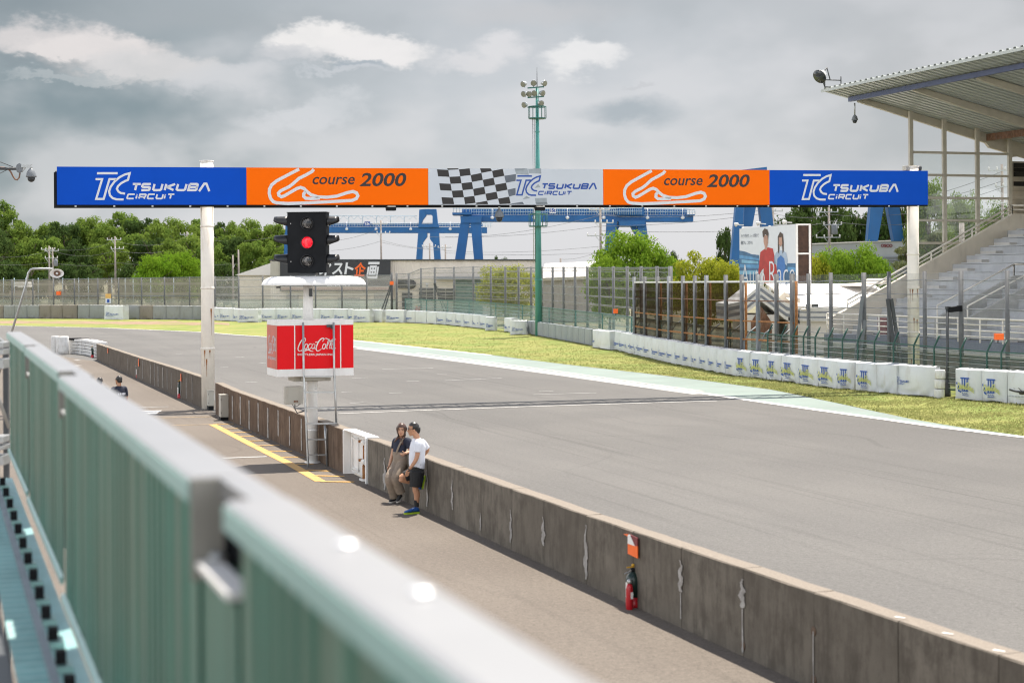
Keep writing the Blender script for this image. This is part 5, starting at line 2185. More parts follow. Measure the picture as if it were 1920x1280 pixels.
for i, (a, b_) in enumerate(zip((-24, 6, 27, 50, 73, 95, 116), (5, 26.5, 49.5, 72.5, 94.5, 115.5, 143.5))):
    blk(a, b_, 'tarp_grey' if i in (1, 2, 3) else 'tarp_brown', None, 0, None)
for a, b_ in ((145, 166.5), (167, 195)):
    blk(a, b_, 'tarp_grey')
blk(195, 230, 'tarp', 'TC', 1.2, 'single white block among the grey covered ones')
for i, (a, b_) in enumerate(((231, 239), (239.5, 260.5), (261, 285.5), (286, 310.5), (311, 336.5), (337, 360.5), (361, 377), (378, 400))):
    blk(a, b_, 'tarp_brown' if i == 2 else 'tarp_grey')
for a, b_, mk, fw in ((400.5, 410, 'TC', 0), (410.5, 436, 'TC', 0), (436.5, 446, 'TC', 0), (445, 484, 'TC', 1.8), (484.5, 517, 'TC', 0), (517.5, 545, 'TC', 0), (545.5, 571, 'TC', 0), (571.5, 599, None, 0), (599.5, 624, 'TC', 0),
                      (624.5, 651, 'TC', 0), (651.5, 661, 'TC', 0), (660, 692.5, 'TC', 1.0), (692.5, 715.5, None, 0.4), (721.5, 756, 'TC', 0.5), (756.5, 777, 'TC', 0), (777.5, 798, None, 0), (798.5, 817, None, 0), (817.5, 835, 'TC', 0),
                      (835.5, 852, 'TC', 0), (852.5, 868, 'TC', 0), (868.5, 884, 'TC', 0), (884.5, 898, 'TC', 0), (898.5, 910, 'TC', 0), (909.5, 928, 'TC', 2.2), (944, 957, 'TC', 0), (956.5, 987, 'TC', 3.2), (987.5, 994.5, None, 0.5)):
    blk(a, b_, 'tarp', mk, fw)
for a, b_ in zip((995, 1005.5, 1016.5, 1027.5, 1039.5, 1050.5, 1061.5, 1072.5, 1083.5, 1094.5), (1005, 1016, 1027, 1039, 1050, 1061, 1072, 1083, 1094, 1107)):
    blk(a, b_, 'mat_grey', None, 0.3)
blk(1109, 1141, 'tarp', 'TCs', 3.0)
q = (1142, 1151, 1161, 1172, 1181, 1189, 1195, 1206, 1221, 1235, 1249, 1264, 1280, 1295, 1310, 1327, 1343, 1358, 1378)
for i, (a, b_) in enumerate(zip(q, q[1:])):
    blk(a + .3, b_ - .3, 'tarp', 'TC' if i != 13 else 'TC', 0)
q = (1378, 1404, 1436, 1462.5, 1496, 1531, 1567, 1601)
for a, b_ in zip(q, q[1:]):
    blk(a + .4, b_ - .4, 'tarp', 'III', 0)
blk(1601.5, 1641, 'tarp', 'III', 0.8)
blk(1641.5, 1678, 'tarp', None, 0.5)
blk(1682, 1752, 'tarp', 'TCl', 0)
blk(1789, 1838, 'tarp', 'III', 0)
blk(1838.5, 1886, 'tarp', 'III', 0)
blk(1886.5, 1960, 'tarp', 'PL', 0)


def btop(x):
    return interp(x, BT)


def drape(rng):
    return (rng.uniform(0, 6.28), rng.uniform(0, 6.28), rng.uniform(.5, 1.0), rng.uniform(.25, .75))


NAMED = {'TC': 'blue circuit logo', 'TCs': 'blue circuit logo', 'TCl': 'blue circuit logo', 'III': 'yellow and blue three-pillar logo', 'PL': 'black silhouette print', None: 'plain front'}
marks_seen = {}
LANDMARK = [(-1e9, 'before the dark wood far off'), (231, 'right of the lone white block'), (400, 'between the gantry pole and the tower cabin'), (599, 'just past the starter tower post'), (721, 'after the dark gap'),
            (944, 'beside the mint strip bend'), (1109, 'below the rusty net frame'), (1378, 'below the gabled kiosk'), (1601, 'below the grandstand rail'), (1789, 'right of the camera post gap')]
for i, (x0, x1, cover, mark, fwd, word) in enumerate(BL):
    y0, y1 = bbase(x0) + fwd, bbase(x1) + fwd
    if x0 < 1109 and fwd > 1.5:
        y0 = y1 = (y0 + y1) / 2
    A_, B_ = G(x0, y0), G(x1, y1)
    d = (B_ - A_)
    L_ = d.length
    d.normalize()
    back = Vector((-d.y, d.x, 0))
    if back.y < 0:
        back = -back
    hA = At(x0, btop(x0) + fwd * .6, A_.y).z
    hB = At(x1, btop(x1) + fwd * .6, B_.y).z
    h = max(.75, (hA + hB) / 2)
    dep = 0.95 if cover != 'mat_grey' else 0.35
    if x0 > 1680:
        dep = .28 if x0 < 1700 else .8
    ph1, ph2, amp, cx_ = drape(rnd)
    stiff = cover == 'mat_grey'

    def front(u, v):
        """front cloth: u across 0..1, v up 0..1"""
        ed = math.sin(math.pi * min(max(u, 0), 1))
        fold = 0.030 * math.sin(9 * u + ph1 + 3 * v) * (1 - v) ** 1.2 + .045 * math.sin(17 * u + ph2 - 5 * v) * max(0, .5 - v)
        swag = .11 * max(0, .42 - v) * math.sin(22 * math.sqrt((u - cx_) ** 2 * 1.4 + (v - .55) ** 2) + ph1) * amp
        bulge = .07 * ed * (1 - (2 * v - 1) ** 2)
        k = 0 if stiff else amp
        kx = min(1, L_ / .9)
        off = (fold + swag) * k * kx + bulge * (0.25 if stiff else 1)
        inset = 0.075 * (1 - ed) ** 5
        lowcut = .02 * math.sin(6 * u + ph2) * (1 - v) * k + .03 * ed * (1 - v)
        return A_ + d * (u * L_) - back * (off - inset) + UP * (lerp(lerp(hA, hB, u) * .3 + h * .7, 0.03 + lowcut, 1 - v))
    nu = max(4, min(16, int((x1 - x0) / 2.2)))
    nv = 7 if nu < 9 else 12
    mb = MB()
    vs = []
    for j in range(nv + 1):
        for u_ in range(nu + 1):
            vs.append(front(u_ / nu, j / nv))
    fs = [(j * (nu + 1) + u_, j * (nu + 1) + u_ + 1, (j + 1) * (nu + 1) + u_ + 1, (j + 1) * (nu + 1) + u_) for j in range(nv) for u_ in range(nu)]
    mb.add(vs, fs, not stiff)
    # top, sides and back
    T0 = [front(u_ / nu, 1) for u_ in range(nu + 1)]
    T1 = [A_ + d * (u_ / nu * L_) + back * dep * .5 + UP * (h + .025 + .02 * math.sin(u_ * 2.1 + ph1)) for u_ in range(nu + 1)]
    T2 = [A_ + d * (u_ / nu * L_) + back * dep + UP * (h - .03 + .015 * math.sin(u_ * 1.3 + ph2)) for u_ in range(nu + 1)]
    n1 = nu + 1
    mb.add(T0 + T1 + T2, [(k, k + 1, k + 1 + n1, k + n1) for k in range(nu)] + [(k + n1, k + 1 + n1, k + 1 + 2 * n1, k + 2 * n1) for k in range(nu)], True)
    for (u_, sg) in ((0, -1), (1, 1)):
        col_ = [front(u_, j / nv) for j in range(nv + 1)]
        bk = A_ + d * (u_ * L_) + back * dep
        mid = [lerp(c, Vector((bk.x, bk.y, c.z)), .5) + d * sg * .03 * math.sin(j * .9 + ph1) * (0 if stiff else 1) for j, c in enumerate(col_)]
        bkk = [Vector((bk.x, bk.y, c.z)) for c in col_]
        o = col_ + mid + bkk
        m_ = nv + 1
        mb.add(o, [(k, k + 1, k + 1 + m_, k + m_) for k in range(nv)] + [(k + m_, k + 1 + m_, k + 1 + 2 * m_, k + 2 * m_) for k in range(nv)], True)
    bq = [A_ + back * dep, B_ + back * dep, B_ + back * dep + UP * (h - .03), A_ + back * dep + UP * (h - .03)]
    mb.add(bq, [(0, 3, 2, 1)])
    base = (A_ + B_) / 2
    lm = [w for x_, w in LANDMARK if x0 >= x_ - 1][-1]
    colour = {'tarp': 'white', 'tarp_grey': 'weathered grey', 'tarp_brown': 'dirty brown', 'mat_grey': 'slim grey'}[cover]
    key = (colour, NAMED[mark], lm)
    marks_seen[key] = marks_seen.get(key, 0) + 1
    nth = ORD[marks_seen[key] - 1]
    if word:
        lab = word
    else:
        lab = '%s %s block with %s, %s %s' % (nth, colour, NAMED[mark], 'one' if False else '', lm)
        lab = lab.replace(',  ', ' ')
    root = thing('tyre_barrier', lab, 'tyre barrier', base, 0, 'covered tyre barriers along the verge')
    mb.build('cover', M[cover], root)
    if mark:
        fr = lambda u, v: front(u, v) - back * .035
        mm = MB()
        if mark == 'TC':
            u0, u1 = (.10, .80) if x1 - x0 > 14 else (.06, .92)
            vv0, vv1 = .24, .52
            f2 = lambda x, y: fr(lerp(u0, u1, x), lerp(vv1, vv0, y))
            circuit_logo(mm, f2, 0, 0, 1, 1, (x1 - x0) > 21)
            mm.build('printed_logo', M['logo_blue'], root)
        elif mark == 'TCs':
            circuit_logo(mm, lambda x, y: fr(lerp(.02, .25, x), lerp(.5, .28, y)), 0, 0, 1, 1, False)
            mm.build('printed_logo', M['logo_blue'], root)
        elif mark == 'TCl':
            circuit_logo(mm, lambda x, y: fr(lerp(-.04, .37, x), lerp(.60, .34, y)), 0, 0, 1, 1, True)
            mm.v = [v for v in mm.v]
            mm.build('printed_logo', M['logo_blue'], root)
        elif mark == 'III':
            ctr, hw = (.46, .36) if x0 > 1600 else (.47, .43)
            if abs(x0 - 1601.5) < 1:
                ctr = .52
            f2 = lambda x, y: fr(ctr + x * hw, lerp(.74, .12, y))
            for k in (-.34, 0, .34):
                mm.ribbon([(k * .8 + .05, .03), (k * .8 + .05, .76)], .12, f2)
            mm.ribbon([(-.42, .03), (.52, .03)], .07, f2)
            mm.ribbon([(-.34, .74), (.44, .74)], .05, f2)
            put_text(mm, 'BAR', -.28, .38, .92, .83, f2, 0, .01)
            mm.ribbon([(-.3, .985), (.4, .985)], .035, f2)
            for k in range(4):
                for j in range(2):
                    if (k + j) % 2 == 0 or k == 3:
                        x_, y_ = -.95 + .16 * j + .07 * k, .26 + .135 * k + .05 * j
                        mm.poly2([(x_, y_), (x_ + .02, y_ + .12), (x_ + .17, y_ + .15), (x_ + .15, y_ + .03)], f2)
            mm.build('printed_logo', M['logo_blue'], root)
            m2 = MB()
            f3 = lambda x, y: front(ctr + x * hw, lerp(.74, .12, y)) - back * .045
            sp2 = [(-.78, .62), (-.62, .34), (-.5, .36), (-.52, .6), (-.34, .44), (-.3, .60), (-.16, .40), (-.12, .60), (.02, .42), (.1, .62), (.2, .44), (.34, .62), (.38, .48), (.3, .34), (.48, .3), (.5, .56), (.66, .48), (.7, .64), (.84, .56), (.95, .72)]
            m2.ribbon(spline2(sp2, 4), .065, f3)
            m2.ribbon(spline2([(-.7, .66), (-.3, .58), (.2, .60), (.6, .64), (.98, .80)], 4), .05, f3)
            m2.build('printed_script', M['yellow_print'] if 'yellow_print' in M else M.setdefault('yellow_print', paint('yellow_print', (0.50, 0.52, 0.16), 0.6)), root)
        else:
            f2 = lambda x, y: fr(lerp(.10, .95, x), lerp(.52, .18, y))
            mm.poly2([(0, .20), (.06, .16), (.12, .22), (.26, .30), (.50, .27), (.70, .30), (1.0, .34), (1.0, .44), (.62, .46), (.45, .62), (.36, .62), (.34, .48), (.16, .40), (.03, .32)][::-1], f2)
            mm.ribbon([(.42, .28), (.33, .02)], .03, f2)
            mm.ribbon([(.18, .02), (.20, .16)], .012, f2)
            mm.build('printed_logo', M['sign_black'], root)
            m2 = MB()
            for k in range(9):
                m2.ribbon([(.0 + .1 * k, .84), (.07 + .1 * k, .84)], .08, f2)
            m2.build('printed_words', M['flag_light'], root)

# stack of three white painted tyres
p = G(1762, 747)
s_ = F / p.y
root = thing('tyre_stack', 'stack of three white painted tyres at the end of the barrier beside the camera post', 'tyre stack', p)
zz = 0.02
for k in range(3):
    mb = MB()
    r_ = 9.6 / s_
    h_ = (746 - 692) / s_ / 3
    dx = RD * (.02 * (k - 1))
    mb.lathe([(r_ * .55, 0), (r_ * .9, .0), (r_, .03), (r_, h_ - .05), (r_ * .92, h_ - .02), (r_ * .6, h_ - .02), (r_ * .55, h_ - .06)], p + dx + UP * zz, 26)
    mb.build('tyre', M['tyre_white'], root)
    zz += h_

# small sandbags on the barrier tops
for (px, py, lab) in ((716, 571, ''), ):
    pass

# ------------------------------------------------------------------ fences behind the barriers
def fence_ground(px, off):
    return behind(px, off)


def post_top(px, py, base):
    return At(px, py, base.y).z


def fence(name, label, posts, off, top, net, post_mat, post_w, rails=(), group=None, cable=None, net_z0=0.3, thick=None, lean=None, net_off=0.0):
    """posts: photo columns; top: [(px, py)]; rails: heights as fractions"""
    bases = [fence_ground(x, off) for x in posts]
    tops = [At(x, interp(x, top), b.y).z for x, b in zip(posts, bases)]
    root = thing(name, label, 'fence', bases[0], 0, group)
    for k, (x, b, z) in enumerate(zip(posts, bases, tops)):
        mb = MB()
        w = post_w * (1.2 if thick and k in thick else 1)
        mb.tube([b - UP * .1, b + UP * z], w / 2, 8)
        mb.build('post', post_mat, root)
    mb = MB()
    for a, b, za, zb in zip(bases, bases[1:], tops, tops[1:]):
        o = Vector((0, net_off, 0))
        mb.add([a + UP * net_z0 + o, b + UP * net_z0 + o, b + UP * zb * .985 + o, a + UP * za * .985 + o], [(0, 1, 2, 3)])
    mb.build('net', net, root)
    for fr_, w, mt in rails:
        mb = MB()
        for a, b, za, zb in zip(bases, bases[1:], tops, tops[1:]):
            mb.bar(a + UP * za * fr_, b + UP * zb * fr_, w)
        mb.build('rail', mt, root)
    if cable:
        mb = MB()
        for j in range(cable):
            fr_ = (j + 1) / (cable + .6)
            for a, b, za, zb in zip(bases, bases[1:], tops, tops[1:]):
                m_ = (a + b) / 2 + UP * ((za + zb) / 2 * fr_ - .03)
                mb.tube([a + UP * za * fr_ + Vector((0, -.06, 0)), m_ + Vector((0, -.06, 0)), b + UP * zb * fr_ + Vector((0, -.06, 0))], .014, 4, False)
        mb.build('cable_line', M['grey_steel'], root)
    return root, bases, tops


FG = 'catch fences round the outside of the verge'
fence('catch_fence', 'tall beige-netted catch fence in front of the wood, far end of the straight', [-40, -10, 23, 62, 101, 140, 184, 223, 266, 309, 356, 402], 4.0,
      [(-40, 526), (0, 524), (200, 521), (400, 518), (735, 514)], M['net_far'], M['post_grey'], .17, [(.985, .07, M['grey_steel']), (.55, .05, M['grey_steel'])], FG)
fence('catch_fence', 'grey see-through catch fence between the white gantry pole and the small orange box', [404, 448, 493, 545, 592, 641.5, 688, 734], 4.0,
      [(-40, 526), (0, 524), (200, 521), (400, 518), (735, 514)], M['net_grey'], M['post_grey'], .17, [(.985, .05, M['grey_steel']), (.55, .04, M['grey_steel'])], FG, 6)
mbx = [7, 27, 49, 72, 118, 148, 166, 210, 235, 250, 283, 326]
root = thing('inner_fence', 'thin pale blue-grey inner poles standing just behind the beige netting', 'fence', fence_ground(7, 6))
for x in mbx:
    b = fence_ground(x, 6.0)
    mb = MB()
    mb.tube([b, b + UP * At(x, 521, b.y).z], .045, 6)
    mb.build('post', M['crane_light'], root)
mb = MB()
mb.bar(fence_ground(7, 6.0) + UP * 2.6, fence_ground(326, 6.0) + UP * 2.6, .05)
mb.build('rail', M['crane_light'], root)
fence('catch_fence', 'grey catch fence with horizontal cables in front of the warehouse and green trees', [744, 767, 790, 816, 852, 888, 921, 948, 973, 996.5, 1016.5, 1037, 1057.5, 1079, 1102, 1125, 1151, 1177, 1203, 1233, 1258], 3.2,
      [(744, 512), (767, 512), (780, 503), (816, 501), (888, 499), (1000, 500), (1258, 499)], M['net_mid'], M['post_grey'], .19, [(.985, .05, M['grey_steel'])], FG, 9, .8, (0, 1, 3, 20))
for px, dx in ((735, 0), (816, 0)):
    b = fence_ground(px, 3.0)
    z = At(px, 512, b.y).z * .8
    root = thing('fence_brace', 'dark slanting steel brace propping the catch fence %s' % ('beside the small orange box' if px == 735 else 'before the warehouse window'), 'fence brace', b, 0, 'fence braces')
    for w in (0, .35):
        mb = MB()
        if px == 735:
            mb.bar(b + Vector((-1.1 - w, -.3, 0)), b + Vector((.1 - w * .3, -.3, z)), .12)
        else:
            mb.bar(b + Vector((1.3 + w, -.3, 0)), b + Vector((-.1 + w * .3, -.3, z)), .10)
        mb.build('strut', M['dark_steel'], root)
    mb = MB()
    for k in (.3, .5, .7, .9):
        c = b + (Vector((-1.1 * (1 - k), -.3, z * k)) if px == 735 else Vector((1.3 * (1 - k), -.3, z * k)))
        mb.bar(c - Vector((.2, 0, 0)), c + Vector((.25, 0, 0)), .06)
    mb.build('rung', M['dark_steel'], root)
b0 = fence_ground(735, 2.6)
mb = MB()
mb.tube([b0, b0 + UP * At(735, 511, b0.y).z], .11, 8)
tag(mb.build('steel_post', M['dark_steel']), 'dark steel post carrying the small orange box between the two catch fences', 'post')
# rusty frame
fr_posts = [1190, 1210, 1234, 1255, 1281.5, 1304, 1325.5, 1362, 1392, 1422, 1457, 1486]
bases = [fence_ground(x, 1.7) for x in fr_posts]
root = thing('debris_fence', 'rust-streaked steel frame fence with dark brown netting before the gabled kiosk', 'fence', bases[0], 0, FG)
tp_ = [(1190, 519), (1326, 516), (1486, 513)]
zts = [At(x, interp(x, tp_), b.y).z for x, b in zip(fr_posts, bases)]
for k, (b, z) in enumerate(zip(bases, zts)):
    mb = MB()
    mb.tube([b - UP * .1, b + UP * z], .10, 8)
    mb.build('post', M['post_grey'] if k % 3 else M['grey_steel'], root)
mb = MB()
for k in range(len(bases) - 1):
    a, b, za, zb = bases[k], bases[k + 1], zts[k], zts[k + 1]
    if k > 7:
        continue
    mb.add([a + UP * 1.05, b + UP * 1.05, b + UP * zb * .93, a + UP * za * .93], [(0, 1, 2, 3)])
mb.build('net', M['net_brown'], root)
for fr_, w, mt in ((.93, .08, 'white'), (.74, .05, 'rusty_steel'), (.54, .06, 'rust'), (.36, .07, 'rust'), (.235, .09, 'rust')):
    mb = MB()
    for k in range(len(bases) - 1):
        mb.bar(bases[k] + UP * zts[k] * fr_ - TD * .12, bases[k + 1] + UP * zts[k + 1] * fr_ - TD * .12, w)
    mb.build('rail', M[mt], root)
mb = MB()
for k in (2, 4, 6, 8, 11):
    b = bases[k] + Vector((.16, -.1, 0))
    mb.tube([b, b + UP * zts[k] * .93], .06, 6)
    mb.build('rusty_post', M['rust'], root)
    mb = MB()
for k in range(len(bases) - 1):
    a = bases[k] - TD * .2
    mb = MB()
    mb.tube([a + UP * .9, a + UP * 1.5, a + UP * 1.9 + RD * .25, a + UP * 2.15 + RD * .6], .035, 6)
    mb.build('arm', M['grey_steel'], root)
# near fence in front of the stand
R_, bs, ts = fence('catch_fence', 'chain-link catch fence on steel posts in front of the grandstand', [1488, 1517, 1559, 1621, 1668, 1735, 1803, 1890, 1975], 2.4,
                   [(1488, 514), (1517, 513), (1559, 511), (1621, 511), (1668, 509), (1803, 508), (1975, 506)], M['net_clear'], M['post_grey'], .16, (), FG, 8, .2, (3, 6))
for x in (1620, 1668):
    b = fence_ground(x, 2.3)
    root = thing('fence_brace', 'grey raking brace on the chain-link fence %s' % ('before the red panel of the stand' if x == 1620 else 'just before the white gantry pole'), 'fence brace', b, 0, 'fence braces')
    s_ = F / b.y
    for j, (dx0, y0, dx1, y1) in enumerate(((-3, 555, -15, 672), (2, 600, -9, 672)) if x == 1620 else ((-4, 560, 12, 680), (3, 560, 22, 680))):
        mb = MB()
        mb.bar(At(x + dx0, y0, b.y - .15), At(x + dx1, y1, b.y - .15), .12)
        mb.build('strut', M['grey_steel' if x == 1620 else 'dark_steel'], root)
# low green fence with outward arms
gp = [1440, 1466, 1487, 1507, 1529, 1554, 1580, 1609, 1640, 1676, 1714, 1752, 1802, 1851, 1878, 1930]
bases = [fence_ground(x, 1.35) for x in gp]
root = thing('wire_fence', 'low dark green wire fence with slanting post tips just behind the white barriers', 'fence', bases[0])
ry = [(1440, 626), (1500, 630), (1640, 640), (1752, 650), (1851, 659), (1930, 663)]
zts = [At(x, interp(x, ry), b.y).z for x, b in zip(gp, bases)]
for k, (x, b, z) in enumerate(zip(gp, bases, zts)):
    mb = MB()
    mb.tube([b, b + UP * z, b + UP * (z + .06) + RD * .03 - TD * .02, b + UP * (z + .42) + RD * .20 - TD * .05], .036, 7)
    mb.build('post', M['green_post'], root)
mb = MB()
m2 = MB()
mlow = MB()
for k in range(len(bases) - 1):
    a, b, za, zb = bases[k], bases[k + 1], zts[k], zts[k + 1]
    mb.bar(a + UP * za, b + UP * zb, .04)
    mlow.bar(a + UP * .25, b + UP * .25, .04)
    m2.add([a + UP * .1, b + UP * .1, b + UP * zb, a + UP * za], [(0, 1, 2, 3)])
mb.build('rail', M['green_post'], root)
mlow.build('rail', M['green_post'], root)
m2.build('mesh', M['net_low'], root)
m3 = MB()
for k in range(len(bases) - 1):
    for j in range(9):
        fr_ = (j + .6) / 9.2
        m3.tube([bases[k] + UP * zts[k] * fr_ - TD * .03, bases[k + 1] + UP * zts[k + 1] * fr_ - TD * .03], .008, 4, False)
m3.build('wire', M['galv'], root)
# pale green low fence continuing to the far side
gp = [760, 800, 840, 880, 930, 980, 1030, 1080, 1130, 1185, 1240, 1300, 1370, 1440]
bases = [fence_ground(x, 2.2) for x in gp]
root = thing('wire_fence', 'low pale green mesh fence running behind the far white barriers', 'fence', bases[0])
ry = [(760, 562), (880, 566), (1000, 576), (1130, 590), (1250, 604), (1440, 628)]
zts = [At(x, interp(x, ry) - 2, b.y).z for x, b in zip(gp, bases)]
m2 = MB()
mb = MB()
for k in range(len(bases) - 1):
    a, b, za, zb = bases[k], bases[k + 1], zts[k], zts[k + 1]
    m2.add([a + UP * .1, b + UP * .1, b + UP * zb, a + UP * za], [(0, 1, 2, 3)])
    mb.bar(a + UP * za, b + UP * zb, .05)
m2.build('mesh', M['net_teal'], root)
mb.build('rail', M['teal_dark'], root)
for k, (b, z) in enumerate(zip(bases, zts)):
    mb = MB()
    mb.tube([b, b + UP * z], .04, 6)
    mb.build('post', M['teal_dark'], root)
gp = [-30, 60, 150, 240, 330, 420, 510, 600, 690, 745]
bases = [fence_ground(x, 7.0) for x in gp]
root = thing('wire_fence', 'low green mesh fence far behind the beige netting, in front of the wood', 'fence', bases[0])
m2, mb = MB(), MB()
for k in range(len(bases) - 1):
    a, b = bases[k], bases[k + 1]
    m2.add([a + UP * .1, b + UP * .1, b + UP * 2.2, a + UP * 2.2], [(0, 1, 2, 3)])
    mb.bar(a + UP * 2.2, b + UP * 2.2, .05)
m2.build('mesh', M['net_teal'], root)
mb.build('rail', M['teal_dark'], root)

# orange boxes on the fences
for (px0, px1, py0, py1, off, lab) in ((1150, 1158.5, 579, 587.5, 1.6, 'small orange box on the pale fence above the slim grey mats'), (1865, 1880.5, 625, 637, 1.2, 'bright red-orange box on the low green fence before the stand'),
                                       (731, 738, 527.5, 534, 2.3, 'small orange box on the dark steel post before the warehouse'), (106, 114, 546, 553, 3.6, 'orange square on the beige netting near the horn loudspeaker')):
    b = fence_ground((px0 + px1) / 2, off)
    c = At((px0 + px1) / 2, (py0 + py1) / 2, b.y)
    s_ = F / b.y
    w, h_ = (px1 - px0) / s_ / 2, (py1 - py0) / s_ / 2
    root = thing('marker_box', lab, 'marker box', c, 0, 'orange boxes on the fences')
    mb = MB()
    mb.obox(c, Vector((w, -.02, 0)), Vector((.0, w * .7, 0)), UP * h_)
    mb.build('box', M['orange'], root, bevel=.01)
    mb = MB()
    mb.tube([c + Vector((0, w * .6, -h_)), c + Vector((0, w * .9, -h_ - .12))], .025, 6)
    mb.build('bracket', M['dark_steel'], root)
b = fence_ground(203, 3.5)
c = At(203, 559, b.y)
s_ = F / b.y
root = thing('warning_sign', 'yellow and white warning sign on the beige netting behind the grey blocks', 'sign', c)
mb = MB()
mb.obox(c + UP * (4 / s_), Vector((5.2 / s_, 0, 0)), Vector((0, .02, 0)), UP * (4.2 / s_))
mb.build('upper_panel', paint('sign_amber', (0.70, 0.42, 0.12), .5), root)
mb = MB()
mb.obox(c - UP * (5 / s_), Vector((5.2 / s_, 0, 0)), Vector((0, .02, 0)), UP * (4.6 / s_))
mb.build('lower_panel', M['sign_white'], root)
mb = MB()
mb.obox(c - UP * (5 / s_) - Vector((0, .03, 0)), Vector((2.2 / s_, 0, 0)), Vector((0, .01, 0)), UP * (3.2 / s_))
mb.build('pictogram', M['logo_blue'], root)

# track camera on a black post in the barrier gap
p = G(1777, 743)
root = thing('camera_post', 'slim black post with a black box camera in the gap between the white barriers', 'camera post', p)
zt = At(1777, 579, p.y).z
mb = MB()
mb.tube([p, p + UP * zt], .055, 10)
mb.lathe([(.11, 0), (.11, .15), (.08, .5), (.055, .6)], p, 10)
mb.build('post', M['dark_steel'], root)
mb = MB()
c = At(1789, 579.5, p.y)
mb.obox(c, RD * .22 + UP * .02, TD * .11, UP * .095)
mb.obox(c + RD * .24 + UP * .02, RD * .03, TD * .13, UP * .11)
mb.build('camera', M['matt_black'], root, bevel=.01)
mb = MB()
mb.obox(At(1777.5, 577, p.y), RD * .09, TD * .05, UP * .05)
mb.build('bracket', M['dark_steel'], root)

# ------------------------------------------------------------------ grandstand
RF, TE, TN = 41.0, 72.5, 8.0            # front face, far end, near end (beyond the frame)
OW = W(RF, TE)
root = thing('grandstand', 'pale concrete grandstand with stepped tiers under a cantilevered ribbed roof', 'grandstand', OW)
mb = MB()
mb.box(RF + .35, RF + 1.0, TN, TE, 0, 1.05)
mb.box(RF - .1, RF + 26, TE - .5, TE - .1, 0, .95)
mb.build('basement_wall', M['stand_dark'], root)
for t0 in (66.5, 61.0, 57.5, 53.5, 49.5, 45.5):
    mb = MB()
    mb.box(RF + .30, RF + .345, t0 - 1.3, t0, .25, .92)
    v_ = mb.build('louvre', M['dark_steel'], root)
    mb = MB()
    for k in range(6):
        mb.box(RF + .26, RF + .299, t0 - 1.28, t0 - .02, .29 + .1 * k, .34 + .1 * k)
    mb.build('louvre_blade', M['grey_steel'], v_)
mb = MB()
mb.box(RF - .12, RF + 1.6, TN, TE, 1.06, 1.26)
mb.build('floor_slab', M['stand_wall'], root, bevel=.02)
mb = MB()
mb.box(RF - .02, RF + 1.5, TN, TE - .02, 1.262, 1.60)
mb.build('floor_band', M['stand_band'], root)
NT, RISE, RUN, Z0 = 12, .415, .80, 1.60
prof = [(RF + 1.5, 1.0), (RF + 1.5, Z0)]
for k in range(NT):
    r = RF + 1.5 + RUN * k
    z = Z0 + RISE * k
    prof += [(r, z + RISE), (r + RUN, z + RISE)]
prof += [(RF + 16, Z0 + RISE * NT), (RF + 16, 1.0)]
mb = MB()
mb.prism([W(r, TN, z) for r, z in prof], TD * (TE - .12 - TN))
mb.build('tier', M['stand_seat'], root)
for k in range(NT):
    mb = MB()
    r = RF + 1.5 + RUN * k
    z = Z0 + RISE * (k + 1)
    mb.box(r - .05, r + .34, TN, TE - .9, z + .012, z + .065)
    mb.build('bench', M['stand_seat'], root)
    mb = MB()
    mb.box(r - .012, r - .004, TN, TE - .5, z - RISE + .01, z - RISE + .055)
    mb.build('shadow_line', M['dark_steel'], root)  # dark strip standing in for the shadow at each step joint
    for (t0, t1) in ((TE - 2.0, TE - .75), (TE - 13.2, TE - 12.2), (TE - 22, TE - 21)):
        mb = MB()
        mb.box(r - .42, r - .001, t0, t1, z - RISE + .001, z - RISE / 2)
        mb.build('aisle_step', M['stand_wall'], root)
# end parapet following the steps
ztop = Z0 + RISE * NT
pp = [(RF + .2, 1.0), (RF + .2, 2.35), (RF + 1.2, 2.75), (RF + 10.7, ztop + .85), (RF + 16, ztop + .85), (RF + 16, 1.0)]
mb = MB()
mb.prism([W(r, TE - .1, z) for r, z in pp], TD * .30)
mb.build('end_parapet', M['cream_wall'], root)


def railing(pts, nrail, h, name='railing', post_every=1.6, w=.045, mt='cream'):
    rr = MB()
    for k in range(nrail):
        o = UP * (h * (k + 1) / nrail)
        for a, b in zip(pts, pts[1:]):
            rr.tube([a + o, b + o], w * (1.0 if k == nrail - 1 else .62) / 1.6, 6)
    ob = rr.build(name, M[mt], root)
    for a, b in zip(pts, pts[1:]):
        n = max(1, int((b - a).length / post_every))
        for i in range(n + 1):
            p = lerp(a, b, i / n)
            m = MB()
            m.tube([p - UP * .32, p + UP * h], w / 1.7, 6)
            m.build('baluster', M[mt], ob)
    return ob


railing([W(RF + .05, TE - .2, 1.60), W(RF + .05, 38, 1.60)], 4, .98, post_every=1.55, w=.07)
railing([W(RF + 1.3, TE + .05, 2.78), W(RF + 10.7, TE + .05, ztop + .85), W(RF + 13.0, TE + .05, ztop + .85)], 2, .42, 'hand_rail', 2.4, .075)
railing([W(RF + 13.0, TE - .6, ztop + .02), W(RF + 13.0, TE - 14, ztop + .02)], 4, 1.15, 'railing', 2.2, .07)
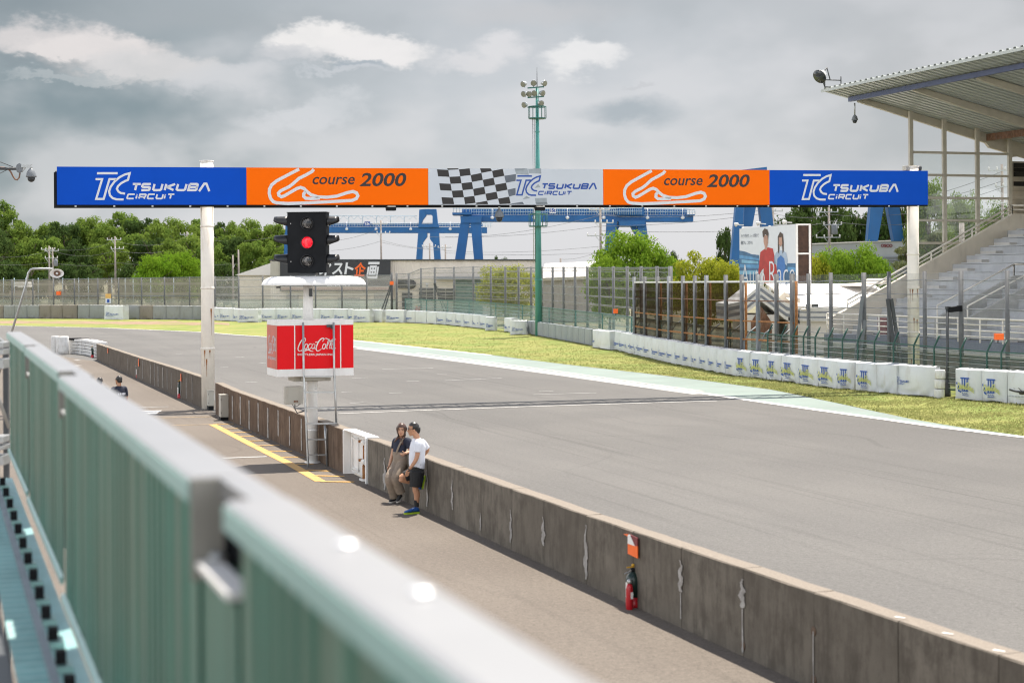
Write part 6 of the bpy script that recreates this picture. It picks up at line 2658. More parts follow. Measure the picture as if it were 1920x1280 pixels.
# stair enclosure in the middle of the tiers
M['stair_grey'] = paint('grey_stair_wall', (0.36, 0.355, 0.34), .85, var=.08)
for t0 in (64.9, 62.6):
    mb = MB()
    sp = [(RF + 1.3, 1.6), (RF + 1.3, 2.5), (RF + 5.4, 4.35), (RF + 6.0, 4.35), (RF + 6.0, 3.2)]
    mb.prism([W(r, t0, z) for r, z in sp], TD * .2)
    mb.build('stair_parapet', M['stair_grey'], root)
    railing([W(RF + 1.4, t0 + .1, 2.5), W(RF + 5.4, t0 + .1, 4.3), W(RF + 6.0, t0 + .1, 4.3)], 1, .55, 'hand_rail', 2.6, .06)
mb = MB()
mb.box(RF + 5.8, RF + 6.0, 62.8, 64.9, 3.2, 4.34)
mb.build('stair_parapet', M['stand_wall'], root)
for t0 in (69.6, 52.8):
    mb = MB()
    mb.box(RF + 1.35, RF + 1.48, t0 - .45, t0 + .3, 1.62, 2.42)
    mb.build('maroon_panel', M['maroon'], root)
# roof
RE, ZE, RB, ZB = 42.0, 13.5, 60.0, 9.5
slope = (ZB - ZE) / (RB - RE)
roof = MB()
K = 300
TEe = 74.4
pts0, pts1 = [], []
tt = TEe
n = 0
pitch = .48
V, Fs = [], []
# trapezoid ribs running down the slope
prof_t = [(0, 0), (.20, 0), (.25, .13), (.41, .13), (.46, 0)]
ts_, zs_ = [], []
t = TEe
while t > 40:
    for dt, dz in prof_t[:-1]:
        ts_.append(t - dt)
        zs_.append(dz)
    t -= pitch
for a, z in zip(ts_, zs_):
    V.append(W(RE, a, ZE + z))
    V.append(W(RB, a, ZB + z))
for k in range(len(ts_) - 1):
    Fs.append((2 * k, 2 * k + 2, 2 * k + 3, 2 * k + 1))
roof.add(V, Fs)
ro = roof.build('roof', M['roof_sheet'], root)
sm = ro.modifiers.new('thick', 'SOLIDIFY')
sm.thickness = .02
mb = MB()
mb.box(RE + 1.25, RE + 1.42, 40, TEe - .4, ZE + slope * 1.3 - .27, ZE + slope * 1.3 - .05)
mb.build('edge_beam', M['roof_blue'], ro)
mb = MB()
a, b = W(RE - .02, TEe, ZE - .03), W(RE - .02, 40, ZE - .03)
mb.bar(a, b, .05, .13)
mb.build('eave_trim', M['roof_sheet'], ro)
for t0 in (73.4, 68.4, 63.4, 58.4, 53.4, 48.4):
    mb = MB()
    z = lambda r, o: ZE + slope * (r - RE) + o
    poly = [W(RE + 1.5, t0, z(RE + 1.5, -.05)), W(RB, t0, z(RB, -.05)), W(RB, t0, z(RB, -.85)), W(RE + 9.0, t0, z(RE + 9, -.70)), W(RE + 8.8, t0, z(RE + 8.8, -.52)), W(RE + 1.5, t0, z(RE + 1.5, -.28))]
    mb.prism(poly, TD * .20)
    mb.build('rafter', M['roof_beam'], ro)
for r in (RE + 8.8, RE + 14):
    mb = MB()
    zz = ZE + slope * (r - RE)
    mb.box(r, r + .14, 44, TEe - .9, zz - .42, zz - .08)
    mb.build('purlin', M['rusty_steel'], ro)
for t0 in (73.3, 63.4, 53.4):
    mb = MB()
    mb.box(RB - .9, RB - .4, t0 - .2, t0 + .2, ztop, ZB - .4)
    mb.build('roof_column', M['roof_beam'], root)

# glazed wind screen at the far end of the stand
GS = [(1707.5, 218), (1770, 233), (1832, 250), (1893, 268)]
gt = TE + .55
gp_ = []
for px, py in GS:
    d = ray(px, py)
    k = gt / (d.x * TD.x + d.y * TD.y)
    p = Vector((d.x * k, d.y * k, HC + d.z * k))
    gp_.append(p)
root2 = thing('wind_screen', 'tall glazed wind screen of grey posts and rails at the far end of the grandstand', 'wind screen', Vector((gp_[0].x, gp_[0].y, 0)))
for p in gp_:
    mb = MB()
    mb.bar(Vector((p.x, p.y, 0)), p + UP * .25, .20, .14, RD)
    mb.build('post', M['roof_beam'], root2)
zr = [At(1740, y, gp_[0].y + .7).z for y in (287, 329, 371.5, 413.5, 456)]
for z in zr:
    mb = MB()
    mb.bar(Vector((gp_[0].x, gp_[0].y, z)), Vector((gp_[-1].x, gp_[-1].y, z)), .09, .12)
    mb.build('rail', M['roof_beam'], root2)
for a, b in zip(gp_, gp_[1:]):
    for z0, z1 in zip(zr[1:] + [.6], zr):
        mb = MB()
        e = (b - a)
        e.z = 0
        e.normalize()
        p, q = Vector((a.x, a.y, 0)) + e * .12, Vector((b.x, b.y, 0)) - e * .12
        if z0 > z1:
            z0, z1 = z1, z0
        mb.add([p + UP * (z0 + .07), q + UP * (z0 + .07), q + UP * (z1 - .07), p + UP * (z1 - .07)], [(0, 1, 2, 3)])
        mb.build('pane', M['pane'], root2)
# folded louvre tower behind the screen
p = At(1897, 400, gp_[-1].y + .6)
p.z = 0
root3 = thing('louvre_panel', 'cream and black folded louvre panel standing at the top of the grandstand', 'louvre panel', p)
z1, z0 = At(1900, 306, p.y).z, At(1900, 428, p.y).z
n = 14
for k in range(n):
    za, zb_ = lerp(z1, z0, k / n), lerp(z1, z0, (k + 1) / n)
    mb = MB()
    mid = (za + zb_) / 2
    dk = k in (0, 1, 2, 4, 11, 13)
    A_ = Vector((p.x, p.y, 0)) + TD * -.2
    mb.prism([A_ + UP * za, A_ + UP * zb_ + UP * .02, A_ - RD * .22 + UP * mid] if not dk else [A_ + UP * za - RD * .02, A_ + UP * (zb_ + .012) - RD * .02, A_ + UP * (zb_ + .012) + RD * .1, A_ + UP * za + RD * .1], RD * 3.0)
    mb.build('louvre_fold', M['cream_wall'] if not dk else M['sign_black'], root3)
mb = MB()
mb.box(0.05, 3.0, .05, .25, z0 - .2, z1 + .1, O=Vector((p.x, p.y, 0)))
mb.bar(Vector((p.x, p.y, z1 + .35)) - RD * .2, Vector((p.x, p.y, z1 + .6)) + RD * 3, .12)
mb.bar(Vector((p.x, p.y, ztop)) + RD * 1.6 + TD * .3, Vector((p.x, p.y, z0)) + RD * 1.6 + TD * .3, .2)
mb.build('frame', M['roof_beam'], root3)
# floodlight and dome camera on the roof edge
c = W(RE - .1, TEe - .5, ZE + .12)
root4 = thing('floodlight', 'round floodlight on a bracket at the roof corner of the grandstand', 'floodlight', c)
mb = MB()
a = c + RD * .9
for p_, q_ in ((c, a), (c + UP * .35, a + UP * .35), (c, c + UP * .35), (a, a + UP * .55), (c + UP * .0, c - RD * .2 + UP * .55), (c - RD * .15 + UP * .6, c + RD * .12 + UP * .95), (c + RD * .12 + UP * .95, c + RD * .3 + UP * .35)):
    mb.tube([p_, q_], .03, 6)
mb.build('bracket', M['dark_steel'], root4)
mb = MB()
lc = c - RD * .22 + UP * .55
ax = (-RD * .8 - TD * .35 - UP * .55).normalized()
mb.lathe([(.08, -.34), (.14, -.30), (.17, -.12), (.34, .05), (.37, .10)], lc, 20, ax)
ld = mb.build('reflector', M['white'], root4)
mb = MB()
mb.lathe([(.36, .10), (.36, .13), (0, .14)], lc, 20, ax)
mb.build('lens', M['glass_dark'], ld)


def dome_camera(name_label, top, s, stem_pts, group='dome cameras'):
    """hanging dome camera; top: where the stem meets the dome"""
    root = thing('dome_camera', name_label, 'dome camera', top, 0, group)
    mb = MB()
    mb.tube(stem_pts + [top], .035 * s, 8)
    mb.build('stem', M['galv'], root)
    mb = MB()
    mb.lathe([(.045 * s, .02 * s), (.06 * s, 0), (.12 * s, -.08 * s), (.150 * s, -.20 * s), (.155 * s, -.235 * s), (.13 * s, -.24 * s)], top, 18)
    mb.build('hood', M['grey_steel'], root)
    mb = MB()
    mb.lathe([(.11 * s, -.24 * s), (.108 * s, -.29 * s), (.085 * s, -.345 * s), (.04 * s, -.375 * s), (0, -.38 * s)], top, 18)
    mb.build('dome', M['glass_dark'], root)
    return root


c = W(RE + 1.5, TEe - .6, ZE + slope * 1.5 - .45)
dome_camera('dome camera hanging under the roof corner of the grandstand', c - UP * .45, 1.05, [c + UP * .15, c - UP * .1])
c = face(936, 385, -.1)
dome_camera('white dome camera hanging under the chequered panel of the gantry', face(936, 394, -.1), 1.1, [c + UP * .02, c - UP * .05])
for (px, lab) in ((734.5, 'black floodlight under the orange panel of the gantry'), (1014, 'black floodlight under the chequered panel of the gantry')):
    c = face(px, 390.5, .05)
    root5 = thing('floodlight', lab, 'floodlight', c, 0, 'floodlights under the gantry')
    mb = MB()
    mb.prism([c - gx * .17 + UP * .05, c + gx * .17 + UP * .05, c + gx * .16 - UP * .08, c - gx * .15 - UP * .08], -gn * .28)
    mb.build('housing', M['matt_black'], root5, bevel=.01)
    mb = MB()
    mb.obox(c + UP * .065 - gn * .12, gx * .14, gn * .12, UP * .014)
    mb.build('bracket', M['cream'], root5)

# camera boom over the pit building
YB = 42.0
top = At(58.5, 317, YB)
root6 = dome_camera('grey dome camera on a boom with a hanging cable above the balcony', top, .85, [At(58.5, 311, YB), At(58.5, 314, YB)])
mb = MB()
mb.obox(At(50, 311.5, YB), Vector((.13, 0, 0)), Vector((0, .03, 0)), UP * .035)
a = At(42, 316, YB)
mb.prism([At(42, 309.5, YB), At(50, 312, YB), At(44, 319, YB), At(41, 323, YB)], Vector((0, .05, 0)))
mb.build('arm', M['galv'], root6)
mb = MB()
c = At(36.5, 315.5, YB)
mb.lathe([(.09, -.03), (.125, -.02), (.125, .02), (.09, .03)], c, 8, Vector((.25, -1, 0)), False, .72, 1.0)
mb.build('mount_plate', M['grey_steel'], root6)
mb = MB()
mb.tube([At(34, 316.5, YB), At(-10, 316, YB), At(-160, 315, YB)], .035, 8)
mb.tube([At(-160, 300, YB), Vector((At(-160, 315, YB).x, YB, 0))], .09, 10)
mb.build('boom', M['dark_steel'], root6)
mb = MB()
mb.tube([At(-20, 313.5, YB), At(8, 314.5, YB), At(15, 316.5, YB), At(20, 322, YB), At(24, 330, YB), At(28, 336, YB), At(32, 337.5, YB), At(36, 333, YB), At(37.5, 324, YB)], .020, 8)
mb.build('cable', M['rusty_steel'], root6)
mb = MB()
mb.tube([At(24, 313, YB), At(-60, 280, YB)], .010, 6)
mb.tube([At(14, 318, YB), At(-60, 356, YB)], .009, 6)
mb.build('stay_wire', M['wire'], root6)

# horn loudspeaker on a leaning pole
YL = 62.0
f0 = At(25, 612, YL)
b0 = At(48, 536, YL)
gd_ = (f0 - b0)
foot = b0 + gd_ * ((0 - b0.z) / gd_.z)
root7 = thing('loudspeaker', 'white horn loudspeaker on a leaning bent grey pole by the far barriers', 'loudspeaker', foot)
mb = MB()
mb.tube([foot, b0, At(50.5, 524, YL), At(53, 512, YL), At(57, 506, YL), At(62, 503.8, YL), At(100, 503.5, YL)], .042, 10)
mb.build('pole', M['galv'], root7)
c = At(107.5, 512.5, YL)
s_ = F / YL
mb = MB()
ax = Vector((.05, -1, -.05)).normalized()
prof = [(2.5 / s_, .30), (3 / s_, .1), (5.0 / s_, -.02), (8.5 / s_, -.1), (9.0 / s_, -.1), (8.2 / s_, -.09), (5.4 / s_, -.03), (2.4 / s_, .0), (0, .01)]
mb.lathe([(r, -h) for r, h in prof], c, 24, ax, True, 1.5, .95)
hn = mb.build('horn', M['white'], root7)
mb = MB()
mb.lathe([(2.4 / s_, -.02), (2.3 / s_, .08), (0, .11)], c, 14, ax)
mb.build('driver', M['white'], hn)
mb = MB()
mb.lathe([(5.0 / s_, .045), (3.6 / s_, .03), (2.3 / s_, .01), (0, .009)], c, 18, ax, True, 1.25, 1)
mb.build('throat', M['rusty_steel'], hn)

# ------------------------------------------------------------------ gabled kiosk and flat white roof beside the stand
YK = 96.0
root = thing('kiosk_building', 'white gabled kiosk with grey-striped roof edges behind the rusty frame fence', 'building', At(1430, 640, YK))
base = At(1430, 640, YK)
pk = lambda px, py, dy=0: At(px, py, YK + dy)
ga_ = [(1366, 570), (1386, 566), (1427, 533), (1474, 568), (1500, 576)]
for j, (mt, o) in enumerate((('white', 0), ('grey_stripe', 7), ('white', 13), ('grey_stripe', 19), ('white', 25))):
    mb = MB()
    hgt = 6.5 if j % 2 == 0 else 5.5
    for a, b in zip(ga_, ga_[1:]):
        p = [pk(a[0], a[1] + o), pk(b[0], b[1] + o), pk(b[0], b[1] + o + hgt), pk(a[0], a[1] + o + hgt)]
        mb.prism([v + Vector((0, -.02 * (j % 2), 0)) for v in p], Vector((0, 6.0 - .1 * j, 0)))
    mb.build('roof_band', M[mt], root)
mb = MB()
for px0, px1, y in ((1478, 1700, 604),):
    mb.prism([pk(px0, 588), pk(px1, 588), Vector((pk(px1, 588).x, YK, 0)), Vector((pk(px0, 588).x, YK, 0))], Vector((0, 8, 0)))
mb.prism([pk(1395, 590), pk(1460, 590), Vector((pk(1460, 600).x, YK, 0)), Vector((pk(1395, 600).x, YK, 0))], Vector((0, 5, 0)))
mb.build('wall', M['white_roof'], root)
mb = MB()
mb.prism([pk(1408, 604, -.03), pk(1427, 574, -.03), pk(1447, 604, -.03), Vector((pk(1447, 604).x, YK - .03, 0)), Vector((pk(1408, 604).x, YK - .03, 0))], Vector((0, .02, 0)))
mb.build('door_opening', M['rusty_steel'], root)
for j, (mt, y0, y1) in enumerate((('white', 576, 583), ('grey_stripe', 583, 587), ('white', 587, 592.5), ('grey_stripe', 592.5, 597), ('white', 597, 602))):
    mb = MB()
    mb.prism([pk(1500, y0, -.3), pk(1712, y0 + 2, -.3), pk(1712, y1 + 2, -.3), pk(1500, y1, -.3)], Vector((0, .8 - .05 * (j % 2), 0)))
    mb.build('fascia_band', M[mt], root)
mb = MB()
a, b = pk(1492, 577, -.2), pk(1712, 578, -.2)
c_, d_ = At(1636, 532, YK + 20), At(1436, 531, YK + 20)
mb.prism([a, b, c_, d_], -UP * .12)
mb.build('flat_roof', M['white_roof'], root)
mb = MB()
mb.prism([At(1606, 533, YK + 12), At(1662, 533, YK + 12), At(1668, 525, YK + 12), At(1664, 522, YK + 12), At(1654, 530, YK + 12)], Vector((0, 6, 0)))
mb.prism([At(1436, 531, YK + 5), At(1445, 531, YK + 5), At(1516, 580, YK - .5), At(1504, 580, YK - .5)], Vector((0, .4, 0)))
mb.build('roof_ridge', M['cream_wall'], root)
mb = MB()
mb.prism([pk(1470, 548, 2), pk(1500, 560, 2), pk(1500, 575, 2), pk(1440, 575, 2)], Vector((0, 3, 0)))
mb.build('parapet', M['cream_wall'], root)
mb = MB()
mb.obox(At(1528, 573, YK - 1.2), Vector((.17, 0, 0)), Vector((0, .1, 0)), UP * .09)
mb.bar(At(1512, 571, YK - 1.2), At(1524, 573, YK - 1.2), .05)
mb.bar(At(1512, 571, YK - 1.2), At(1512, 577, YK - .3), .05)
tag(mb.build('floodlight', M['black']), 'small black floodlight on the striped fascia of the kiosk', 'floodlight')

# ------------------------------------------------------------------ billboard
YP = 112.0
bl, br = At(1387, 530, YP), At(1493.5, 530, YP - 5.5)
bx_ = (br - bl)
bx_.z = 0
bw = bx_.length
bx_.normalize()
bn = Vector((bx_.y, -bx_.x, 0))
bn = bn if bn.y < 0 else -bn
root = thing('billboard', 'white advertising billboard with a red and a blue racer above the kiosk roof', 'billboard', Vector((bl.x, bl.y, 0)))
zb_, zt_ = At(1493.5, 531, br.y).z, At(1493.5, 420, br.y).z
bo = Vector((bl.x, bl.y, 0))
bp = lambda u, v, o=0.0: bo + bx_ * (u * bw) + UP * lerp(zb_, zt_, v) + bn * o     # u, v in 0..1
mb = MB()
mb.prism([bp(0, 0), bp(1, 0), bp(1, 1), bp(0, .965)], -bn * .12)
pan = mb.build('poster', M['sign_white'], root)
mb = MB()
mb.prism([bp(1, 0, -.1) + bx_ * .05, bp(1, 0, -.1) + bx_ * .32 - bn * .8, bp(1, 1, -.1) + bx_ * .32 - bn * .8, bp(1, 1, -.1) + bx_ * .05], bx_ * .0 - bn * .05)
mb.build('side_infill', paint('dark_brown_infill', (0.055, 0.028, 0.018), .8, var=.3), root)
for q in (bp(1, 0, 0) + bx_ * .05, bp(1, 0, 0) + bx_ * .32 - bn * .8, bp(0, 0, -.2) + bx_ * .1, bp(.5, 0, -.2)):
    mb = MB()
    mb.bar(Vector((q.x, q.y, 0)), Vector((q.x, q.y, zt_)), .13)
    mb.build('frame_post', M['white'], root)
mb = MB()
for v in (.5, .99):
    mb.bar(bp(1, v) + bx_ * .05, bp(1, v) + bx_ * .32 - bn * .8, .1)
mb.build('frame_rail', M['white'], root)
for u in (.03, .43, .88):
    mb = MB()
    c = bp(u, 1.0, .4) + UP * .14
    mb.lathe([(.03, -.2), (.09, -.12), (.15, .06), (.0, .1)], c, 12, (bn * .3 - UP * .2 - bx_ * .5))
    mb.bar(c, bp(u + .04, 1.0, -.05) + UP * .1, .07)
    mb.build('lamp', M['tyre_white'], root)
f2 = lambda o: (lambda x, y: bp(x / 100, 1 - y / 100, o))
mats_ = {n_: paint('poster_' + n_, c_, .5, var=.18, scale=1.5) for n_, c_ in (('navy', (0.055, 0.14, 0.26)), ('blue', (0.10, 0.28, 0.50)), ('sky', (0.20, 0.42, 0.58)), ('red', (0.42, 0.035, 0.03)), ('skin', (0.42, 0.24, 0.18)),
                                                               ('hair', (0.07, 0.045, 0.035)), ('pale', (0.36, 0.44, 0.55)), ('rider', (0.05, 0.16, 0.42)))}


def art(polys, name, mt, o):
    m = MB()
    for p in polys:
        if len(p) < 3:
            continue
        m.poly2(list(reversed(p)), f2(o))
    # make every face look towards the viewer
    for i, f in enumerate(m.f):
        n_ = Vector((0, 0, 0))
        for k in range(len(f)):
            n_ += m.v[f[k]].cross(m.v[f[(k + 1) % len(f)]])
        if n_.dot(bn) < 0:
            m.f[i] = tuple(reversed(f))
    return m.build(name, mats_[mt] if mt in mats_ else M[mt], pan)


art([[(0, 42), (10, 44), (22, 49), (36, 51), (36, 100), (0, 100)], [(80, 66), (100, 66), (100, 100), (80, 100)]], 'stadium_print', 'navy', .004)
art([[(0, 50), (14, 52), (36, 57), (36, 60), (0, 56)], [(0, 66), (36, 68), (36, 74), (0, 72)], [(86, 72), (100, 74), (100, 80), (84, 80)]], 'stadium_print', 'blue', .008)
art([[(4, 58), (34, 62), (34, 66), (4, 64)], [(0, 78), (40, 78), (40, 84), (0, 84)]], 'stadium_print', 'sky', .012)
art([[(38, 46), (46, 40), (52, 38), (60, 40), (63, 54), (66, 70), (68, 88), (66, 98), (42, 100), (44, 74), (40, 78), (36, 86), (34, 82), (36, 66)]], 'racer_suit', 'red', .016)
art([[(44, 18), (51, 16), (52, 30), (50, 38), (50, 42), (46, 42), (46, 36), (44, 28)]], 'racer_face', 'skin', .020)
art([[(43, 20), (42, 10), (46, 5), (51, 7), (53, 14), (52, 26), (51, 18), (47, 15), (45, 20)]], 'racer_hair', 'hair', .024)
art([[(65, 48), (70, 44), (78, 44), (83, 48), (86, 62), (84, 70), (80, 66), (80, 100), (66, 100), (68, 70), (62, 66), (62, 56)]], 'racer_suit', 'pale', .016)
art([[(68, 58), (74, 52), (80, 58), (82, 74), (78, 96), (68, 96), (67, 74)]], 'racer_suit', 'rider', .020)
art([[(69, 46), (69, 20), (73, 12), (78, 16), (79, 30), (79, 46), (77, 50), (76, 30), (72, 30), (71, 50)]], 'racer_hair', 'hair', .022)
art([[(71, 22), (76, 21), (77, 32), (74, 38), (71, 33)]], 'racer_face', 'skin', .026)
m = MB()
put_text(m, 'Auto', 4, 46, 104, 67, f2(.032), 0, -.012)
put_text(m, 'Race', 54, 98, 104, 62, f2(.032), 0, -.012)
for i, f in enumerate(m.f):
    m.f[i] = f
m.build('lettering', M['sign_white'], pan)
m = MB()
put_text(m, 'バイクが好きで、レースが好きで', 3, 35, 20, 13, f2(.01), 0, .01)
put_text(m, '観戦でも、これからも', 3, 24, 32, 25, f2(.01), 0, .01)
m.build('lettering', M['flag_grey'], pan)

# ------------------------------------------------------------------ blue gantry cranes
def flat_poly(mb, pts, Y, depth):
    q = [At(px, py, Y) for px, py in pts]
    mb.prism(q, Vector((0, depth, 0)))


def crane_rail(root, x0, x1, ytop, ybot, Y, step):
    ob = MB()
    ob.tube([At(x0, ytop, Y), At(x1, ytop, Y)], .05, 6)
    ob.tube([At(x0, (ytop + ybot) / 2, Y), At(x1, (ytop + ybot) / 2, Y)], .03, 5)
    x = x0
    while x <= x1 + .1:
        ob.tube([At(x, ytop, Y), At(x, ybot, Y)], .035, 5)
        x += step
    return ob.build('railing', M['crane_light'], root)


Y1 = 205.0
root = thing('gantry_crane', 'large blue gantry crane whose long girder runs behind the light mast', 'crane', Vector((At(960, 500, Y1).x, Y1, 0)), 0, 'blue gantry cranes')
mb = MB()
flat_poly(mb, [(868, 402.9), (1300, 403.2), (1300, 416), (868, 415.5)], Y1, 2.2)
flat_poly(mb, [(866, 391), (1288, 393), (1288, 402.8), (866, 402.5)], Y1 + .3, .25)
mb.build('girder', M['crane_blue'], root)
mb = MB()
flat_poly(mb, [(848, 398.5), (884, 398.5), (884, 402.5), (848, 402.5)], Y1 - 1.2, 4)
flat_poly(mb, [(1288, 402), (1303, 402), (1303, 404), (1288, 404)], Y1 - .6, 3)
mb.build('platform', M['crane_blue'], root)
for pts in ([(863, 405), (903, 405), (902, 418), (864, 418)], [(1157, 385), (1208, 385), (1208, 403), (1157, 403)], [(1160, 414), (1210, 414), (1209, 424), (1162, 424)]):
    mb = MB()
    flat_poly(mb, pts, Y1 - .8, 4.2)
    mb.build('leg_head', M['crane_blue'], root)
for pts, nz in (([(864, 414), (881, 414), (869, 500), (851, 500)], -.6), ([(882, 414), (901.5, 414), (906.5, 500), (890, 500)], -.6), ([(1138, 415), (1157, 415), (1150, 505), (1133, 505)], -.4), ([(1194, 415), (1211, 415), (1222, 505), (1205, 505)], -.4),
                ([(1152, 430), (1160, 416), (1166, 416), (1150, 448)], 0), ([(1195, 446), (1180, 420), (1188, 418), (1198, 434)], 0)):
    mb = MB()
    flat_poly(mb, pts, Y1 + nz, 1.5)
    mb.build('leg', M['crane_blue'], root)
crane_rail(root, 850, 884, 385.5, 398, Y1 - 1.3, 6)
crane_rail(root, 884, 1288, 391.5, 402.5, Y1 - .3, 4.6)
crane_rail(root, 1130, 1204, 390, 402.5, Y1 - 1.4, 4)
crane_rail(root, 1288, 1303, 392.5, 403, Y1 - .7, 5)
for x in (923, 1002, 1064, 1132, 1214, 1280):
    mb = MB()
    c = At(x, 405, Y1 - .5)
    mb.tube([c + UP * .9, c], .04, 6)
    mb.lathe([(.1, 0), (.22, -.12), (.22, -.3), (0, -.42)], c, 10)
    mb.build('lamp', M['sign_white'], root)
mb = MB()
flat_poly(mb, [(1030.5, 389.5), (1042.5, 389.5), (1042.5, 400), (1030.5, 400)], Y1 - .6, .1)
pl_ = mb.build('number_plate', M['sign_white'], root)
mb = MB()
put_text(mb, '15t', 1032, 1041.5, 397.8, 391, lambda x, y: At(x, y, Y1 - .64), 0, .04)
mb.build('lettering', M['logo_blue'], pl_)

Y2 = 262.0
root = thing('gantry_crane', 'more distant blue gantry crane with a bow-shaped portal beside the traffic light', 'crane', Vector((At(800, 500, Y2).x, Y2, 0)), 0, 'blue gantry cranes')
mb = MB()
flat_poly(mb, [(535, 424.8), (913, 426), (913, 437), (535, 436.5)], Y2, 2.2)
flat_poly(mb, [(535, 419.5), (905, 419.5), (905, 424.7), (535, 424.7)], Y2 + .3, .25)
mb.build('girder', M['crane_blue'], root)
for pts in ([(786, 393), (797, 392), (799, 404), (793, 412), (790, 420), (785, 420)], [(797, 392), (818, 392), (821, 420), (811, 420), (811, 405), (808, 402.5), (799, 402.5), (798, 402)], [(785, 420), (822, 420), (823, 426), (784, 426)]):
    mb = MB()
    flat_poly(mb, pts, Y2 - .5, 1.6)
    mb.build('portal', M['crane_blue'], root)
for pts in ([(784, 436), (801, 436), (801, 444), (795, 452), (793, 455), (791, 500), (779, 500)], [(806, 436), (823, 436), (827, 500), (815, 500), (812, 456), (806, 448)], [(534, 436), (541, 436), (539, 500), (531, 500)]):
    mb = MB()
    flat_poly(mb, pts, Y2 - .3, 1.2)
    mb.build('leg', M['crane_blue'], root)
crane_rail(root, 540, 905, 418.5, 425, Y2 - .4, 5)
crane_rail(root, 905, 924, 418, 427, Y2 - .6, 5)
mb = MB()
for x in range(576, 782, 26):
    mb.tube([At(x, 405, Y2), At(x, 420, Y2)], .05, 5)
mb.tube([At(560, 404, Y2), At(782, 405, Y2)], .05, 5)
xs = [560 + i * 6.5 for i in range(35)]
mb.tube([At(x, 404.5 if i % 2 else 411, Y2) for i, x in enumerate(xs)], .045, 5)
mb.build('festoon_cable', M['crane_light'], root)
mb = MB()
flat_poly(mb, [(683.5, 415.5), (694, 415.5), (694, 423.5), (683.5, 423.5)], Y2 - .6, .1)
pl_ = mb.build('number_plate', M['logo_blue'], root)
mb = MB()
put_text(mb, '15t', 685, 693, 422, 417, lambda x, y: At(x, y, Y2 - .64), 0, .04)
mb.build('lettering', M['sign_white'], pl_)
for x in (650, 705, 770, 844):
    mb = MB()
    c = At(x, 427, Y2 - .5)
    mb.tube([c + UP * .9, c], .04, 6)
    mb.lathe([(.1, 0), (.22, -.12), (.22, -.3), (0, -.42)], c, 10)
    mb.build('lamp', M['sign_white'], root)

Y3 = 150.0
root = thing('gantry_crane', 'blue gantry crane whose splayed legs rise behind the billboard and the gantry panel', 'crane', Vector((At(1540, 500, Y3).x, Y3, 0)), 0, 'blue gantry cranes')
for pts, o in (([(1383, 350), (1397, 350), (1388, 500), (1370, 500)], 0), ([(1396, 380), (1419, 380), (1411, 424), (1394, 424)], 1.5), ([(1419, 350), (1443, 350), (1458, 500), (1438, 500)], 2), ([(1634, 370), (1660, 370), (1646, 452), (1627, 452)], 6), ([(1661, 370), (1684, 370), (1696, 452), (1676, 452)], 7)):
    mb = MB()
    flat_poly(mb, pts, Y3 + o, 1.2)
    mb.build('leg', M['crane_blue'], root)
mb = MB()
flat_poly(mb, [(1388, 319), (1438, 313), (1438, 352), (1386, 352)], Y3, 3)
flat_poly(mb, [(1440, 330), (1690, 334), (1690, 372), (1440, 352)], Y3 + 5, 2)
mb.build('girder', M['crane_blue'], root)

# ------------------------------------------------------------------ floodlight mast
YT = 128.0
root = thing('floodlight_mast', 'tall teal floodlight mast with a railed platform and three tiers of lamps', 'light mast', Vector((At(1010, 600, YT).x, YT, 0)))
xb, xt = At(1009.7, 520, YT).x, At(1006, 170, YT).x
ax_ = lambda z: Vector((lerp(At(1009.6, 520, YT).x, At(1007, 166, YT).x, (z - 4) / 15.0), YT, z))
zt = At(1007, 163, YT).z
mb = MB()
mb.tube([ax_(0), ax_(zt * .5), ax_(zt)], [.28, .21, .105], 14)
for z in (4.2, 8.2, 12.3, 15.3):
    k = z / zt
    mb.lathe([(.30 - .19 * k, -.06), (.33 - .19 * k, -.05), (.33 - .19 * k, .05), (.30 - .19 * k, .06)], ax_(z), 14)
mb.build('pole', M['teal'], root)
mb = MB()
mb.tube([ax_(zt), Vector((ax_(zt).x, YT, At(1006, 126, YT).z))], [.035, .012], 6)
mb.build('lightning_rod', M['dark_steel'], root)
mb = MB()
for px in (998.5, 1001.5):
    mb.tube([Vector((At(px, 220, YT).x, YT - .1, At(px, 221, YT).z)), Vector((At(px + 1.5, 400, YT).x, YT - .1, 5.5))], .022, 5)
for i in range(44):
    z = lerp(5.5, At(1000, 222, YT).z, i / 43)
    xa = lerp(At(1000, 400, YT).x, At(998.5, 221, YT).x, i / 43)
    mb.bar(Vector((xa, YT - .1, z)), Vector((xa + .12, YT - .1, z)), .025)
mb.build('ladder', M['galv'], root)


M['lamp_lens'] = paint('dull_lamp_lens', (0.20, 0.20, 0.16), .4)


def platform(z, r, h, name='platform'):
    mb = MB()
    c = ax_(z)
    mb.lathe([(r, -.05), (r, .03), (.15, .04)], c, 12, UP, False)
    p = mb.build(name, M['teal_dark'], root)
    mb = MB()
    ring = [c + Vector((math.cos(2 * math.pi * k / 12) * r, math.sin(2 * math.pi * k / 12) * r, h)) for k in range(13)]
    mb.tube(ring, .035, 6, False)
    for q in ring[:-1]:
        mb.tube([q, q - UP * h], .025, 5)
    mb.build('guard_rail', M['teal_dark'], p)


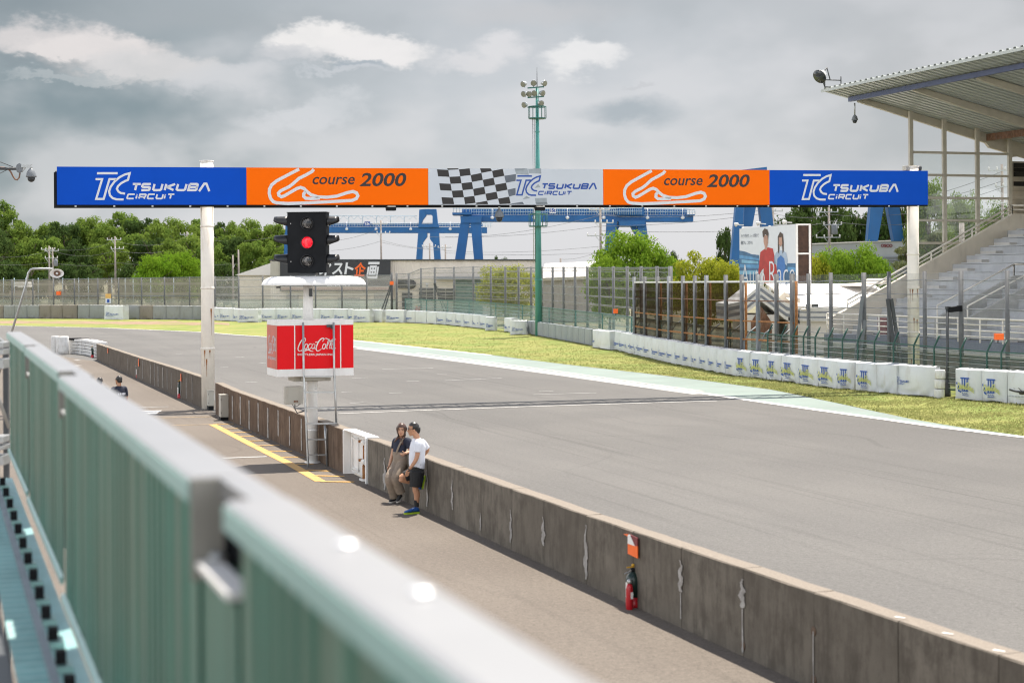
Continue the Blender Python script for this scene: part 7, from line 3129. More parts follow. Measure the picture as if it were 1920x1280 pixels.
platform(At(1005, 222, YT).z, .66, .86)
platform(At(1008, 424, YT).z, .68, .90)
for py, arms in ((164, [(981, 158, -1), (1000.5, 156, 0), (1021, 156.5, 1)]), (182, [(982, 176.5, -1), (992.5, 176.5, -.4), (1001.5, 175, 0), (1017.5, 175, 1)]), (200, [(983, 197, -1), (1014.5, 194, .6)])):
    mb = MB()
    a, b = At(989, py + 2, YT), At(1020, py - .5, YT)
    mb.bar(a - Vector((0, .18, 0)), b - Vector((0, .18, 0)), .09)
    cb = mb.build('cross_arm', M['teal_dark'], root)
    for (px, ly, k) in arms:
        c = At(px, ly, YT - .3)
        d = Vector((.9 * k, -1.0, -.35)).normalized()
        mb = MB()
        mb.lathe([(.06, -.34), (.14, -.29), (.20, -.10), (.225, .02), (.225, .06)], c, 16, d)
        lm = mb.build('lamp', M['galv'], root)
        mb = MB()
        mb.lathe([(.22, .06), (.18, .07), (0, .075)], c, 16, d)
        mb.build('lens', M['lamp_lens'], lm)
        mb = MB()
        foot = At(px + (3 if k < 0 else (-2 if k > 0 else 0)), py + .6, YT - .18)
        mb.tube([c - d * .12, foot], .025, 6)
        mb.build('bracket', M['teal_dark'], lm)

# ------------------------------------------------------------------ buildings beyond the fence
YH_ = 196.0
root = thing('warehouse', 'long low warehouse clad in ribbed beige sheet with a black brush-lettered sign', 'building', Vector((At(760, 590, YH_).x, YH_, 0)))


def pan_box(mb, x0, x1, y0, y1, Y, depth, ground=False):
    q = [At(x0, y1, Y), At(x1, y1, Y), At(x1, y0, Y), At(x0, y0, Y)]
    if ground:
        q[0].z = q[1].z = 0
    mb.prism(q, Vector((0, depth, 0)))


mb = MB()
pan_box(mb, 507, 1010, 488, 600, YH_ + .2, 22, True)
mb.build('wall', M['shed_beige'], root)
mb = MB()
pan_box(mb, 505, 1012, 486, 488.6, YH_ - .1, 22.5)
mb.build('roof_edge', M['dark_steel'], root)
mb = MB()
pan_box(mb, 507, 525, 490, 530, YH_ - .15, .3)
mb.build('corner_panel', M['cabinet'], root)
mb = MB()
pan_box(mb, 525, 732, 489, 546, YH_ - .3, .4)
sg = mb.build('sign_board', paint('charcoal_board', (0.032, 0.034, 0.04), .6), root)
f2 = lambda x, y: At(x, y, YH_ - .34)
mb = MB()
for ch, x0, x1, y0, y1 in (('イ', 596, 622, 527, 493), ('ス', 622, 645, 515, 493), ('ト', 645, 665, 514, 492), ('画', 686, 712, 524, 491)):
    put_text(mb, ch, x0, x1, y0, y1, f2, .15, .03)
put_text(mb, 'ASSIST', 612, 660, 537, 532, f2, .2, .02)
mb.build('lettering', M['sign_white'], sg)
mb = MB()
put_text(mb, '企', 663, 687, 518, 492, f2, .1, .03)
mb.build('red_lettering', M['orange'], sg)
mb = MB()
pan_box(mb, 527, 735, 537, 543.5, YH_ - 1.6, 1.3)
mb.build('awning', paint('dusty_pink_awning', (0.30, 0.20, 0.17), .7), root)
mb = MB()
pan_box(mb, 540, 735, 545, 600, YH_ - .05, .2, True)
pan_box(mb, 740, 850, 522, 600, YH_ - .05, .2, True)
mb.build('lower_wall', M['cream_wall'], root)
for x0, x1, y0, y1 in ((537, 560, 551, 575), (633, 675, 557, 578), (701, 725, 549, 575)):
    mb = MB()
    pan_box(mb, x0, x1, y0, y1, YH_ - .12, .1)
    mb.build('shutter', M['shed_grey'], root)
for x0, x1, y0, y1 in ((785.5, 813, 540, 564), (821, 850, 541, 563)):
    mb = MB()
    pan_box(mb, x0, x1, y0, y1, YH_ - .22, .2)
    w = mb.build('window', M['glass_dark'], root)
    mb = MB()
    for x in (x0, (x0 + x1) / 2, x1):
        pan_box(mb, x - .4, x + .4, y0, y1, YH_ - .26, .1)
    pan_box(mb, x0, x1, y0 + 6, y0 + 6.7, YH_ - .27, .1)
    pan_box(mb, x0, x1, y0 + 12, y0 + 12.6, YH_ - .27, .1)
    mb.build('frame', M['cabinet'], w)
mb = MB()
pan_box(mb, 754, 773, 549, 590, YH_ - .2, .2, True)
mb.build('door', M['glass_dark'], root)
mb = MB()
c = At(769, 533, YH_ - .5)
mb.lathe([(.65, -.1), (.7, 0), (.65, .1), (0, .12)], c, 20, Vector((0, -1, 0)), True, 1.0, .8)
pan_box(mb, 746, 771, 524, 540, YH_ - .55, .3)
mb.build('canopy', M['black'], root)
mb = MB()
pan_box(mb, 818, 1010, 519, 524, YH_ - 1.0, 1.0)
mb.build('blue_awning', M['grey_stripe'], root)
mb = MB()
pan_box(mb, 854, 905, 522, 600, YH_ - .1, .2, True)
mb.build('green_screen', paint('green_screen', (0.10, 0.17, 0.15), .8, var=.2), root)
mb = MB()
pan_box(mb, 798.5, 803, 531, 538, YH_ - .14, .08)
sg = mb.build('door_sign', M['sign_white'], root)
mb = MB()
put_text(mb, '6', 799.6, 802, 537, 532, lambda x, y: At(x, y, YH_ - .18), 0, .04)
mb.build('lettering', M['sign_black'], sg)
mb = MB()
for x, y in ((796, 572), (832, 574), (842, 574)):
    c = At(x, y, YH_ - 1.2)
    mb.obox(c, Vector((.35, 0, 0)), Vector((0, .2, 0)), UP * .3)
mb.build('air_conditioner', M['cabinet'], root)
for k, (x, dz) in enumerate(((781, 0), (788, 0))):
    c = fence_ground(x, 5.0)
    zz = At(x, 577, c.y).z
    rr = thing('fire_extinguisher', ['red extinguisher with a yellow nozzle outside the warehouse door', 'plain red extinguisher outside the warehouse window'][k], 'fire extinguisher', c, 0, 'extinguishers at the warehouse')
    mb = MB()
    mb.lathe([(.17, zz - .55), (.19, zz - .5), (.19, zz), (.1, zz + .1)], c, 12)
    mb.build('cylinder', M['red'], rr)
    mb = MB()
    mb.lathe([(.06, zz + .1), (.09, zz + .14), (.05, zz + .25)], c, 10)
    mb.bar(c + UP * (zz + .2) - Vector((.16, 0, 0)), c + UP * (zz + .2) + Vector((.16, 0, 0)), .06)
    mb.build('valve', M['yellow' if k == 0 else 'matt_black'], rr)
    mb = MB()
    mb.box(-.2, .2, -.2, .2, 0, zz - .56, O=c)
    mb.build('stand', M['cabinet'], rr)

root = thing('shed', 'low white gabled shed partly hidden behind the traffic light canopy', 'building', Vector((At(470, 590, 215).x, 215, 0)))
mb = MB()
q = [At(436, 517, 215), At(500, 496, 215), At(540, 494, 235), At(470, 514, 235)]
mb.prism([At(440, 516, 214), At(508, 493, 214), At(575, 516, 214)], Vector((0, 16, 0)))
mb.build('roof', M['white_roof'], root)
mb = MB()
q = [At(446, 515.8, 214.4), At(568, 515.8, 214.4), At(568, 600, 214.4), At(446, 600, 214.4)]
q[2].z = q[3].z = 0
mb.prism(q, Vector((0, 15, 0)))
mb.build('wall', M['cream_wall'], root)
root = thing('shed', 'long white-roofed shed between the light mast and the bright green tree', 'building', Vector((At(1080, 590, 170).x, 170, 0)))
mb = MB()
mb.prism([At(1012, 521, 168), At(1128, 517, 168), At(1120, 490, 182), At(1022, 494, 182)], Vector((0, .3, -.3)))
mb.build('roof', M['white_roof'], root)
mb = MB()
q = [At(1016, 520, 169), At(1124, 517, 169), At(1124, 600, 169), At(1016, 600, 169)]
q[2].z = q[3].z = 0
mb.prism(q, Vector((0, 12, 0)))
mb.build('wall', M['shed_grey'], root)
YFc = 172.0
root = thing('factory', 'long pale factory block with small red lettering behind the gantry pole', 'building', Vector((At(1620, 560, YFc).x, YFc, 0)))
mb = MB()
q = [At(1508, 459, YFc), At(1770, 448, YFc), At(1770, 600, YFc), At(1508, 600, YFc)]
q[2].z = q[3].z = 0
mb.prism(q, Vector((0, 14, 0)))
wl_ = mb.build('wall', paint('pale_blue_grey_cladding', (0.34, 0.36, 0.38), .7, var=.08, scale=.4), root)
mb = MB()
for k in range(7):
    y = 482 + k * 5
    mb.bar(At(1530, y + 2, YFc - .1), At(1765, y - 1, YFc - .1), .12)
mb.build('cladding_groove', M['grey_stripe'], wl_)
mb = MB()
put_text(mb, 'OSCO', 1651.5, 1673.5, 463.5, 457.5, lambda x, y: At(x, y, YFc - .12), 0, .05)
mb.build('lettering', M['maroon'], wl_)
mb = MB()
q = [At(1505, 459, YFc - .2), At(1772, 448, YFc - .2), At(1772, 446, YFc - .2), At(1505, 457, YFc - .2)]
mb.prism(q, Vector((0, 14.4, 0)))
mb.build('roof_edge', M['white_roof'], root)
mb = MB()
for k, (x0, x1) in enumerate(((30, 47),)):
    pan_box(mb, x0, x1, 544, 553, 236, 4)
rr = thing('van', 'small white van seen faintly through the beige netting', 'van', Vector((At(38, 590, 236).x, 236, 0)))
mb = MB()
c = At(38, 590, 236)
c.z = 0
vz = 2.5
mb.prism([c + Vector((-.9, 0, 3.4)), c + Vector((.9, 0, 3.4)), c + Vector((1.25, 0, 3.5)), c + Vector((1.1, 0, 4.2)), c + Vector((-.9, 0, 4.2))], Vector((0, 1.6, 0)))
mb.build('body', M['white'], rr)
mb = MB()
mb.box(-1.4, 1.5, -.2, 2.0, 0, 3.0, A=Vector((1, 0, 0)), B=Vector((0, 1, 0)), O=c)
mb.build('loading_ramp', M['stand_dark'], rr)
mb = MB()
for dx in (-.5, .7):
    mb.lathe([(.28, -.1), (.3, 0), (.28, .1), (0, .11)], c + Vector((dx, -.02, 3.3)), 14, Vector((0, -1, 0)))
mb.build('wheel', M['matt_black'], rr)

# ------------------------------------------------------------------ utility poles and lines
POLES = [(92, 461, 242, 2, 'grey utility pole before the wood just above the horn loudspeaker'), (98.5, 464, 246, 1, 'thin utility pole with a transformer standing close behind its twin before the wood'),
         (215.5, 443, 240, 2, 'brown utility pole with two insulator arms before the wood'), (350.5, 434, 280, 2, 'utility pole above the round bright bush'), (447, 468, 236, 0, 'short grey lighting pole left of the traffic light shed'),
         (436.5, 478, 236, 0, 'thin pole beside the low white shed'), (714, 413, 230, 2, 'tall pale utility pole rising behind the black lettered sign'), (805.5, 456, 250, 1, 'small utility pole between the legs of the far crane'),
         (835, 458, 250, 1, 'small utility pole just beside the splayed legs of the large crane'), (1125.5, 384, 165, 3, 'tall brown utility pole with many arms beside the bright green tree'), (1051, 484, 190, 0, 'short pole above the long white-roofed shed'),
         (1449, 386, 158, 2, 'utility pole behind the billboard top'), (1554, 388, 168, 3, 'dark utility pole among the dark trees above the factory'), (1878.5, 308, 132, 3, 'tall utility pole seen through the glazed wind screen'),
         (1803, 418, 140, 0, 'thick short pole seen through the lower wind screen panes')]
PT = {}
for (px, py, Y, arms, lab) in POLES:
    top = At(px, py, Y)
    base = Vector((top.x + .02 * top.z * .3, Y, 0))
    root = thing('utility_pole', lab, 'utility pole', base, 0, 'utility poles')
    mb = MB()
    mb.tube([base, top], [.17, .10] if px != 1803 else [.24, .22], 8)
    
    mb.build('pole', M['wood_pole'], root)
    for k in range(arms):
        z = top.z - .5 - 1.25 * k
        c = Vector((top.x, Y - .12, z))
        w = (1.0, .9, 1.2)[k]
        sh = .35 if k % 2 else -.1
        mb = MB()
        mb.bar(c - Vector((w - sh, 0, 0)), c + Vector((w + sh, 0, 0)), .09)
        mb.bar(c - Vector((.5, 0, 0)) , c - UP * .6, .05)
        ar = mb.build('cross_arm', M['galv'], root)
        for j in range(4):
            mb = MB()
            x = c.x + sh + lerp(-w, w, j / 3) * .95
            mb.lathe([(.03, 0), (.08, .06), (.05, .14), (.08, .2), (.0, .26)], Vector((x, c.y, c.z + .04)), 8)
            mb.build('insulator', M['white'], ar)
    if px in (98.5, 1554):
        mb = MB()
        mb.lathe([(.28, -.5), (.3, -.45), (.3, .4), (.2, .5), (0, .52)], Vector((top.x + .5, Y - .2, top.z - 2.2)), 12)
        mb.build('transformer', M['grey_steel'], root)
    PT[px] = (top, Y)
WIRES = [(92, 466, 215, 452, 9, 242, 240), (98, 470, 215, 470, 10, 246, 240), (92, 492, 215, 494, 5, 242, 240), (-40, 478, 92, 470, 8, 240, 242), (-40, 494, 92, 492, 4, 240, 242), (215, 452, 350, 444, 12, 240, 280), (215, 470, 350, 462, 8, 240, 280),
         (215, 492, 445, 494, 6, 240, 236), (350, 444, 535, 440, 10, 280, 285), (350, 462, 535, 460, 8, 280, 285), (620, 452, 714, 428, 4, 235, 230), (620, 470, 714, 452, 3, 235, 230), (714, 450, 805, 466, 3, 230, 250), (714, 454, 835, 468, 4, 230, 250),
         (835, 470, 1125, 462, 6, 250, 165), (835, 444, 1125, 424, 6, 220, 165), (805, 444, 1125, 404, 12, 230, 165), (835, 474, 1125, 474, 4, 250, 165), (1125, 424, 1449, 398, 6, 165, 158), (1125, 404, 1449, 392, 8, 165, 158), (1125, 432, 1449, 430, 4, 165, 158),
         (1051, 486, 1125, 470, 5, 190, 165), (1449, 400, 1554, 404, 6, 158, 168), (1449, 412, 1554, 416, 8, 158, 168), (1554, 402, 1725, 398, 5, 168, 150), (1554, 414, 1725, 418, 6, 168, 150), (1510, 450, 1554, 420, 3, 168, 168), (1725, 372, 1878, 322, 3, 140, 132), (1725, 380, 1878, 340, 3, 140, 132), (1725, 392, 1878, 352, 4, 140, 132)]
for i, (x0, y0, x1, y1, sag, Ya, Yb) in enumerate(WIRES):
    a, b = At(x0, y0, Ya), At(x1, y1, Yb)
    pts = []
    for k in range(15):
        t = k / 14
        p = lerp(a, b, t)
        p.z -= sag / (F / ((Ya + Yb) / 2)) * 4 * t * (1 - t)
        pts.append(p)
    mb = MB()
    mb.tube(pts, .018, 4, False)
    tag(mb.build('power_line', M['wire']), 'thin dark overhead power line strung between the utility poles', 'power line', 'overhead power lines')


# ------------------------------------------------------------------ trees
def crown_mesh(name, seed, clumps, per, leaf, shape='round', flat=1.0):
    """unit crown: radius about 1, height 0..1; many leaf-sized faces in clumps"""
    rg = random.Random(seed)
    vs, fs = [], []
    for c in range(clumps):
        while True:
            p = Vector((rg.uniform(-1, 1), rg.uniform(-1, 1), rg.uniform(-1, 1)))
            if .35 < p.length < 1:
                break
        p = p.normalized() * rg.uniform(.45, .80)
        cr = rg.uniform(.20, .36)
        if shape == 'cone':
            zz = rg.random() ** 1.2
            an = rg.uniform(0, 6.283)
            rr = (1 - zz) * rg.uniform(.5, .85) + .05
            p = Vector((math.cos(an) * rr, math.sin(an) * rr, zz * 2 - 1))
            cr = .12 + .2 * (1 - zz)
        squash = rg.uniform(.6, .85) * flat
        for k in range(per):
            d = Vector((rg.gauss(0, 1), rg.gauss(0, 1), rg.gauss(0.25, 1))).normalized()
            q = p + Vector((d.x, d.y, d.z * squash)) * cr * (rg.random() ** .33 * rg.uniform(.85, 1.12))
            n = (d + Vector((rg.uniform(-.8, .8), rg.uniform(-.8, .8), rg.uniform(-.2, 1.0)))).normalized()
            s = n.cross(Vector((rg.uniform(-1, 1), rg.uniform(-1, 1), rg.uniform(-1, 1)))).normalized()
            t = n.cross(s)
            L_ = leaf * rg.uniform(.6, 1.35)
            o = len(vs)
            z0 = .5
            P_ = Vector((q.x, q.y, q.z * .5 + .5))
            for (u, v) in ((-.5, 0), (0, -.32), (.6, 0), (0, .32)):
                e = s * (u * L_) + t * (v * L_)
                vs.append((P_.x + e.x, P_.y + e.y, P_.z + e.z * .7))
            fs.append((o, o + 1, o + 2, o + 3))
    me = bpy.data.meshes.new(name)
    me.from_pydata(vs, [], fs)
    me.update()
    return me


CR = [crown_mesh('crown', 100 + i, 46, 120, .085) for i in range(5)]
CRF = [crown_mesh('crown', 140 + i, 80, 190, .052) for i in range(4)]
CRC = crown_mesh('crown', 160, 60, 90, .09, 'cone')
CRP = crown_mesh('crown', 170, 34, 150, .075, 'round', .35)
TRUNK = None


def tree(name, lab, px, pyt, hw, Y, mat, mesh, low=.12, group=None, zlow=None, seed=0, deep=1.0):
    top = At(px, pyt, Y)
    h = top.z
    r = hw / (F / Y)
    base = Vector((top.x, Y, 0))
    rg = random.Random(int(px * 13 + Y))
    root = thing(name, lab, 'bush' if name == 'bush' else 'tree', base, 0, group)
    z0 = h * low if zlow is None else zlow
    me = mesh
    key = (me.name, mat.name)
    if key not in tree.cache:
        m2 = me.copy()
        m2.materials.append(mat)
        tree.cache[key] = m2
    c = bpy.data.objects.new('crown', tree.cache[key])
    COL.objects.link(c)
    c.parent = root
    c.location = (0, 0, z0)
    c.rotation_euler = (0, 0, rg.uniform(0, 6.28))
    c.scale = (r, r * deep, (h - z0) / 1.02)
    mb = MB()
    tr = max(.10, h * .018)
    mb.tube([base, base + UP * h * .3 + Vector((rg.uniform(-.1, .1), 0, 0)) * h * .1, base + UP * h * .78], [tr, tr * .8, tr * .3], 8)
    for k in range(5):
        an = rg.uniform(0, 6.28)
        a = base + UP * h * (.25 + .1 * k)
        b = a + Vector((math.cos(an) * r * .6, math.sin(an) * r * .6, h * .22))
        mb.tube([a, lerp(a, b, .5) + UP * .03 * h, b], [tr * .5, tr * .3, tr * .12], 6)
    mb.build('trunk', M['bark'], root)
    return root


tree.cache = {}
WG = 'trees of the wood behind the beige fence'
tops_a = [(-28, 372, 36), (4, 368, 30), (34, 412, 26), (66, 418, 26), (92, 408, 26), (120, 402, 28), (150, 402, 27), (178, 400, 26), (204, 404, 24), (234, 388, 30), (262, 396, 26), (292, 404, 26), (318, 402, 26), (346, 398, 28), (374, 404, 22), (404, 404, 26), (434, 408, 26),
          (464, 404, 26), (492, 406, 24), (520, 412, 24), (546, 428, 22)]
for i, (x, y, hw) in enumerate(tops_a):
    tree('wood_tree', '%s broadleaf tree from the left end in the skyline row of the wood' % ORD[i], x, y, hw * 1.5, 292 + (i * 7) % 11, M['leaf_wood'] if i % 5 else M['leaf_dark'], CR[i % 5], .1, WG, At(x, y + hw * 3.7, 292).z)
tops_b = [(-14, 420, 34), (26, 448, 28), (60, 440, 30), (98, 430, 30), (140, 442, 28), (176, 452, 26), (206, 436, 26), (246, 430, 28), (282, 432, 30), (316, 440, 26), (360, 436, 30), (398, 440, 28), (436, 436, 30), (476, 438, 28), (508, 446, 26), (536, 456, 22)]
for i, (x, y, hw) in enumerate(tops_b):
    tree('wood_tree', '%s broadleaf tree from the left end in the lower front row of the wood' % ORD[i], x, y, hw * 1.45, 266 + (i * 5) % 9, M['leaf_wood'] if i % 4 else M['leaf_dark'], CR[(i + 2) % 5], .04, WG, At(x, y + hw * 3.4, 266).z)
for i, (x, y, hw) in enumerate([(-20, 470, 34), (20, 482, 30), (58, 488, 28), (120, 484, 32), (160, 480, 30), (240, 486, 30), (420, 486, 30), (462, 490, 28), (505, 488, 26), (390, 478, 24)]):
    tree('wood_tree', '%s dark undergrowth tree from the left end at the foot of the wood' % ORD[i], x, y, hw * 1.4, 252 + (i * 3) % 5, M['leaf_dark'], CR[(i + 1) % 5], .0, WG)
tree('bush', 'round bright green bushy tree before the dark wood left of the gantry pole', 296, 470, 52, 232, M['leaf_bush'], CRF[0], .0)
tree('bush', 'taller bright green bushy tree touching the gantry pole from behind', 340, 460, 46, 236, M['leaf_bush'], CRF[1], .0)
tree('green_tree', 'vivid green tree right of the light mast with a pointed top, behind the cable fence', 1184, 420, 84, 124, M['leaf_bright'], CRF[0], .14)
tree('green_tree', 'lower vivid green tree spreading beside the pointed one', 1142, 466, 54, 122, M['leaf_bright'], CRF[1], .1)
tree('green_tree', 'vivid green side crown leaning to the yellow-green tree', 1234, 446, 50, 126, M['leaf_bright'], CRF[2], .12)
tree('yellow_tree', 'yellow-green tree behind the rusty frame fence', 1316, 456, 70, 120, M['leaf_yellow'], CRF[3], .06)
tree('yellow_tree', 'smaller yellow-green tree touching the billboard', 1368, 478, 46, 118, M['leaf_yellow'], CRF[0], .06)
tree('yellow_tree', 'pale yellow-green tree in front of the warehouse and light mast', 952, 487, 70, 160, M['leaf_yellow'], CRF[1], .02)
tree('dark_tree', 'dark tree standing behind the yellow-green one under the orange panel', 1358, 404, 28, 190, M['leaf_dark'], CR[0], .1)
tree('dark_tree', 'low dark tree far off beneath the large crane girder', 1262, 462, 26, 230, M['leaf_dark'], CR[1], .0)
for i, (x, y, hw) in enumerate([(905, 480, 16), (930, 474, 16), (948, 478, 14), (968, 480, 13), (1096, 488, 16)]):
    tree('distant_tree', '%s small far-off tree on the skyline between the crane legs and mast' % ORD[i], x, y, hw * 1.2, 330, M['leaf_dark'], CR[i % 5], .0, 'far-off skyline trees')
for i, (x, y, hw, m_) in enumerate([(1524, 466, 42, 'leaf_yellow'), (1556, 452, 48, 'leaf_bright'), (1612, 438, 56, 'leaf_bright'), (1646, 470, 38, 'leaf_bright')]):
    tree('green_tree', ['low yellow-green tree beside the edge of the billboard', 'bright green tree before the factory, next to the billboard', 'tall bright green tree before the red factory lettering', 'small bright green tree just left of the white gantry pole'][i], x, y, hw * 1.1, 128 + i, M[m_], CRF[i], .05)
for i, (x, y, hw) in enumerate([(1462, 372, 40), (1506, 352, 44), (1556, 348, 46), (1606, 356, 44), (1650, 352, 44), (1700, 340, 42)]):
    tree('dark_tree', '%s tall dark tree counted from the billboard, above the factory roof' % ORD[i], x, y, hw * 1.2, 196 + (i * 5) % 9, M['leaf_dark'], CR[i % 5], .05, 'dark trees above the factory')
for i, (x, y, hw, m_) in enumerate([(1742, 316, 42, 'leaf_wood'), (1806, 342, 40, 'leaf_wood'), (1874, 352, 44, 'leaf_wood'), (1930, 340, 40, 'leaf_wood')]):
    tree('screen_tree', '%s broadleaf tree from the gantry pole seen through the glazed screen' % ORD[i], x, y, hw * 1.2, 156 + i * 3, M[m_], CRF[i], .1, 'trees seen through the screen')
for i, (x, y, hw) in enumerate([(1706, 420, 46), (1752, 404, 44), (1790, 432, 36), (1844, 424, 44), (1890, 436, 36)]):
    tree('pine_tree', '%s dull yellow-green pine from the gantry pole beyond the end parapet' % ORD[i], x, y, hw * 1.15, 136 + i * 2, M['leaf_pine'], CRP, .1, 'pines beyond the stand')

# grass blades on the verge
rg = random.Random(77)
vs, fs = [], []
n_t = 0
while n_t < 24000:
    px = rg.uniform(560, 1960)
    lo = interp(px, EDGE) - .6
    hi = bbase(px) + .3
    py = lo - (lo - hi) * rg.random()
    p = G(px, py)
    if noise.noise(p * .5) + rg.uniform(-.4, .4) < -.12 and rg.random() < .8:
        continue
    n_t += 1
    hgt = rg.uniform(.015, .06) * (1.7 if abs(py - hi) < 3 or abs(py - lo) < 1.5 else 1)
    for k in range(2):
        an = rg.uniform(0, 6.28)
        w = Vector((math.cos(an), math.sin(an), 0)) * rg.uniform(.012, .03)
        b = p + Vector((rg.uniform(-.06, .06), rg.uniform(-.06, .06), .006))
        t = b + UP * hgt + Vector((rg.uniform(-.05, .05), rg.uniform(-.05, .05), 0))
        o = len(vs)
        vs += [tuple(b - w), tuple(b + w), tuple(t)]
        fs.append((o, o + 1, o + 2))
me = bpy.data.meshes.new('grass')
me.from_pydata(vs, [], fs)
me.materials.append(M['tuft'])
o = bpy.data.objects.new('grass', me)
COL.objects.link(o)
setting(o, 'stuff')

# ------------------------------------------------------------------ balcony rail beside the viewer
A2, B2 = Vector((0.9475, 0.3198, 0)), Vector((-0.3198, 0.9475, 0))


def fgmat():
    b = NB('glossy_green_sheet')
    v = b.coord()
    n = b.noise(b.coord(scale=(3.0, 3.0, 0.12)), 4, 5, .6)
    n2 = b.noise(v, 1.2, 3)
    c = b.mix(b.step(n, .35, .68), (0.024, 0.102, 0.074), (0.054, 0.175, 0.132))
    c = b.mix(b.math('MULTIPLY', b.step(n2, .4, .7), .35), c, (0.085, 0.115, 0.080))
    b.set(Base_Color=c, Roughness=0.35)
    b.b.inputs['Specular IOR Level'].default_value = 0.18
    return b.m


M['panel_green'] = fgmat()
M['deck_teal'] = paint('pale_teal_deck', (0.22, 0.40, 0.40), .5, var=.12, scale=2.5, dirt=(.12, .2, .2), dirt_amt=.4)
M['kerb_grey'] = paint('grey_kerb', (0.20, 0.23, 0.26), .7, var=.1, scale=4)
RL, RR_, ZT = .553, .695, HC - .45
O2 = Vector((0, 0, 0))
Q = lambda r, t, z: A2 * r + B2 * t + UP * z
SEC = [(1.15, 3.475, 0.0), (3.92, 8.3, -.008), (8.75, 12.1, .020), (12.4, 15.6, .032)]
BG = 'bays of the green balcony rail'
LABS = ['closest green sheet balcony rail bay with a broad pale cap', 'long green sheet rail bay in the middle, its grey end plate facing the viewer', 'shorter green rail bay beyond the long one', 'last small green rail bay where the rail ends']
for (t0, t1, dr), lab in zip(SEC, LABS):
    root = thing('balcony_rail', lab, 'balcony rail', Q(RL + dr, t0, HC - 1.6), 0, BG)
    rl, rr = RL + dr, RR_ + dr * .5
    zc = ZT
    mb = MB()
    c0 = [(rl, zc - .005), (rl + .012, zc), (rr - .012, zc), (rr, zc - .005), (rr, zc - .05), (rl, zc - .045)]
    mb.prism([Q(r, t0, z) for r, z in c0], B2 * (t1 - t0))
    mb.build('cap', M['cap'], root, bevel=.003)
    mb = MB()
    mb.prism([Q(r, t0 + .002, z) for r, z in ((rl - .004, zc - .010), (rl - .001, zc - .010), (rl - .001, zc - .058), (rl - .004, zc - .058))], B2 * (t1 - t0 - .004))
    mb.build('cap_edge', M['cap_edge'], root)
    mb = MB()
    x0 = rl + .022
    zb = HC - 1.50
    prof = []
    t = t0 + .03
    k = 0
    seq = (.062, .016, .030, .016)
    dep = (0, 0, .011, .011)
    rib = random.Random(int(t0 * 10))
    while t < t1 - .04:
        prof.append((t, dep[k % 4]))
        t += seq[k % 4] * (2.2 if (k // 8) % 3 == 0 else 1.0)
        k += 1
    V, Fs = [], []
    for (t, dd) in prof:
        V += [Q(x0 + dd, t, zb), Q(x0 + dd, t, zc - .045)]
    for i in range(len(prof) - 1):
        Fs.append((2 * i, 2 * i + 1, 2 * i + 3, 2 * i + 2))
    mb.add(V, Fs)
    ps = mb.build('sheet', M['panel_green'], root)
    so_ = ps.modifiers.new('thick', 'SOLIDIFY')
    so_.thickness = .004
    mb = MB()
    mb.prism([Q(r, t0, z) for r, z in ((rl + .004, zb - .01), (rl + .02, zb - .01), (rl + .02, zb + .028), (rl + .004, zb + .022))], B2 * (t1 - t0))
    mb.build('bottom_trim', M['cap_edge'], root)
    mb = MB()
    mb.prism([Q(r, t0 + .01, z) for r, z in ((rr - .03, zb), (rr - .01, zb), (rr - .01, zc - .05), (rr - .03, zc - .05))], B2 * (t1 - t0 - .02))
    mb.build('outer_sheet', M['panel_green'], root)
    mb = MB()
    mb.prism([Q(rl + .001, t0 - .012, zc - .004), Q(rl + .075, t0 - .012, zc - .004), Q(rl + .075, t0 - .012, zc - .235), Q(rl + .001, t0 - .012, zc - .235)], B2 * .012)
    mb.build('end_plate', M['kerb_grey'] if t0 < 2 else paint('end_plate_grey', (0.27, 0.26, 0.23), .45, metal=.3), root)
    mb = MB()
    mb.prism([Q(rl + .076, t0 - .008, zc - .01), Q(rl + .11, t0 - .008, zc - .01), Q(rl + .11, t0 - .008, zc - .20), Q(rl + .076, t0 - .008, zc - .20)], B2 * .03)
    if t0 > 2:
        mb.build('dark_joint', M['matt_black'], root)
    if t0 > 2:
        mb = MB()
        mb.prism([Q(r, t0 - .445, z) for r, z in ((rl + .066, zc - .004), (rr - .012, zc - .001), (rr, zc - .006), (rr, zc - .05), (rl + .066, zc - .05))], B2 * .445)
        mb.build('cap_bridge', M['cap'], root)
        mb = MB()
        mb.prism([Q(r, t0 - .445, z) for r, z in ((rl + .012, zc - .19), (rl + .068, zc - .188), (rl + .068, zc - .204), (rl + .012, zc - .204))], B2 * .43)
        mb.build('bracket', M['white'], root)
        mb = MB()
        mb.lathe([(.020, 0), (.020, .008), (.012, .016), (0, .018)], Q(rl + .055, t0 - .05, zc - .183), 12, UP)
        mb.build('bolt', M['galv'], root)
        mb = MB()
        mb.prism([Q(rl + .10, t0 - .44, zc - .052), Q(rl + .104, t0 - .44, zc - .052), Q(rl + .104, t0 - .44, zc - .20), Q(rl + .10, t0 - .44, zc - .20)], B2 * .44)
        mb.build('dark_lining', M['matt_black'], root)
        mb = MB()
        mb.prism([Q(rl + .030, t0 - .46, zc - .216), Q(rl + .034, t0 - .46, zc - .216), Q(rl + .034, t0 - .46, zb), Q(rl + .030, t0 - .46, zb)], B2 * .49)
        mb.build('filler_sheet', M['panel_green'], root)
    for tb in ([2.35, 2.82] if t0 < 2 else []):
        mb = MB()
        mb.lathe([(.020, 0), (.019, .003), (.012, .005), (0, .006)], Q((rl + rr) / 2 + .03, tb, zc + .001), 14)
        mb.build('bolt', paint('polished_bolt', (.80, .80, .80), .42, metal=1.0), root)

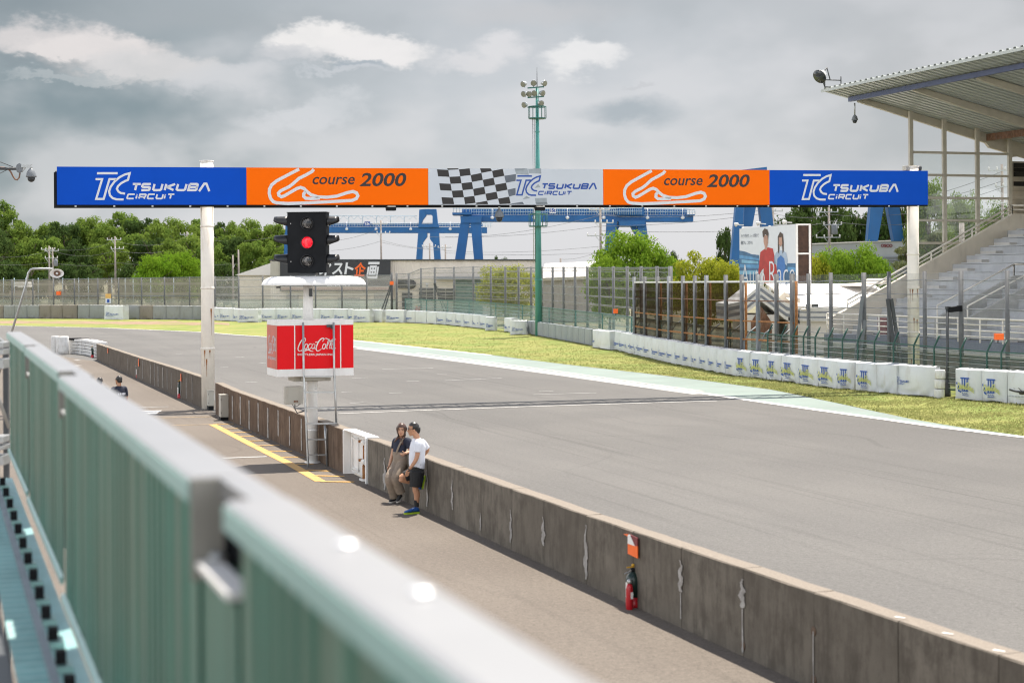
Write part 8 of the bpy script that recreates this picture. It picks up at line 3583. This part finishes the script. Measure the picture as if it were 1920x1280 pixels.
# deck behind the rail
ZD = HC - 1.62
mb = MB()
prof = []
t = 1.2
V, Fs = [], []
k = 0
while t < 15.5:
    h = (0, .014, .014, 0)[k % 4]
    V += [Q(.30, t, ZD + h), Q(.425, t, ZD + h)]
    t += (.012, .022, .012, .030)[k % 4] * (1 + t * .10)
    k += 1
for i in range(k - 1):
    Fs.append((2 * i, 2 * i + 1, 2 * i + 3, 2 * i + 2))
mb.add(V, Fs)
dk = mb.build('balcony_deck', M['deck_teal'])
setting(dk)
mb = MB()
mb.prism([Q(.427, 1.2, ZD - .05), Q(.462, 1.2, ZD - .05), Q(.462, 1.2, ZD + .02), Q(.427, 1.2, ZD + .02)], B2 * 14.3)
setting(mb.build('deck_kerb', M['kerb_grey']))
mb = MB()
mb.prism([Q(.0, 1.2, ZD - .12), Q(.299, 1.2, ZD - .12), Q(.299, 1.2, ZD - .06), Q(.0, 1.2, ZD - .06)], B2 * 14.3)
setting(mb.build('deck_edge', M['dark_steel']))
mb = MB()
mb.prism([Q(.463, 1.2, ZD - .16), Q(.62, 1.2, ZD - .16), Q(.62, 1.2, ZD - .10), Q(.463, 1.2, ZD - .10)], B2 * 14.3)
setting(mb.build('deck_gutter', M['deck_teal']))
t = 1.6
n = 0
proto = None
while t < 15:
    if proto is None:
        proto = thing('rail_bracket', 'pale rail foot bracket in the row beneath the green balcony rail', 'bracket', Q(.50, t, ZD - .1), 0, 'foot brackets of the balcony rail')
        mb = MB()
        mb.prism([Q(.466, t, ZD - .098), Q(.560, t, ZD - .098), Q(.560, t, ZD - .07), Q(.466, t, ZD - .07)], B2 * .17)
        mb.build('foot', M['cap_edge'], proto)
        mb = MB()
        mb.prism([Q(.490, t + .05, ZD - .069), Q(.535, t + .05, ZD - .069), Q(.535, t + .05, ZD - .01), Q(.490, t + .05, ZD - .01)], B2 * .06)
        mb.build('rubber_pad', M['matt_black'], proto)
        t_first = t
    else:
        c = copy_tree(proto)
        c.location = proto.location + B2 * (t - t_first)
    t += .26 + t * .035
    n += 1

# bare metal framework past the end of the rail
p = At(6, 700, 16.5)
p.z = 0
root = thing('steel_rack', 'bare galvanised steel rack with a slanting tube at the far end of the balcony', 'rack', p)
for y0, y1 in ((641, 651), (654, 664), (672, 690), (816, 828), (833, 841), (852, 870)):
    mb = MB()
    a, b = At(-60, (y0 + y1) / 2, 16.5), At(13, (y0 + y1) / 2, 16.5)
    mb.obox((a + b) / 2, Vector(((b.x - a.x) / 2, 0, 0)), Vector((0, .12, 0)), UP * ((y1 - y0) / 2 / (F / 16.5)))
    mb.build('shelf_bar', M['galv'], root, bevel=.004)
mb = MB()
mb.tube([At(-40, 640, 17), At(17, 802, 17)], .018, 8)
mb.build('brace_tube', M['galv'], root)
for x in (-8, 11):
    mb = MB()
    mb.bar(Vector((At(x, 700, 17.2).x, 17.2, 0)), At(x, 600 if x < 0 else 640, 17.2), .05)
    mb.build('upright', M['dark_steel'], root)
mb = MB()
mb.tube([At(-60, 590, 17.4), At(14, 648, 17.4)], .02, 8)
mb.build('cable', M['galv'], root)
